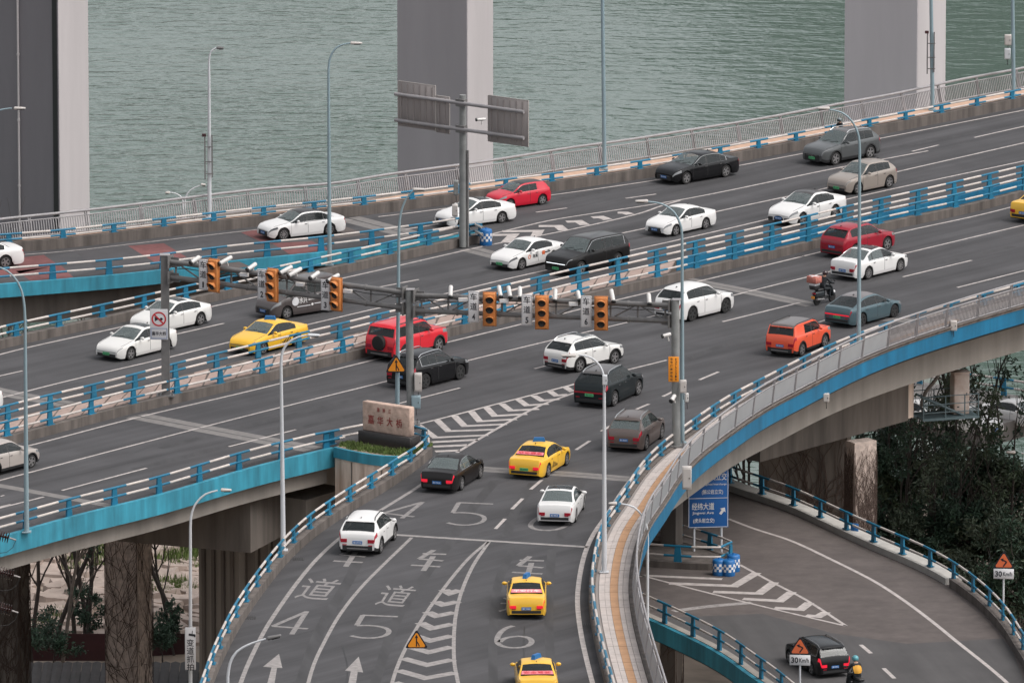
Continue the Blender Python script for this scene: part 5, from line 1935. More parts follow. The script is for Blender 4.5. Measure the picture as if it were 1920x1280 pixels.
def leafy_tree(label, x, y, z, H, R, seed, m, nleaf=2600, name='evergreen_tree', ls=.20, group=None, cat='tree', low=.35):
    r_ = random.Random(seed)
    root = thing(name, label, cat, (x, y, z), group=group)
    b = MB()
    tips = []
    top = Vector((r_.uniform(-.3, .3), r_.uniform(-.3, .3), H * .55))
    b.tube([Vector((0, 0, -.3)), top * .5 + Vector((r_.uniform(-.15, .15), 0, 0)), top], [.035 * H * .55 + .03, .03 * H * .5, .02 * H * .5], 7, caps=False)
    for k in range(9):
        f = low + (1 - low) * r_.random()
        p = top * f
        a = 6.283 * k / 9 + r_.uniform(-.4, .4)
        d = Vector((math.cos(a), math.sin(a), r_.uniform(.2, .9))).normalized()
        branch_tubes(b, p, d, R * r_.uniform(.55, .85), .008 * H * .6, 2, r_, .6, 5, tips)
    branch_tubes(b, top, Vector((0, 0, 1)), H * .33, .014 * H * .5, 2, r_, .6, 5, tips)
    b.build('trunk', M['bark'], root, smooth=60)
    N = nleaf
    rs = np.random.RandomState(seed)
    ti = rs.randint(0, len(tips), N)
    c = np.array([tips[i][0] for i in ti]) + rs.normal(0, 1, (N, 3)) * np.array([R * .11, R * .11, R * .09])
    ax = rs.normal(0, 1, (N, 3))
    ax /= np.linalg.norm(ax, axis=1)[:, None]
    bx = np.cross(ax, rs.normal(0, 1, (N, 3)))
    bx /= np.linalg.norm(bx, axis=1)[:, None] + 1e-9
    sz = ls * rs.uniform(.6, 1.5, (N, 1))
    bend = np.cross(ax, bx) * sz * .25
    v = np.stack([c - ax * sz, c - bx * sz * .42 + bend, c + ax * sz, c + bx * sz * .42 + bend], 1).reshape(-1, 3)
    me = bpy.data.meshes.new('crown')
    f = np.arange(N * 4).reshape(-1, 4)
    me.from_pydata(v.tolist(), [], f.tolist())
    me.update()
    o = obj('crown', me, root, m)
    o['kind'] = 'stuff'
    return root
def bare_tree(label, x, y, z, H, seed, m='bark', lean=0.0, group=None, depth=4, fork=.35):
    r_ = random.Random(seed)
    root = thing('bare_tree', label, 'tree', (x, y, z), group=group)
    b = MB()
    r0 = .0085 * H + .025
    p = Vector((0, 0, -.3))
    pts = [p]
    for i in range(5):
        p = p + Vector((lean * H * .1 + r_.gauss(0, .10), r_.gauss(0, .10), H * .14))
        pts.append(p.copy())
    b.tube(pts, [r0 * (1 - .1 * i) for i in range(6)], 7, caps=False)
    b.build('trunk', M[m], root, smooth=60)
    b = MB()
    for k in range(8):
        i = r_.randint(2, 5)
        a = r_.uniform(0, 6.283)
        d = Vector((math.cos(a) * .6, math.sin(a) * .3, 1.0)).normalized()
        branch_tubes(b, pts[i], d, H * r_.uniform(.2, .34), r0 * .42, depth - 2, r_, .5, 5, None, 0, .2)
    branch_tubes(b, pts[-1], Vector((lean * .3, 0, 1)).normalized(), H * .3, r0 * .5, depth - 1, r_, .45, 5, None, 0, .2)
    b.build('branches', M[m], root, 'stuff', smooth=60)
    return root
tb = [(95, 1212, 15, 0.5, 'bark', 'forked dark bare tree left of the vine column'), (62, 1200, 13, .1, 'bark', 'thin bare tree just right of the left edge column'), (112, 1270, 12, .2, 'bark_pale', 'pale trunked bare tree below the near left deck'),
      (142, 1205, 13, -.2, 'bark', 'bare tree leaning left against the stony bank'), (176, 1200, 15, -.25, 'bark', 'tall twin stemmed bare tree touching the vine column'), (165, 1210, 14, .05, 'bark', 'slim bare tree close left of the vine column'),
      (342, 1205, 14, -.5, 'bark', 'bare tree leaning left between vine column and grooved pier'), (322, 1195, 9, -.2, 'bark', 'small bare tree behind the camera sign post')]
for i, (u, v, H, ln, m, lab) in enumerate(tb):
    c = P(u, v, ZG)
    bare_tree(lab, c.x, c.y, terrain(c.x, c.y), H, 40 + i, m, ln)
for i, (u, y, z, H, lab) in enumerate([(15, 620, -30, 9, 'bare tree tops between the two left decks at the frame edge'), (35, 622, -30, 8.5, 'leaning bare tree tops between the two left decks'), (150, 628, -30, 6.5, 'twiggy bare tree behind the rail below the far left deck'), (165, 630, -30, 6.0, 'pale twiggy tree behind the rail below the far left deck')]):
    c = Q(u, 640, y)
    bare_tree(lab, c.x, y, z, H, 70 + i, 'bark' if i < 3 else 'bark_pale')
for i, (u, v, H, lab) in enumerate([(1715, 1080, 14, 'tall bare twigged tree before the river beside the white cabinet'), (1765, 1075, 15, 'tall bare tree right of the white cabinet'), (1860, 1080, 14, 'thin bare tree by the right edge before the river'), (1480, 1100, 13, 'bare tree against the shaded wall pier'), (1545, 1110, 13, 'second bare tree against the shaded wall pier'), (1388, 1060, 12, 'bare tree glimpsed behind the blue direction sign'), (1408, 1070, 11, 'second bare tree glimpsed behind the blue direction sign'), (1700, 1150, 12, 'thin leafless tree among the evergreens right of the vine column'), (1800, 1160, 12, 'leafless tree in the middle of the evergreens'), (1745, 1140, 11, 'crooked leafless tree among the evergreens'), (1890, 1160, 12, 'leafless tree behind the right speed sign')]):
    c = P(u, v, ZG)
    bare_tree(lab, c.x, c.y, terrain(c.x, c.y), H, 90 + i, depth=3)
ev = [(1672, 1095, 12, 2.2), (1722, 1100, 11, 2.3), (1775, 1090, 11, 2.4), (1825, 1100, 12, 2.4), (1880, 1095, 12.5, 2.4), (1945, 1105, 12.5, 2.5), (1690, 1180, 9.5, 2.3), (1750, 1185, 10, 2.4),
      (1805, 1180, 10, 2.4), (1860, 1185, 10.5, 2.4), (1915, 1190, 10.5, 2.5), (1850, 1260, 8, 2.3), (1910, 1275, 7.5, 2.3), (1965, 1250, 9, 2.5), (1650, 1060, 11, 2.0)]
gl_ = 'evergreen trees below the river side of the lower ramp'
for i, (u, v, H, R_) in enumerate(ev):
    c = P(u, v, ZG)
    leafy_tree('dense dark evergreen tree on the slope beyond the lower ramp rail', c.x, c.y, terrain(c.x, c.y), H, R_, 200 + i, (M['leaf'], M['leaf2'], M['leaf'], M['leaf3'])[i % 4], 4600, ls=.14, group=gl_)
for i, (u, v, H, R_, lab) in enumerate([(163, 1225, 6.0, 1.1, 'leafy dark bush like tree in front of the vine column'), (60, 1250, 4.6, 1.3, 'dark evergreen tree at the foot of the left edge column'), (95, 1275, 3.6, 1.4, 'low dark evergreen below the red hoarding'), (328, 1240, 2.8, 1.0, 'small leafy tree beside the camera sign post'), (305, 1262, 2.2, 1.1, 'low leafy bush right of the vine column')]):
    c = P(u, v, ZG)
    leafy_tree(lab, c.x, c.y, terrain(c.x, c.y), H, R_, 300 + i, M['leaf'], 1100, ls=.11)
# red hoarding
root = thing('hoarding', 'dark red site hoarding at the foot of the stony bank', 'fence', (0, 0, 0))
for k in range(11):
    p = P(196 - 150 + 29 * k * 1.02, 1238, ZG)
    b = MB()
    b.box((p.x, p.y, ZG + .75), (.86, .05, 1.5))
    b.build('panel', M['hoarding'], root)
# low shed whose dark roof fills the bottom edge below the hoarding
root = thing('shed', 'low dark roofed shed below the red hoarding at the bottom left', 'shed', (0, 0, 0))
sa_, sb_ = Q(20, 1260, 500), Q(560, 1260, 500)
b = MB()
b.box(((sa_.x + sb_.x) / 2, 503, ZG + .9), (sb_.x - sa_.x, 11, 1.8))
b.build('wall', M['concrete_dark'], root)
for k in range(30):
    w_ = (sb_.x - sa_.x + .6) / 30
    b = MB()
    x = sa_.x - .3 + w_ * (k + .5)
    b.add([(x - w_ * .48, 497, ZG + 1.85), (x + w_ * .48, 497, ZG + 1.85), (x + w_ * .48, 509, ZG + 2.15), (x - w_ * .48, 509, ZG + 2.15), (x, 497, ZG + 1.93), (x, 509, ZG + 2.23)], [(0, 4, 5, 3), (4, 1, 2, 5)])
    b.build('panel', M['shed_roof'], root)
# river side road with its own rail and parked cars far below
fr = curve([(1600,690),(1700,716),(1800,729),(1920,747),(2000,760)], z=-22, step=1.0, it=4)
guard_rail('distant blue and white rail on the river road behind the white cabinet', fr, [.5, 1.0], 1.05, 3.0, None, base=False, r=.07)
sweep('river_road', offset(fr, -2.5), rectp(-6, 3.2, -23.2, -22.05), M['joint'], 'structure')
for i, (u, v, lab) in enumerate([(1880, 800, 'white car half hidden by trees on the river road'), (1700, 800, 'white car glimpsed under the beige cross beam'), (1780, 812, 'pale van like car glimpsed between the evergreens')]):
    car('parked_car', lab, 'sedan', (u + 50, v + 6), (u - 20, v - 6), 'R', WHITE, z=-22.5, scale=1.0)
# ============================================================ street lamps
def lamp(label, base, z, path, head, m, r0=.115, r1=.055, name='street_lamp', hl=.62, box=None, plate=True, hz=0.0, below=None, hm='lamp_head'):
    """base: foot; path: sight lines up the pole and along its arm; head: sight line of the lamp head"""
    c = P(base[0], base[1], z)
    y = c.y
    if below:
        y = below[1]
        c = Q(base[0], base[1], y)
        c.z = below[0]
    root = thing(name, label, 'street lamp', c)
    top = [Q(u, v, y) - c for u, v in path]
    k = top[0]
    b = MB()
    n = 6
    b.tube([Vector((0, 0, 0)), Vector((0, 0, 1.0)), Vector((k.x, 0, k.z))], [r0 * 1.05, r0, r1 * 1.25], 10)
    if plate:
        b.box((0, 0, .02), (.42, .42, .04))
    obj('pole', b.mesh('pole', 50), root, M[m])
    if len(top) > 1:
        arm = smooth_curve(top, .15)
        b = MB()
        b.tube(arm, [r1 * 1.2 - (r1 * .55) * i / len(arm) for i in range(len(arm))], 8)
        obj('arm', b.mesh('arm', 60), root, M[m])
    if head:
        h = Q(head[0], head[1], y) - c
        e = top[-1]
        dx = 1 if h.x >= e.x else -1
        me = bev_box('lamp_head', (hl, .26, .15), .06, 2)
        for v_ in me.vertices:
            if v_.co.x * dx > 0:
                v_.co.z *= .55
                v_.co.y *= .85
        o = obj('lamp_head', me, root, M[hm])
        o.location = h
        o.rotation_euler = (0, hz * -dx, 0)
        l = boxm('lens', (hl * .6, .2, .02))
        o2 = obj('lens', l, o, M['lens_dark'])
        o2.location = (dx * hl * .1, 0, -.075)
    return root
lamp('white street lamp with a banner bracket on the far left footpath', (393, 408), .55, [(392, 130), (393, 104), (399, 93), (408, 90)], (413, 90), 'pole_white', hm='steel_dark', hl=.4)
lamp('blue grey street lamp rising between the two far left decks', (618, 497), .45, [(616, 140), (618, 112), (628, 92), (645, 83), (660, 81)], (668, 81), 'pole_blue')
lamp('tall pale lamp post on the far footpath running out of the top centre', (1133, 317), .55, [(1129, -60)], None, 'pole_blue', r0=.12, r1=.08)
lamp('tall lamp post with a bracket frame in front of the right pier', (1748, 206), .55, [(1745, -60)], None, 'pole_blue', r0=.12, r1=.08)
lamp('tall lamp post with grey boxes and cameras at the top right', (1900, 178), .55, [(1898, -60)], None, 'pole_blue', r0=.12, r1=.08)
lamp('street lamp whose head reaches in over the dark left pier', (-28, 466), .55, [(-28, 250), (-22, 222), (-5, 208), (22, 203)], (37, 203), 'pole_blue')
lamp('blue grey street lamp curving out of the left edge over the rails', (50, 997), .0, [(47, 600), (44, 560), (34, 530), (14, 508), (-10, 498)], (-25, 497), 'pole_blue', r0=.12)
lamp('white street lamp at the outer kerb of the ramp', (531, 1031), .45, [(527, 680), (530, 658), (543, 640), (562, 631), (580, 628)], (588, 628), 'pole_white', hl=.55, hm='pole_white')
lamp('blue grey street lamp with a warning triangle behind the stone monument', (745, 787), .0, [(748, 432), (751, 402), (760, 376), (772, 360), (780, 357)], (786, 355), 'pole_blue')
lamp('white street lamp on the curved footpath with a small grey box', (1133, 1072), .42, [(1133, 735), (1132, 706), (1125, 686), (1108, 670), (1085, 665)], (1066, 666), 'pole_white', r0=.12, hl=.68)
lamp('blue grey street lamp beside the right gantry post', (1279, 830), .42, [(1279, 455), (1277, 425), (1264, 398), (1240, 382), (1212, 378)], (1203, 377), 'pole_blue')
lamp('blue grey street lamp rising behind the curved railing by the steel blue car', (1610, 652), .42, [(1612, 285), (1610, 255), (1598, 228), (1578, 211), (1552, 205)], (1544, 203), 'pole_blue')
lamp('white street lamp rising from below beside the curved footpath', (1213, 1300), 0, [(1214, 1020), (1213, 990), (1205, 968), (1188, 950), (1165, 944)], (1149, 943), 'pole_white', below=(-9, 442), hl=.4)
lamp('white street lamp carrying the vertical camera sign at the lower left', (356, 1300), 0, [(357, 1010), (358, 970), (366, 945), (385, 926), (408, 919)], (424, 918), 'pole_white', below=(-14, 446), hl=.5)
lamp('street lamp with a dark head reaching over the ramp from the bottom', (425, 1330), 0, [(427, 1268), (432, 1240), (445, 1220), (470, 1206), (498, 1197)], (514, 1193), 'pole_white', below=(-9, 398), hl=.6, hz=.25, hm='steel_dark')
lamp('lamp head reaching in at the right edge over the evergreens', (1960, 1250), 0, [(1960, 900), (1955, 870), (1940, 855), (1915, 849)], (1895, 847), 'pole_white', below=(ZG, 505), hl=.5)
lamp('small lower road lamp whose left arm shows over the far railing', (343, 470), 0, [(343, 378), (340, 370), (330, 363), (318, 361)], (314, 361), 'pole_white', below=(-29, 600), hl=.3, r0=.07, r1=.045)
lamp('small lower road lamp whose right arm shows over the far railing', (347, 470), 0, [(347, 374), (352, 362), (364, 352), (376, 348)], (381, 346), 'pole_white', below=(-29, 602), hl=.3, r0=.07, r1=.045)

def on_pole(name, label, cat, u, v, y, build, group=None):
    c = Q(u, v, y)
    root = thing(name, label, cat, c, group=group)
    build(root)
    return root
def banner(root):
    b = MB()
    for s, z0 in ((-.22, -.1), (.16, 0)):
        b.box((s, -.02, z0), (.07, .05, 2.3))
    b.build('bracket_bar', M['steel_dark'], root, 'stuff')
    b = MB()
    for z in (-.95, -.3, .5):
        b.box((0, -.02, z), (.46, .04, .05))
    b.build('bracket_strap', M['steel_dark'], root, 'stuff')
    b = MB()
    b.box((-.26, -.05, 1.15), (.22, .16, .14))
    b.build('junction_box', M['hoarding'], root)
on_pole('banner_bracket', 'empty dark banner bracket on the white far left lamp', 'banner bracket', 392, 293, P(393, 408, .55).y - .12, banner)
on_pole('banner_bracket', 'empty dark banner bracket on the lamp before the right pier', 'banner bracket', 1746, 98, P(1748, 206, .55).y - .12, banner)
def eqbox(d, m, door=True):
    def f(root):
        obj('casing', bev_box('casing', d, .015, 1), root, M[m])
        if door:
            b = MB()
            b.box((0, -d[1] / 2 - .006, 0), (d[0] * .8, .012, d[2] * .8))
            b.build('door', M[m], root)
            b = MB()
            b.box((d[0] * .25, -d[1] / 2 - .02, 0), (.03, .02, .06))
            b.build('handle', M['trim'], root)
        b = MB()
        b.tube([(0, 0, -d[2] / 2), (.02, .02, -d[2] / 2 - .35)], .018, 6)
        b.build('cable', M['trim'], root)
    return f
yy = P(1900, 178, .55).y - .25
on_pole('equipment_box', 'upper grey equipment box on the top right lamp post', 'equipment box', 1890, 75, yy, eqbox((.38, .25, .6), 'lamp_head'))
on_pole('equipment_box', 'lower white equipment box on the top right lamp post', 'equipment box', 1889, 101, yy, eqbox((.34, .22, .62), 'pole_white'))
y12 = P(1133, 1072, .42).y - .2
on_pole('equipment_box', 'small white box on the lamp of the curved footpath', 'equipment box', 1134, 712, y12, eqbox((.22, .18, .46), 'pole_white'))

# ============================================================ CCTV cameras
def cctv(label, u, v, y, yaw, length=.62, pitch=None, r=.105, group='white traffic cameras along the gantries', lens=True):
    c = Q(u, v, y)
    root = thing('traffic_camera', label, 'camera', c, group=group)
    if pitch is None:
        pitch = .85 if yaw > -.5 else .35
    root.rotation_euler = (pitch, 0, yaw)
    b = MB()
    b.lathe([(r * .9, -length / 2), (r, -length / 2 + .03), (r, length / 2 - .05), (r * .8, length / 2)], n=12, axis='y')
    obj('housing', b.mesh('housing', 40), root, M['camera_white'])
    b = MB()
    b.lathe([(r * 1.12, -length / 2 - .05), (r * 1.12, -length / 2 + .02), (r * .92, -length / 2 + .02)], n=12, axis='y')
    b.lathe([(r * .86, -length / 2 - .012), (0, -length / 2 - .012)], n=12, axis='y', mi=1)
    obj('lens_hood', b.mesh('lens_hood', 40), root, [M['trim'], M['lens_dark']])
    b = MB()
    b.tube([(0, .05, -r), (0, .05, -r - .22)], .035, 6)
    b.build('mount', M['camera_white'], root)
    return root

# ============================================================ gantries
def sheet_bolts(b, c, w, h):
    for i in range(4):
        b.box((c[0] + (i - 1.5) * w / 4, c[1] - .03, c[2]), (.05, .04, .05))
G1 = P(311, 741, .40)
G2 = P(770, 794, .17)
G3 = P(1268, 836, .40)
def gpost(label, c, top_px, r, square=False):
    ztop = Q(top_px[0], top_px[1], c.y).z
    dx = Q(top_px[0], top_px[1], c.y).x - c.x
    root = thing('gantry_post', label, 'gantry post', c)
    h = ztop - c.z
    b = MB()
    if square:
        b.box((0, 0, h / 2), (.40, .40, h))
    else:
        b.tube([(0, 0, 0), (dx, 0, h)], [r * 1.05, r], 14)
    obj('post', b.mesh('post', 40), root, M['steel_dark'] if square else M['gantry_grey'])
    b = MB()
    b.box((0, 0, .03), (.9, .9, .06))
    for s in (-1, 1):
        for t in (-1, 1):
            b.box((s * .32, t * .32, .12), (.06, .06, .14))
    b.build('base_plate', M['steel_dark'], root, 'stuff')
    b = MB()
    b.box((0, 0, h + .02), (.5, .5, .04) if square else (.42, .42, .04))
    b.build('cap', M['steel'], root)
    return root
M['gantry_grey'] = mat('gantry_grey_steel', (0.235, 0.24, 0.235), 0.5, var=0.2, vscale=2)
gpost('square brown grey gantry post standing on the median at the left', G1, (307, 478), .2, True)
gpost('round grey gantry post behind the stone monument', G2, (767, 543), .185)
gpost('round grey gantry post on the curved footpath with an orange notice', G3, (1266, 562), .20)
def truss(label, a, b_, ztop_a, zbot_a, ztop_b, zbot_b, n):
    d = b_ - a
    d.z = 0
    L_ = d.length
    e = d.normalized()
    root = thing('gantry_truss', label, 'gantry', (a.x, a.y, 0), math.atan2(d.y, d.x))
    x0, x1 = .25, L_ - .25
    zt_ = lambda x: ztop_a + (ztop_b - ztop_a) * x / L_
    zb_ = lambda x: zbot_a + (zbot_b - zbot_a) * x / L_
    for nm, f in (('top_chord', zt_), ('bottom_chord', zb_)):
        m_ = MB()
        m_.tube([(x0, 0, f(x0)), (x1, 0, f(x1))], .125, 10)
        for q in range(1, 6):
            x = x0 + (x1 - x0) * q / 6
            m_.tube([(x - .05, 0, f(x)), (x + .05, 0, f(x))], .155, 10)
        obj(nm, m_.mesh(nm, 50), root, M['steel_dark'])
    for i in range(n):
        x = x0 + .35 + (x1 - x0 - .7) * i / (n - 1)
        m_ = MB()
        m_.tube([(x, 0, zb_(x)), (x, 0, zt_(x))], .05, 6)
        m_.build('vertical', M['steel_dark'], root)
        if i < n - 1:
            x2 = x0 + .35 + (x1 - x0 - .7) * (i + 1) / (n - 1)
            m_ = MB()
            if i % 2 == 0:
                m_.tube([(x, 0, zt_(x)), (x2, 0, zb_(x2))], .04, 6)
            else:
                m_.tube([(x, 0, zb_(x)), (x2, 0, zt_(x2))], .04, 6)
            m_.build('brace', M['steel_dark'], root)
    for x, s in ((x0, 1), (x1, -1)):
        for f in (zt_, zb_):
            m_ = MB()
            m_.box((x + s * .05, 0, f(x)), (.05, .62, .62))
            m_.box((x + s * .30, 0, f(x)), (.5, .04, .46), taper=.8)
            m_.build('flange', M['steel_dark'], root)
    m_ = MB()
    m_.tube([(x0 + (x1 - x0) * q / 24, -.14, zt_(x0 + (x1 - x0) * q / 24) - .16 - .10 * abs(math.sin(q * 1.3))) for q in range(25)], .022, 5)
    m_.build('cable', M['trim'], root)
    return root, e, zt_, zb_
zz = lambda u, v, c: Q(u, v, c.y).z
T1 = truss('left gantry truss from the median post with the turned signals', G1, G2, zz(320, 489, G1), zz(320, 518, G1), zz(760, 550, G2), zz(760, 579, G2), 9)
T2 = truss('right gantry truss reaching the curved footpath with the front facing signals', G2, G3, zz(775, 553, G2), zz(775, 582, G2), zz(1255, 573, G3), zz(1255, 602, G3), 10)
def gy(u):
    """depth of the gantry plane on a sight line"""
    a, b_ = (G1, G2) if u < 768 else (G2, G3)
    r = ray(u, 560)
    # intersect in plan
    d = b_ - a
    t = (a.x * d.y - a.y * d.x) / (r.x * d.y - r.y * d.x)
    return r.y * t

# signals
def signal(label, u, v, yaw):
    c = Q(u, v, gy(u) - .42)
    root = thing('traffic_light', label, 'traffic light', c, yaw, group='orange traffic lights of lanes 1 to 6')
    obj('housing', bev_box('housing', (.56, .20, 1.58), .05, 2), root, M['light_housing'])
    obj('backboard', bev_box('backboard', (.66, .03, 1.68), .012, 1), root, M['light_housing']).location = (0, .085, 0)
    for k in (-1, 0, 1):
        b = MB()
        b.lathe([(.185, -.11), (.17, -.125), (0, -.10)], n=18, axis='y')
        o = obj('lens', b.mesh('lens', 40), root, M['lens_dark'])
        o.location = (0, 0, k * .49)
        b = MB()
        n = 14
        vs, fs = [], []
        for i in range(n + 1):
            th = -.25 + (math.pi + .5) * i / n
            for rr_ in (.205, .19):
                ext = .34 * (0.35 + .65 * max(0, math.sin(th)))
                vs.append((math.cos(th) * rr_, -.10, math.sin(th) * rr_))
                vs.append((math.cos(th) * rr_, -.10 - ext, math.sin(th) * rr_))
        for i in range(n):
            q = i * 4
            fs += [(q, q + 4, q + 5, q + 1), (q + 2, q + 3, q + 7, q + 6), (q + 1, q + 5, q + 7, q + 3)]
        b.add(vs, fs)
        o = obj('visor', b.mesh('visor', 40), root, M['light_housing'])
        o.location = (0, 0, k * .49)
    b = MB()
    b.tube([(0, .1, .2), (0, .42, .2)], .045, 6)
    b.tube([(0, .1, -.3), (0, .42, -.3)], .045, 6)
    b.build('mount', M['steel_dark'], root, 'stuff')
    return root
for i, (u, v, yaw) in enumerate([(400, 517, -.62), (510, 535, -.62), (630, 552, -.62), (918, 580, -.05), (1016, 586, -.05), (1127, 588, -.05)]):
    signal('unlit orange traffic light ' + ['right of the board lettered one over the leftmost lane', 'above the hood of the dark grey van', 'at the rear wheel of the dark grey van', 'leftmost of the three facing the camera', 'middle of the three facing the camera', 'rightmost of all beside the white SUV'][i], u, v, yaw)
def print_on(root, body, w, h, loc, m, bold=.012, rx=math.pi / 2, name='print', condense=True):
    t = obj(name, text_fit(body, w, h, bold, condense), root, M[m] if isinstance(m, str) else m)
    t.location = loc
    t.rotation_euler = (rx, 0, 0)
    return t
for i, (u, v, yaw) in enumerate([(381, 515, -.35), (491, 533, -.35), (610, 553, -.35), (888, 575, -.05), (988, 581, -.05), (1099, 584, -.05)]):
    w = .40 if i < 3 else .46
    root = thing('lane_board', 'white vertical lane board ' + ['ending in figure one nearest the left post', 'ending in figure two over the van hood', 'ending in figure three beside the van rear', 'ending in figure four right of the middle post', 'ending in figure five in the middle of the right truss', 'ending in figure six above the white SUV'][i], 'sign', Q(u, v, gy(u) - .40), yaw, group='white lane boards along the gantries')
    obj('panel', bev_box('panel', (w + .06, .04, 1.52), .018, 2), root, M['sign_white'])
    b = MB()
    for x in (-w / 2 - .005, w / 2 + .005):
        b.box((x, -.022, 0), (.018, .008, 1.44))
    for z in (-.72, .72):
        b.box((0, -.022, z), (w, .008, .018))
    b.build('border', M['steel'], root, 'stuff')
    print_on(root, '车', .33, .36, (0, -.026, .50), 'text_black')
    print_on(root, '道', .33, .36, (0, -.026, .02), 'text_black')
    print_on(root, str(i + 1), .15 if i else .08, .30, (0, -.026, -.49), 'text_black', .03)
    b = MB()
    b.tube([(0, .02, .3), (0, .40, .3)], .04, 6); b.tube([(0, .02, -.3), (0, .40, -.3)], .04, 6)
    b.build('mount', M['steel_dark'], root, 'stuff')
G4 = 'white traffic cameras along the gantries'
for lab, u, v, yaw, ln in [('round faced camera at the left end of the first truss', 366, 487, -.75, .62), ('long white camera over the leftmost signal', 423, 488, -.95, .75), ('black rimmed camera between the two leftmost lane boards', 472, 500, -.75, .62),
                           ('long white camera right of the lane 2 signal', 536, 506, -.95, .75), ('second long white camera right of the lane 2 signal', 553, 510, -.95, .8), ('black rimmed camera over the middle of the van roof', 590, 516, -.75, .62),
                           ('long white camera over the signal by the van rear', 625, 521, -.95, .7), ('single round camera right of the middle gantry post', 845, 546, -.05, .6), ('white camera just right of the lane 4 signal', 937, 546, .25, .6),
                           ('second white camera right of the lane 4 signal', 955, 547, .25, .6), ('white camera above the lane 5 board', 975, 548, .05, .6), ('black rimmed camera right of the lane 5 signal', 1041, 553, -.1, .62),
                           ('small white camera left of the lane 6 board', 1085, 554, .3, .5), ('white camera above and right of the lane 6 signal', 1148, 554, .25, .65), ('grey camera near the right end of the second truss', 1217, 560, .1, .55)]:
    cctv(lab, u, v, gy(u) - .12, yaw, ln)
for lab, u, v in [('flat beige flash lamp under the first truss left of lane 2', 458, 515), ('beige flash lamp between the lane 2 and lane 3 boards', 563, 533), ('beige flash lamp right of the lane 3 signal', 652, 546), ('beige flash lamp just left of the board lettered four', 868, 562),
                  ('beige flash lamp between lanes 4 and 5', 945, 564), ('beige flash lamp rightmost of all near the last signal', 1075, 570)]:
    c = Q(u, v, gy(u) - .3)
    root = thing('flash_lamp', lab, 'flash lamp', c, -.4 if u < 760 else 0, group='beige camera flash lamps on the gantries')
    obj('casing', bev_box('casing', (.46, .16, .20), .02, 1), root, M['lamp_head'])
    b = MB()
    b.box((0, -.085, 0), (.40, .012, .14))
    b.build('lens', M['sign_white'], root)
    b = MB()
    b.tube([(0, .05, 0), (0, .3, .05)], .03, 6)
    b.build('mount', M['steel_dark'], root)
# boards and boxes on the posts
root = thing('no_horn_sign', 'white board with a red no horn ring on the left gantry post', 'sign', Q(298, 608, G1.y - .32), -.06)
obj('panel', bev_box('panel', (.88, .04, 1.52), .02, 2), root, M['sign_white'])
b = MB()
b.lathe([(.36, -.024), (.36, -.032), (.29, -.032), (.29, -.024)], n=32, axis='y', caps=False)
o = b.build('red_ring', M['text_red'], root)
o.location = (0, 0, .27)
b = MB()
b.box((0, -.030, 0), (.07, .008, .62))
o = b.build('red_bar', M['text_red'], root)
o.location = (0, 0, .27)
o.rotation_euler = (0, -math.pi / 4, 0)
b = MB()
b.add([(-.20, -.026, .12), (-.20, -.026, -.12), (-.04, -.026, -.03), (-.04, -.026, .03)], [(0, 1, 2, 3)])
b.add([(-.04, -.026, .02), (-.04, -.026, -.02), (.14, -.026, -.02), (.14, -.026, .02)], [(0, 1, 2, 3)])
b.lathe([(.07, -.026), (.045, -.0265)], c=(.12, 0, -.0), n=14, axis='y')
b.build('horn_symbol', M['text_black'], root, 'stuff').location = (0, 0, .27)
b = MB()
for x in (-.39, .39):
    b.box((x, -.022, -.45), (.02, .008, .50))
for z in (-.20, -.70):
    b.box((0, -.022, z), (.80, .008, .02))
b.build('border', M['sign_blue'], root, 'stuff')
print_on(root, '嘉华大桥', .70, .20, (0, -.026, -.45), 'text_black', .02)
root = thing('notice_board', 'orange vertical fault notice with digits on the right gantry post', 'sign', Q(1263, 692, G3.y - .32), -.05)
obj('panel', bev_box('panel', (.50, .03, 1.22), .015, 2), root, M['sign_orange'])
for k, ch in enumerate('信号灯报修电话'):
    print_on(root, ch, .115, .125, (-.10, -.018, .50 - k * .166), 'text_black', .015)
for k, ch in enumerate('63752319'):
    print_on(root, ch, .075, .115, (.11, -.018, .50 - k * .142), 'text_black', .02)
on_pole('equipment_box', 'grey meter box on the right gantry lamp above the camera', 'equipment box', 1281, 724, G3.y - .30, eqbox((.30, .22, .62), 'lamp_head'))
on_pole('equipment_box', 'small white box hanging low beside the right gantry lamp', 'equipment box', 1288, 745, G3.y - .22, eqbox((.16, .16, .42), 'camera_white'))
cctv('white camera on a bent arm on the right gantry post', 1262, 746, G3.y - .55, -.5, .42, .5, .10)
cctv('small white camera on the left side of the right gantry post', 1250, 628, G3.y - .4, -1.2, .42, .2, .09)
on_pole('equipment_box', 'upper grey signal cabinet on the middle gantry post', 'equipment box', 784, 716, G2.y - .22, eqbox((.36, .40, .88), 'lamp_head'))
on_pole('equipment_box', 'lower blue grey signal cabinet on the middle gantry post', 'equipment box', 780, 753, G2.y - .30, eqbox((.44, .36, .62), 'pole_blue'))

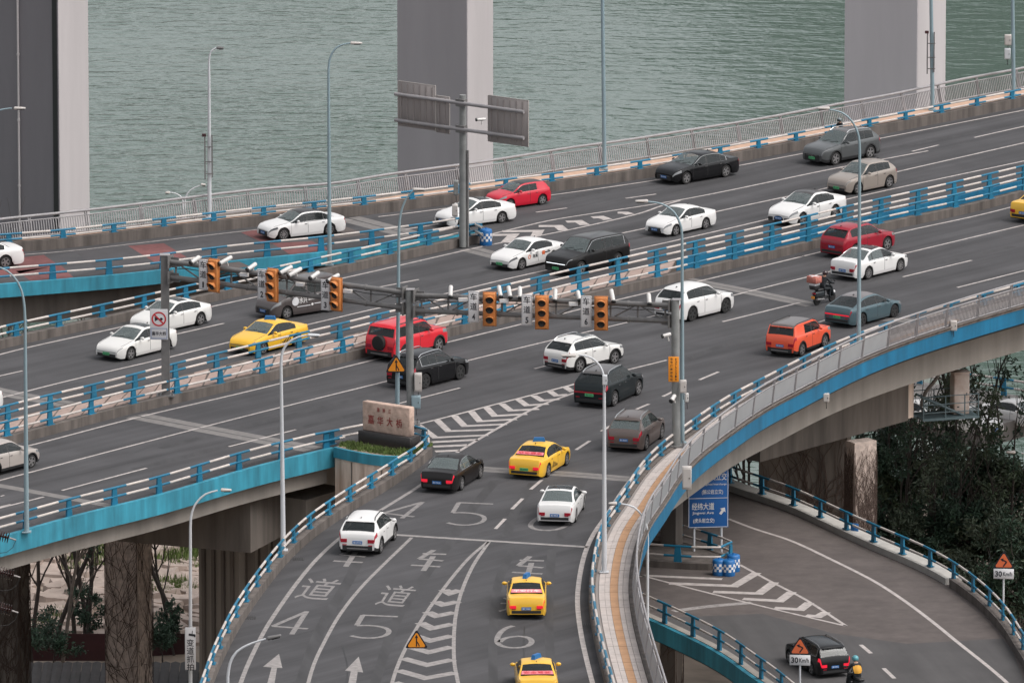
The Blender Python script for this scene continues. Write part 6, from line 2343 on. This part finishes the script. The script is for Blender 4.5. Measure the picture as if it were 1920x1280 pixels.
# ============================================================ warning triangles and speed boards
def tri(name, s, t, m, parent, y=0.0, r=.06):
    """rounded upright triangle of side s"""
    h = s * .866
    pts = []
    for cx, cz, a0 in ((-s / 2 + r * 1.2, -h / 3 + r, 210), (s / 2 - r * 1.2, -h / 3 + r, 330), (0, 2 * h / 3 - r * 1.6, 90)):
        for k in range(-2, 3):
            a = RD(a0 + k * 26)
            pts.append((cx + r * math.cos(a), cz + r * math.sin(a)))
    b = MB()
    n = len(pts)
    b.add([(x, y, z) for x, z in pts] + [(x, y + t, z) for x, z in pts], [tuple(range(n)), tuple(range(2 * n - 1, n - 1, -1))] + [(i, n + i, n + (i + 1) % n, (i + 1) % n) for i in range(n)])
    return b.build(name, m, parent)
def warning(label, c, s, face, arrow_, yaw=0.0, plate=None, post=None):
    root = thing('warning_sign', label, 'sign', c, yaw)
    tri('back_plate', s, .03, M['text_black'], root, 0)
    tri('face', s * .80, .012, face, root, -.012)
    b = MB()
    def st(pts, w):
        for p, q in zip(pts, pts[1:]):
            p, q = Vector((p[0], 0, p[1])), Vector((q[0], 0, q[1]))
            d = (q - p).normalized()
            n = Vector((-d.z, 0, d.x)) * w / 2
            b.add([(v_.x, -.017, v_.z) for v_ in (p - n, q - n, q + n, p + n)], [(0, 1, 2, 3)])
    k = s
    if arrow_ == 'merge':
        st([(0, -.20 * k), (0, .25 * k)], .055 * k)
        st([(.13 * k, -.20 * k), (.10 * k, -.10 * k), (.0, .06 * k)], .045 * k)
        b.add([(-.075 * k, -.0175, .20 * k), (.075 * k, -.0175, .20 * k), (0, -.0175, .36 * k)], [(0, 1, 2)])
    else:
        st([(-.02 * k, -.19 * k), (.14 * k, .04 * k), (-.06 * k, .13 * k)], .065 * k)
        b.add([(-.03 * k, -.0175, .04 * k), (-.01 * k, -.0175, .22 * k), (-.17 * k, -.0175, .16 * k)], [(0, 1, 2)])
    b.build('arrow_symbol', M['text_black'], root, 'stuff')
    if plate:
        pw, ph = s * .98, s * .50
        o = obj('speed_plate', bev_box('speed_plate', (pw, .03, ph), .015, 1), root, M['sign_white'])
        o.location = (0, 0, -s * .577 * .5 - ph / 2 - .02)
        print_on(o, '30', pw * .34, ph * .56, (-pw * .25, -.018, 0), 'text_black', .03)
        print_on(o, 'Km/h', pw * .46, ph * .42, (pw * .2, -.018, 0), 'text_black', .02)
    if post:
        b = MB()
        b.tube([(0, .06, .1), (0, .06, post - c.z)], .045, 8)
        b.build('post', M['pole_white'], root)
    return root
warning('yellow merge warning triangle on the lamp behind the monument', Q(743, 687, P(745, 787).y - .2), 1.0, M['sign_orange'], 'merge')
yb_ = P(780, 1306).y
warning('yellow merge warning triangle on its own post over the ramp gore', Q(781, 1203, yb_), .94, M['sign_orange'], 'merge', post=0.0)
yl_ = P(1498, 1300, ZL).y
warning('coral left bend triangle with speed plate before the black ramp car', Q(1500, 1215, yl_), .98, M['sign_coral'], 'left', -.12, True, ZL)
yr_ = P(1884, 1160, ZL).y
warning('coral left bend triangle with speed plate by the evergreens', Q(1882, 1054, yr_), .98, M['sign_coral'], 'left', -.10, True, ZL - 1)
# vertical camera sign
root = thing('camera_sign', 'white vertical board with a camera symbol and four characters', 'sign', Q(357, 1215, 446 - .2), -.05)
obj('panel', bev_box('panel', (.50, .04, 2.02), .03, 2), root, M['sign_white'])
for k, ch in enumerate('变道抓拍'):
    print_on(root, ch, .34, .35, (0, -.026, .28 - .385 * k), 'text_black', .008)
b = MB()
b.box((0, -.025, .66), (.30, .01, .10)); b.box((-.0, -.025, .78), (.03, .01, .16)); b.box((.13, -.025, .62), (.07, .01, .08))
o = b.build('camera_symbol', M['text_black'], root, 'stuff')
o.rotation_euler = (0, .12, 0)

# ============================================================ sign gantry seen from behind
c = P(868, 449, .45)
TS = thing('sign_gantry', 'tall T shaped sign post with three blank sign backs', 'sign gantry', c, -RD(38))
b = MB()
b.tube([(0, 0, -.4), (0, 0, 7.75)], [.20, .175], 14)
obj('post', b.mesh('post', 50), TS, M['gantry_grey'])
b = MB()
b.box((.24, .10, 2.2), (.10, .10, 5.2))
b.build('cable_duct', M['steel_dark'], TS)
for z in (7.35, 5.95):
    b = MB()
    b.tube([(-4.4, -.22, z), (4.25, -.22, z)], .10, 10)
    obj('cross_tube', b.mesh('cross_tube', 50), TS, M['steel'])
    b = MB()
    b.box((0, -.12, z), (.56, .30, .40))
    b.build('clamp', M['steel_dark'], TS)
def back_panel(x0, x1, z0, z1, label=None):
    me = bev_box('sign_panel', (x1 - x0, .05, z1 - z0), .024, 1)
    o = obj('sign_panel', me, TS, M['sign_back'])
    o.location = ((x0 + x1) / 2, 0, (z0 + z1) / 2)
    if label:
        o['label'] = label
    for k in range(int((x1 - x0) / .42)):
        b = MB()
        b.box((x0 + .22 + .42 * k - o.location.x, -.045, 0), (.045, .04, (z1 - z0) * .9))
        b.build('stiffener', M['sign_back'], o)
    b = MB()
    for x in (x0 + .012, x1 - .012):
        b.box((x - o.location.x, -.03, 0), (.03, .03, z1 - z0 - .06))
    b.box((0, -.03, (z1 - z0) / 2 - .012), (x1 - x0 - .06, .03, .03))
    b.build('rim', M['lamp_head'], o, 'stuff')
back_panel(-4.35, -1.80, 5.62, 8.05, 'large left sign back')
back_panel(-1.79, -.85, 5.55, 7.55, 'narrow sign back beside the post')
back_panel(1.70, 4.42, 5.45, 7.95, 'right sign back')
cctv('white camera standing on the lower tube of the sign gantry', 902, 224, P(868, 449).y - .7, -1.2, .5, 0, .08)
on_pole('equipment_box', 'pale box low on the sign gantry post above the white sedan', 'equipment box', 853, 394, P(868, 449).y - .35, eqbox((.30, .24, .62), 'lamp_head'))
on_pole('equipment_box', 'dark grey box on the sign gantry post beside the rail', 'equipment box', 855, 352, P(868, 449).y + .2, eqbox((.26, .30, .80), 'gantry_grey'))

# ============================================================ blue direction sign on the lower ramp
def quad_arrow(parent, c, s, ang, m):
    pts = [(0, .5), (.42, .05), (.16, .05), (.16, -.5), (-.16, -.5), (-.16, .05), (-.42, .05)]
    ca, sa = math.cos(ang), math.sin(ang)
    b = MB()
    b.add([(c[0] + s * (x * ca - y * sa), -.036, c[1] + s * (x * sa + y * ca)) for x, y in pts], [tuple(range(7))])
    return b.build('arrow', m, parent)
yS = P(1326, 1044, ZL).y
c = Q(1328, 934, yS)
S = thing('direction_sign', 'blue direction sign with white place names under the curved footpath', 'sign', c, .12)
obj('panel', bev_box('panel', (1.98, .05, 2.92), .024, 2), S, M['sign_blue'])
b = MB()
for x in (-.955, .955):
    b.box((x, -.03, 0), (.025, .012, 2.82))
for z in (-1.42, 1.42, .02):
    b.box((0, -.03, z), (1.88, .012, .025))
b.build('border', M['text_white'], S, 'stuff')
print_on(S, '黄沙溪立交', 1.36, .36, (.22, -.034, 1.08), 'text_white', .012)
print_on(S, 'Huangshaxi Interchange', 1.30, .13, (.24, -.034, .70), 'text_white', .01)
print_on(S, '(鹅公岩立交)', 1.04, .27, (.20, -.034, .32), 'text_white', .012)
print_on(S, '经纬大道', 1.10, .36, (-.26, -.034, -.38), 'text_white', .012)
print_on(S, 'Jingwei Ave', 1.05, .17, (-.26, -.034, -.72), 'text_white', .01)
print_on(S, '(虎头岩立交)', 1.04, .27, (-.22, -.034, -1.10), 'text_white', .012)
quad_arrow(S, (-.72, .60), .42, .75, M['text_white'])
quad_arrow(S, (.70, -.62), .40, -.6, M['text_white'])
for x in (-.68, .66):
    b = MB()
    b.tube([(x, .08, 1.2), (x, .08, ZL - c.z + .1)], .06, 8)
    b.build('post', M['pole_white'], S)
# island rail and barrels
isl = [P(u, v, ZL) for u, v in [(1180,1008),(1246,1018),(1300,1032),(1345,1046),(1372,1056),(1374,1064),(1345,1068),(1290,1066),(1230,1062),(1180,1058)]]
guard_rail('curved rail round the island that holds the blue direction sign', [Vector((p.x, p.y, ZL + .3)) for p in even(smooth_curve(isl, .3), 4)], [.32, .8], .84, 2.8, None, base=False)
polygon('island', isl, ZL + .3, M['kerb'], 'structure')
sweep('kerb', even(smooth_curve(isl, .4), 4), rectp(-.15, .15, ZL - .02, ZL + .32), M['kerb'], 'structure')
def barrel(label, c, r, h):
    root = thing('crash_barrel', label, 'barrel', c, group='blue and white crash barrels')
    b = MB()
    b.lathe([(r * .96, 0), (r, .04), (r, h * .9), (r * .92, h * .95), (r * .55, h), (0, h)], n=24)
    obj('drum', b.mesh('drum', 40), root, M['barrel_blue'])
    for i in range(16):
        for j in range(3):
            if (i + j) % 2:
                continue
            a0, a1 = 6.2832 * i / 16, 6.2832 * (i + 1) / 16
            z0, z1 = h * (.26 + .16 * j), h * (.26 + .16 * (j + 1))
            q = r * 1.012
            b = MB()
            b.add([(q * math.cos(a), q * math.sin(a), z) for z in (z0, z1) for a in (a0, (a0 + a1) / 2, a1)], [(0, 1, 4, 3), (1, 2, 5, 4)])
            b.build('white_square', M['text_white'], root)
    b = MB()
    b.lathe([(.05, h), (.05, h + .05), (0, h + .05)], n=10)
    b.build('cap', M['barrel_blue'], root)
    return root
barrel('blue and white checkered barrel at the tip of the far gore', P(911, 459), .33, .88)
barrel('left checkered barrel of the three before the direction sign', P(1348, 1077, ZL), .32, .80)
barrel('middle checkered barrel of the three before the direction sign', P(1366, 1078, ZL), .32, .80)
barrel('rear checkered barrel of the three before the direction sign', P(1375, 1070, ZL), .32, .85)
root = thing('reflector_board', 'plain dark blue board on the white kerb of the lower ramp', 'sign', P(1604, 1006, ZL), -.5)
obj('panel', bev_box('panel', (.42, .04, .56), .01, 1), root, M['barrel_blue']).location = (0, -.1, .42)

# ============================================================ stone monument
mc = (P(671, 830, .16) + P(769, 845, .16)) / 2
rz = -RD(36)
mdir = Vector((math.cos(rz), math.sin(rz), 0))
mn = Vector((math.sin(rz), -math.cos(rz), 0))
MO = thing('stone_monument', 'pink stone monument with red calligraphy on a dark plinth', 'monument', mc - mn * .42, rz)
pw = (P(671, 830, .16) - P(769, 845, .16)).length
o = obj('plinth', bev_box('plinth', (pw, .84, .62), .02, 1), MO, M['plinth'])
o.location = (0, 0, .31)
me = bev_box('stone', (pw * .90, .40, 1.40), .03, 2)
for v_ in me.vertices:
    v_.co += Vector((random.uniform(-.01, .01), random.uniform(-.008, .008), random.uniform(-.015, .015)))
st = obj('stone', me, MO, M['stone'])
st.location = (-.04, .0, .62 + .70)
for k, ch in enumerate('嘉华大桥'):
    print_on(st, ch, .36, .44, (-.88 + .56 * k, -.232, -.12 + random.uniform(-.02, .02)), 'text_red2' if False else M['text_redstone'], .012)
for k, ch in enumerate('嘉陵江'):
    print_on(st, ch, .15, .21, (-.44 + .34 * k, -.232, .40), M['text_redstone'], .012)

# ============================================================ white cabinet on its platform
cc = Q(1798, 777, 497)
K = thing('equipment_platform', 'teal steel platform with railings hung beside the beige cross beam', 'platform', Q(1772, 778, 496), RD(18))
o = obj('deck', boxm('deck', (3.1, 1.8, .12)), K, M['teal_steel'])
for x in (-1.5, -.3, .75, 1.5):
    for y in (-.86, .86):
        b = MB()
        b.box((x, y, .62), (.05, .05, 1.2))
        b.build('post', M['teal_steel'], K)
for z in (.35, .78, 1.2):
    for (x0, y0, x1, y1) in ((-1.5, -.86, 1.5, -.86), (1.5, -.86, 1.5, .86), (-1.5, .86, 1.5, .86)):
        b = MB()
        b.tube([(x0, y0, z), (x1, y1, z)], .025, 6)
        b.build('rail', M['teal_steel'], K)
for y in (-.5, .2):
    b = MB()
    b.tube([(-1.5, y, 1.15), (.8, y, .06)], .07, 6)
    b.build('strut', M['teal_steel'], K)
b = MB()
b.tube([(-1.4, 0, -.06), (-2.9, .4, .5)], .09, 6)
b.build('bracket', M['teal_steel'], K)
W_ = thing('equipment_cabinet', 'tall rust streaked white cabinet standing on the teal platform', 'cabinet', Q(1799, 776, 496.1), RD(18))
o = obj('casing', bev_box('casing', (.84, .62, 2.15), .02, 1), W_, M['cabinet'])
o.location = (0, 0, 1.12 + .0)
o = obj('roof', bev_box('roof', (.94, .72, .07), .015, 1), W_, M['cabinet'])
o.location = (0, 0, 2.23)
b = MB()
b.box((0, -.317, 1.15), (.74, .012, 1.9))
b.build('door', M['cabinet'], W_)
b = MB()
b.box((.26, -.33, 1.1), (.04, .03, .14)); b.box((-.2, -.33, .45), (.12, .012, .06))
b.build('handle', M['trim'], W_, 'stuff')
for nm, lab, pts, rr_, m_ in (('drain_pipe', 'dark drain pipe bending down from the girder beside the teal platform', [Q(1770, 655, 493), Q(1766, 690, 494), Q(1752, 715, 494.5), Q(1735, 735, 495), Q(1728, 760, 495.5)], .10, 'steel_dark'),
                              ('hanging_cable', 'thin dark cable hanging from the girder to the white cabinet', [Q(1798, 655, 494.5), Q(1800, 675, 495), Q(1801, 690, 495.6)], .04, 'trim')):
    b = MB()
    b.tube(smooth_curve(pts, .3), rr_, 8)
    o = b.build(nm, M[m_], None, smooth=60)
    tag(o, lab, 'pipe' if nm == 'drain_pipe' else 'cable')
for lab, u, v, w_, h_ in [('pale box on the blue fascia above the white cabinet', 1788, 610, .34, .50), ('small pale box under the blue fascia of the ramp', 1549, 745, .30, .42), ('long pale box on the fascia above the blue direction sign', 1288, 895, .38, .95)]:
    i_ = min(range(len(E8)), key=lambda i: abs(960 + FPX * E8[i].x / (E8[i].y * math.cos(PITCH) + (CAMH) * math.sin(PITCH)) - u))
    on_pole('junction_box', lab, 'junction box', u, v, E8[i_].y - .25, eqbox((w_, .24, h_), 'lamp_head'))

# ============================================================ insulators on a line pole outside the left edge
yi = 360
IP = thing('power_pole', 'dark power line fittings with brown ribbed insulators at the lower left', 'power pole', (Q(-70, 1300, yi).x, yi, ZG))
b = MB()
pt = Q(-70, 960, yi)
b.tube([(0, 0, 0), (0, 0, pt.z - ZG)], [.22, .16], 10)
b.build('mast', M['concrete_dark'], IP, smooth=50)
o0 = IP.location
for k, (u, v) in enumerate([(8, 1003), (16, 1073), (12, 1139)]):
    a = Q(u - 26, v - 4, yi - .3)
    e = Q(u + 10, v + 5, yi - .3)
    d = e - a
    b = MB()
    pr = []
    n = 8
    for i in range(n):
        s0 = d.length * (i + .1) / n
        pr += [(.045, s0), (.235 - .006 * i, s0 + d.length * .25 / n), (.22, s0 + d.length * .5 / n), (.045, s0 + d.length * .6 / n)]
    b.lathe(pr, n=16, axis='x')
    o = obj('insulator', b.mesh('insulator', 40), IP, M['insulator'])
    o.location = a - o0
    o.rotation_euler = (0, -math.asin(d.z / d.length), 0)
    b = MB()
    b.tube([e - o0, Q(u + 22, v + 9, yi - .3) - o0], .035, 6)
    b.build('clamp', M['sign_back'], IP)
    b = MB()
    arm0 = Vector((0, 0, a.z - ZG))
    b.tube([arm0, a - o0], .06, 6)
    b.build('cross_arm', M['concrete_dark'], IP)
    wire = [Q(u + 22, v + 9, yi - .3), Q(u + 14, v + 26, yi - .4), Q(u - 4, v + 34, yi - .5), Q(u - 40, v + 30, yi - .6)]
    b = MB()
    b.tube([p - o0 for p in smooth_curve(wire, .3)], .012, 4)
    b.build('wire', M['black'], IP)

# ============================================================ scooters and riders
def skinned(name, joints, edges, radii, parent, m, sub=2):
    me = bpy.data.meshes.new(name)
    me.from_pydata(joints, edges, [])
    o = bpy.data.objects.new(name, me)
    COL.objects.link(o)
    md = o.modifiers.new('skin', 'SKIN')
    md.use_smooth_shade = True
    for i, r in enumerate(radii):
        v_ = me.skin_vertices[0].data[i]
        v_.radius = (r, r) if not isinstance(r, tuple) else r
        v_.use_root = i == 0
    o.modifiers.new('subdivision', 'SUBSURF').levels = sub
    dg = bpy.context.evaluated_depsgraph_get()
    ev_ = bpy.data.meshes.new_from_object(o.evaluated_get(dg))
    bpy.data.objects.remove(o)
    ev_.polygons.foreach_set('use_smooth', [True] * len(ev_.polygons))
    for mm in (m if isinstance(m, list) else [m]):
        ev_.materials.append(mm)
    return ev_
def rider(label, c, rot, jacket, trousers, helmet, visor, vest=None, k=1.0):
    """seated on a scooter; +x forward; hips at seat height"""
    root = thing('person', label, 'person', c, rot)
    root.scale = (k, k, k)
    J, E_, R_ = [], [], []
    def add(p, r, par=None):
        J.append(p); R_.append(r)
        if par is not None:
            E_.append((par, len(J) - 1))
        return len(J) - 1
    pel = add((-.12, 0, .84), (.17, .14))
    s1 = add((-.10, 0, 1.02), (.165, .125), pel)
    s2 = add((-.03, 0, 1.20), (.19, .13), s1)
    s3 = add((.03, 0, 1.36), (.15, .11), s2)
    nk = add((.06, 0, 1.46), .06, s3)
    add((.10, 0, 1.58), .085, nk)
    for s in (-1, 1):
        sh = add((.03, s * .17, 1.37), .075, s3)
        el = add((.20, s * .30, 1.14), .052, sh)
        wr_ = add((.44, s * .30, 1.08), .040, el)
        h = add((.50, s * .29, 1.08), .042, wr_)
        add((.55, s * .28, 1.06), .025, h)
        hp_ = add((-.10, s * .11, .82), .10, pel)
        kn = add((.30, s * .20, .80), .075, hp_)
        an = add((.26, s * .19, .40), .05, kn)
        ft = add((.30, s * .19, .34), .045, an)
        add((.42, s * .20, .33), .035, ft)
    me = skinned('body', J, E_, R_, root, [jacket, trousers, M['skin']])
    for p in me.polygons:
        z, x = p.center.z, p.center.x
        if z < .93 and not (x > .35 and z > .95):
            p.material_index = 1
        if z > 1.43 and abs(p.center.y) < .09:
            p.material_index = 2
    obj('body', me, root)
    bm = bmesh.new()
    bmesh.ops.create_icosphere(bm, subdivisions=3, radius=.145)
    for v_ in bm.verts:
        v_.co.x *= 1.12
        if v_.co.z < -.09:
            v_.co.z = -.09 + (v_.co.z + .09) * .3
    hm_ = bpy.data.meshes.new('helmet')
    bm.to_mesh(hm_)
    bm.free()
    hm_.polygons.foreach_set('use_smooth', [True] * len(hm_.polygons))
    o = obj('helmet', hm_, root, helmet)
    o.location = (.10, 0, 1.62)
    b = MB()
    vs = []
    for zz_ in (-.05, .05):
        for i in range(9):
            a = RD(-60 + 120 * i / 8)
            vs.append((.168 * math.cos(a) * (1.0 if zz_ < 0 else .97), .152 * math.sin(a), zz_))
    b.add(vs, [(i, i + 1, i + 10, i + 9) for i in range(8)])
    b.build('visor', visor, o, smooth=60)
    if vest:
        b = MB()
        vs = []
        for zz_, x0, hw in ((1.02, -.285, .16), (1.14, -.27, .20), (1.27, -.19, .20), (1.36, -.115, .14)):
            for i in range(5):
                t = i / 4 - .5
                vs.append((x0 + .12 * abs(t) * 1.6 - .0, t * 2 * hw, zz_))
        b.add(vs, [(r * 5 + i, r * 5 + i + 1, r * 5 + i + 6, r * 5 + i + 5) for r in range(3) for i in range(4)])
        b.build('vest', vest, root, smooth=60)
    return root
def scooter(label, c, rot, bodym, box=None, plate='plate_yellow', lit=False, k=1.0):
    root = thing('motor_scooter', label, 'motor scooter', c, rot)
    root.scale = (k, k, k)
    for x in (-.58, .68):
        b = MB()
        b.lathe([(.17, -.05), (.25, -.055), (.27, -.03), (.27, .03), (.25, .055), (.17, .05)], n=20, axis='y')
        o = obj('wheel', b.mesh('wheel', 40), root, M['tyre'])
        o.location = (x, 0, .27)
        b = MB()
        b.lathe([(.17, -.03), (.03, -.04), (.03, .04), (.17, .03)], n=16, axis='y')
        obj('rim', b.mesh('rim', 40), o, M['alloy'])
    b = MB()
    b.box((.05, 0, .33), (.62, .30, .10))
    b.build('footboard', M['trim'], root)
    me = bev_box('tail_body', (.78, .30, .34), .10, 3)
    o = obj('tail_body', me, root, bodym)
    o.location = (-.45, 0, .58)
    me = bev_box('front_shield', (.14, .46, .62), .06, 3)
    o = obj('front_shield', me, root, bodym)
    o.location = (.50, 0, .66)
    o.rotation_euler = (0, -.32, 0)
    me = bev_box('mudguard', (.46, .14, .16), .06, 3)
    o = obj('mudguard', me, root, M['sign_white'])
    o.location = (.70, 0, .52)
    me = bev_box('seat', (.70, .28, .12), .05, 3)
    o = obj('seat', me, root, M['trim'])
    o.location = (-.28, 0, .80)
    b = MB()
    b.tube([(.66, 0, .34), (.48, 0, 1.0)], .035, 8)
    b.tube([(.42, -.33, 1.04), (.50, 0, 1.02), (.42, .33, 1.04)], .022, 6)
    b.build('handlebar', M['trim'], root, 'stuff')
    b = MB()
    b.add([(.56, -.18, 1.0), (.56, .18, 1.0), (.46, .15, 1.34), (.46, -.15, 1.34)], [(0, 1, 2, 3)])
    b.build('windshield', M['glass_light'], root)
    for s in (-1, 1):
        o = obj('mirror', _mirror_mesh(), root, M['trim'])
        o.location = (.44, s * .36, 1.22)
        o.scale = (.5, .6, .5)
    b = MB()
    b.box((-.93, 0, .46), (.02, .22, .14))
    b.build('licence_plate', M[plate], root)
    b = MB()
    b.box((-.85, 0, .66), (.04, .20, .07))
    b.build('taillight', M['tail_on'] if lit else M['tail'], root)
    b = MB()
    b.tube([(-.2, -.17, .30), (-.80, -.19, .36)], [.05, .06], 8)
    b.build('exhaust', M['alloy'], root)
    if box:
        me = bev_box('top_case', (.46, .42, .30), .09, 3)
        o = obj('top_case', me, root, M['trim'])
        o.location = (-.80, 0, 1.02)
        me = bev_box('case_lid', (.46, .42, .14), .06, 3)
        o = obj('case_lid', me, root, M['sign_white'])
        o.location = (-.80, 0, 1.15)
    return root
def head_of(f, r, z=0):
    a, b_ = P(*f, z), P(*r, z)
    return math.atan2((a - b_).y, (a - b_).x), (a + b_) / 2
h_, m_ = head_of((1562, 565), (1527, 573))
h_ = RD(50)
scooter('black and white motor scooter with a top case before the steel blue car', m_, h_, M['paint_scooter'], True, k=.98)
rider('motor scooter rider in black with a dark helmet amid the near carriageway', m_, h_, M['cloth_black'], M['cloth_black'], M['helmet_dark'], M['glass'], k=.98)
pc = thing('parcel', 'red and white parcel strapped on top of the scooter case', 'parcel', m_ + Vector((math.cos(h_), math.sin(h_), 0)) * -.80 + Vector((0, 0, 1.20 + .02)), h_)
o = obj('box', bev_box('box', (.50, .62, .34), .015, 1), pc, M['red_box'])
o.location = (0, 0, .17)
b = MB()
b.box((0, 0, .345), (.52, .09, .012)); b.box((0, 0, .346), (.09, .64, .012))
b.build('strap', M['sign_white'], pc, 'stuff')
w0_ = P(1576, 273)
hA = RD(222)
scooter('dark scooter mostly hidden between the grey SUV and the river side kerb', w0_, hA, M['trim'], None, k=.9)
rider('scooter rider in dark clothes and grey helmet beyond the grey SUV', w0_, hA, M['cloth_black'], M['cloth_black'], M['helmet_grey'], M['glass'], k=.9)
l0 = P(1605, 1302, ZL)
hl_ = RD(112)
scooter('motorbike at the bottom edge of the lower ramp with a lit tail lamp', l0, hl_, M['trim'], None, lit=True, k=1.05)
rider('rider with an amber backpack vest and teal helmet on the lower ramp', l0, hl_, M['cloth_black'], M['cloth_black'], M['helmet_teal'], M['glass'], vest=M['cloth_yellow'], k=1.05)
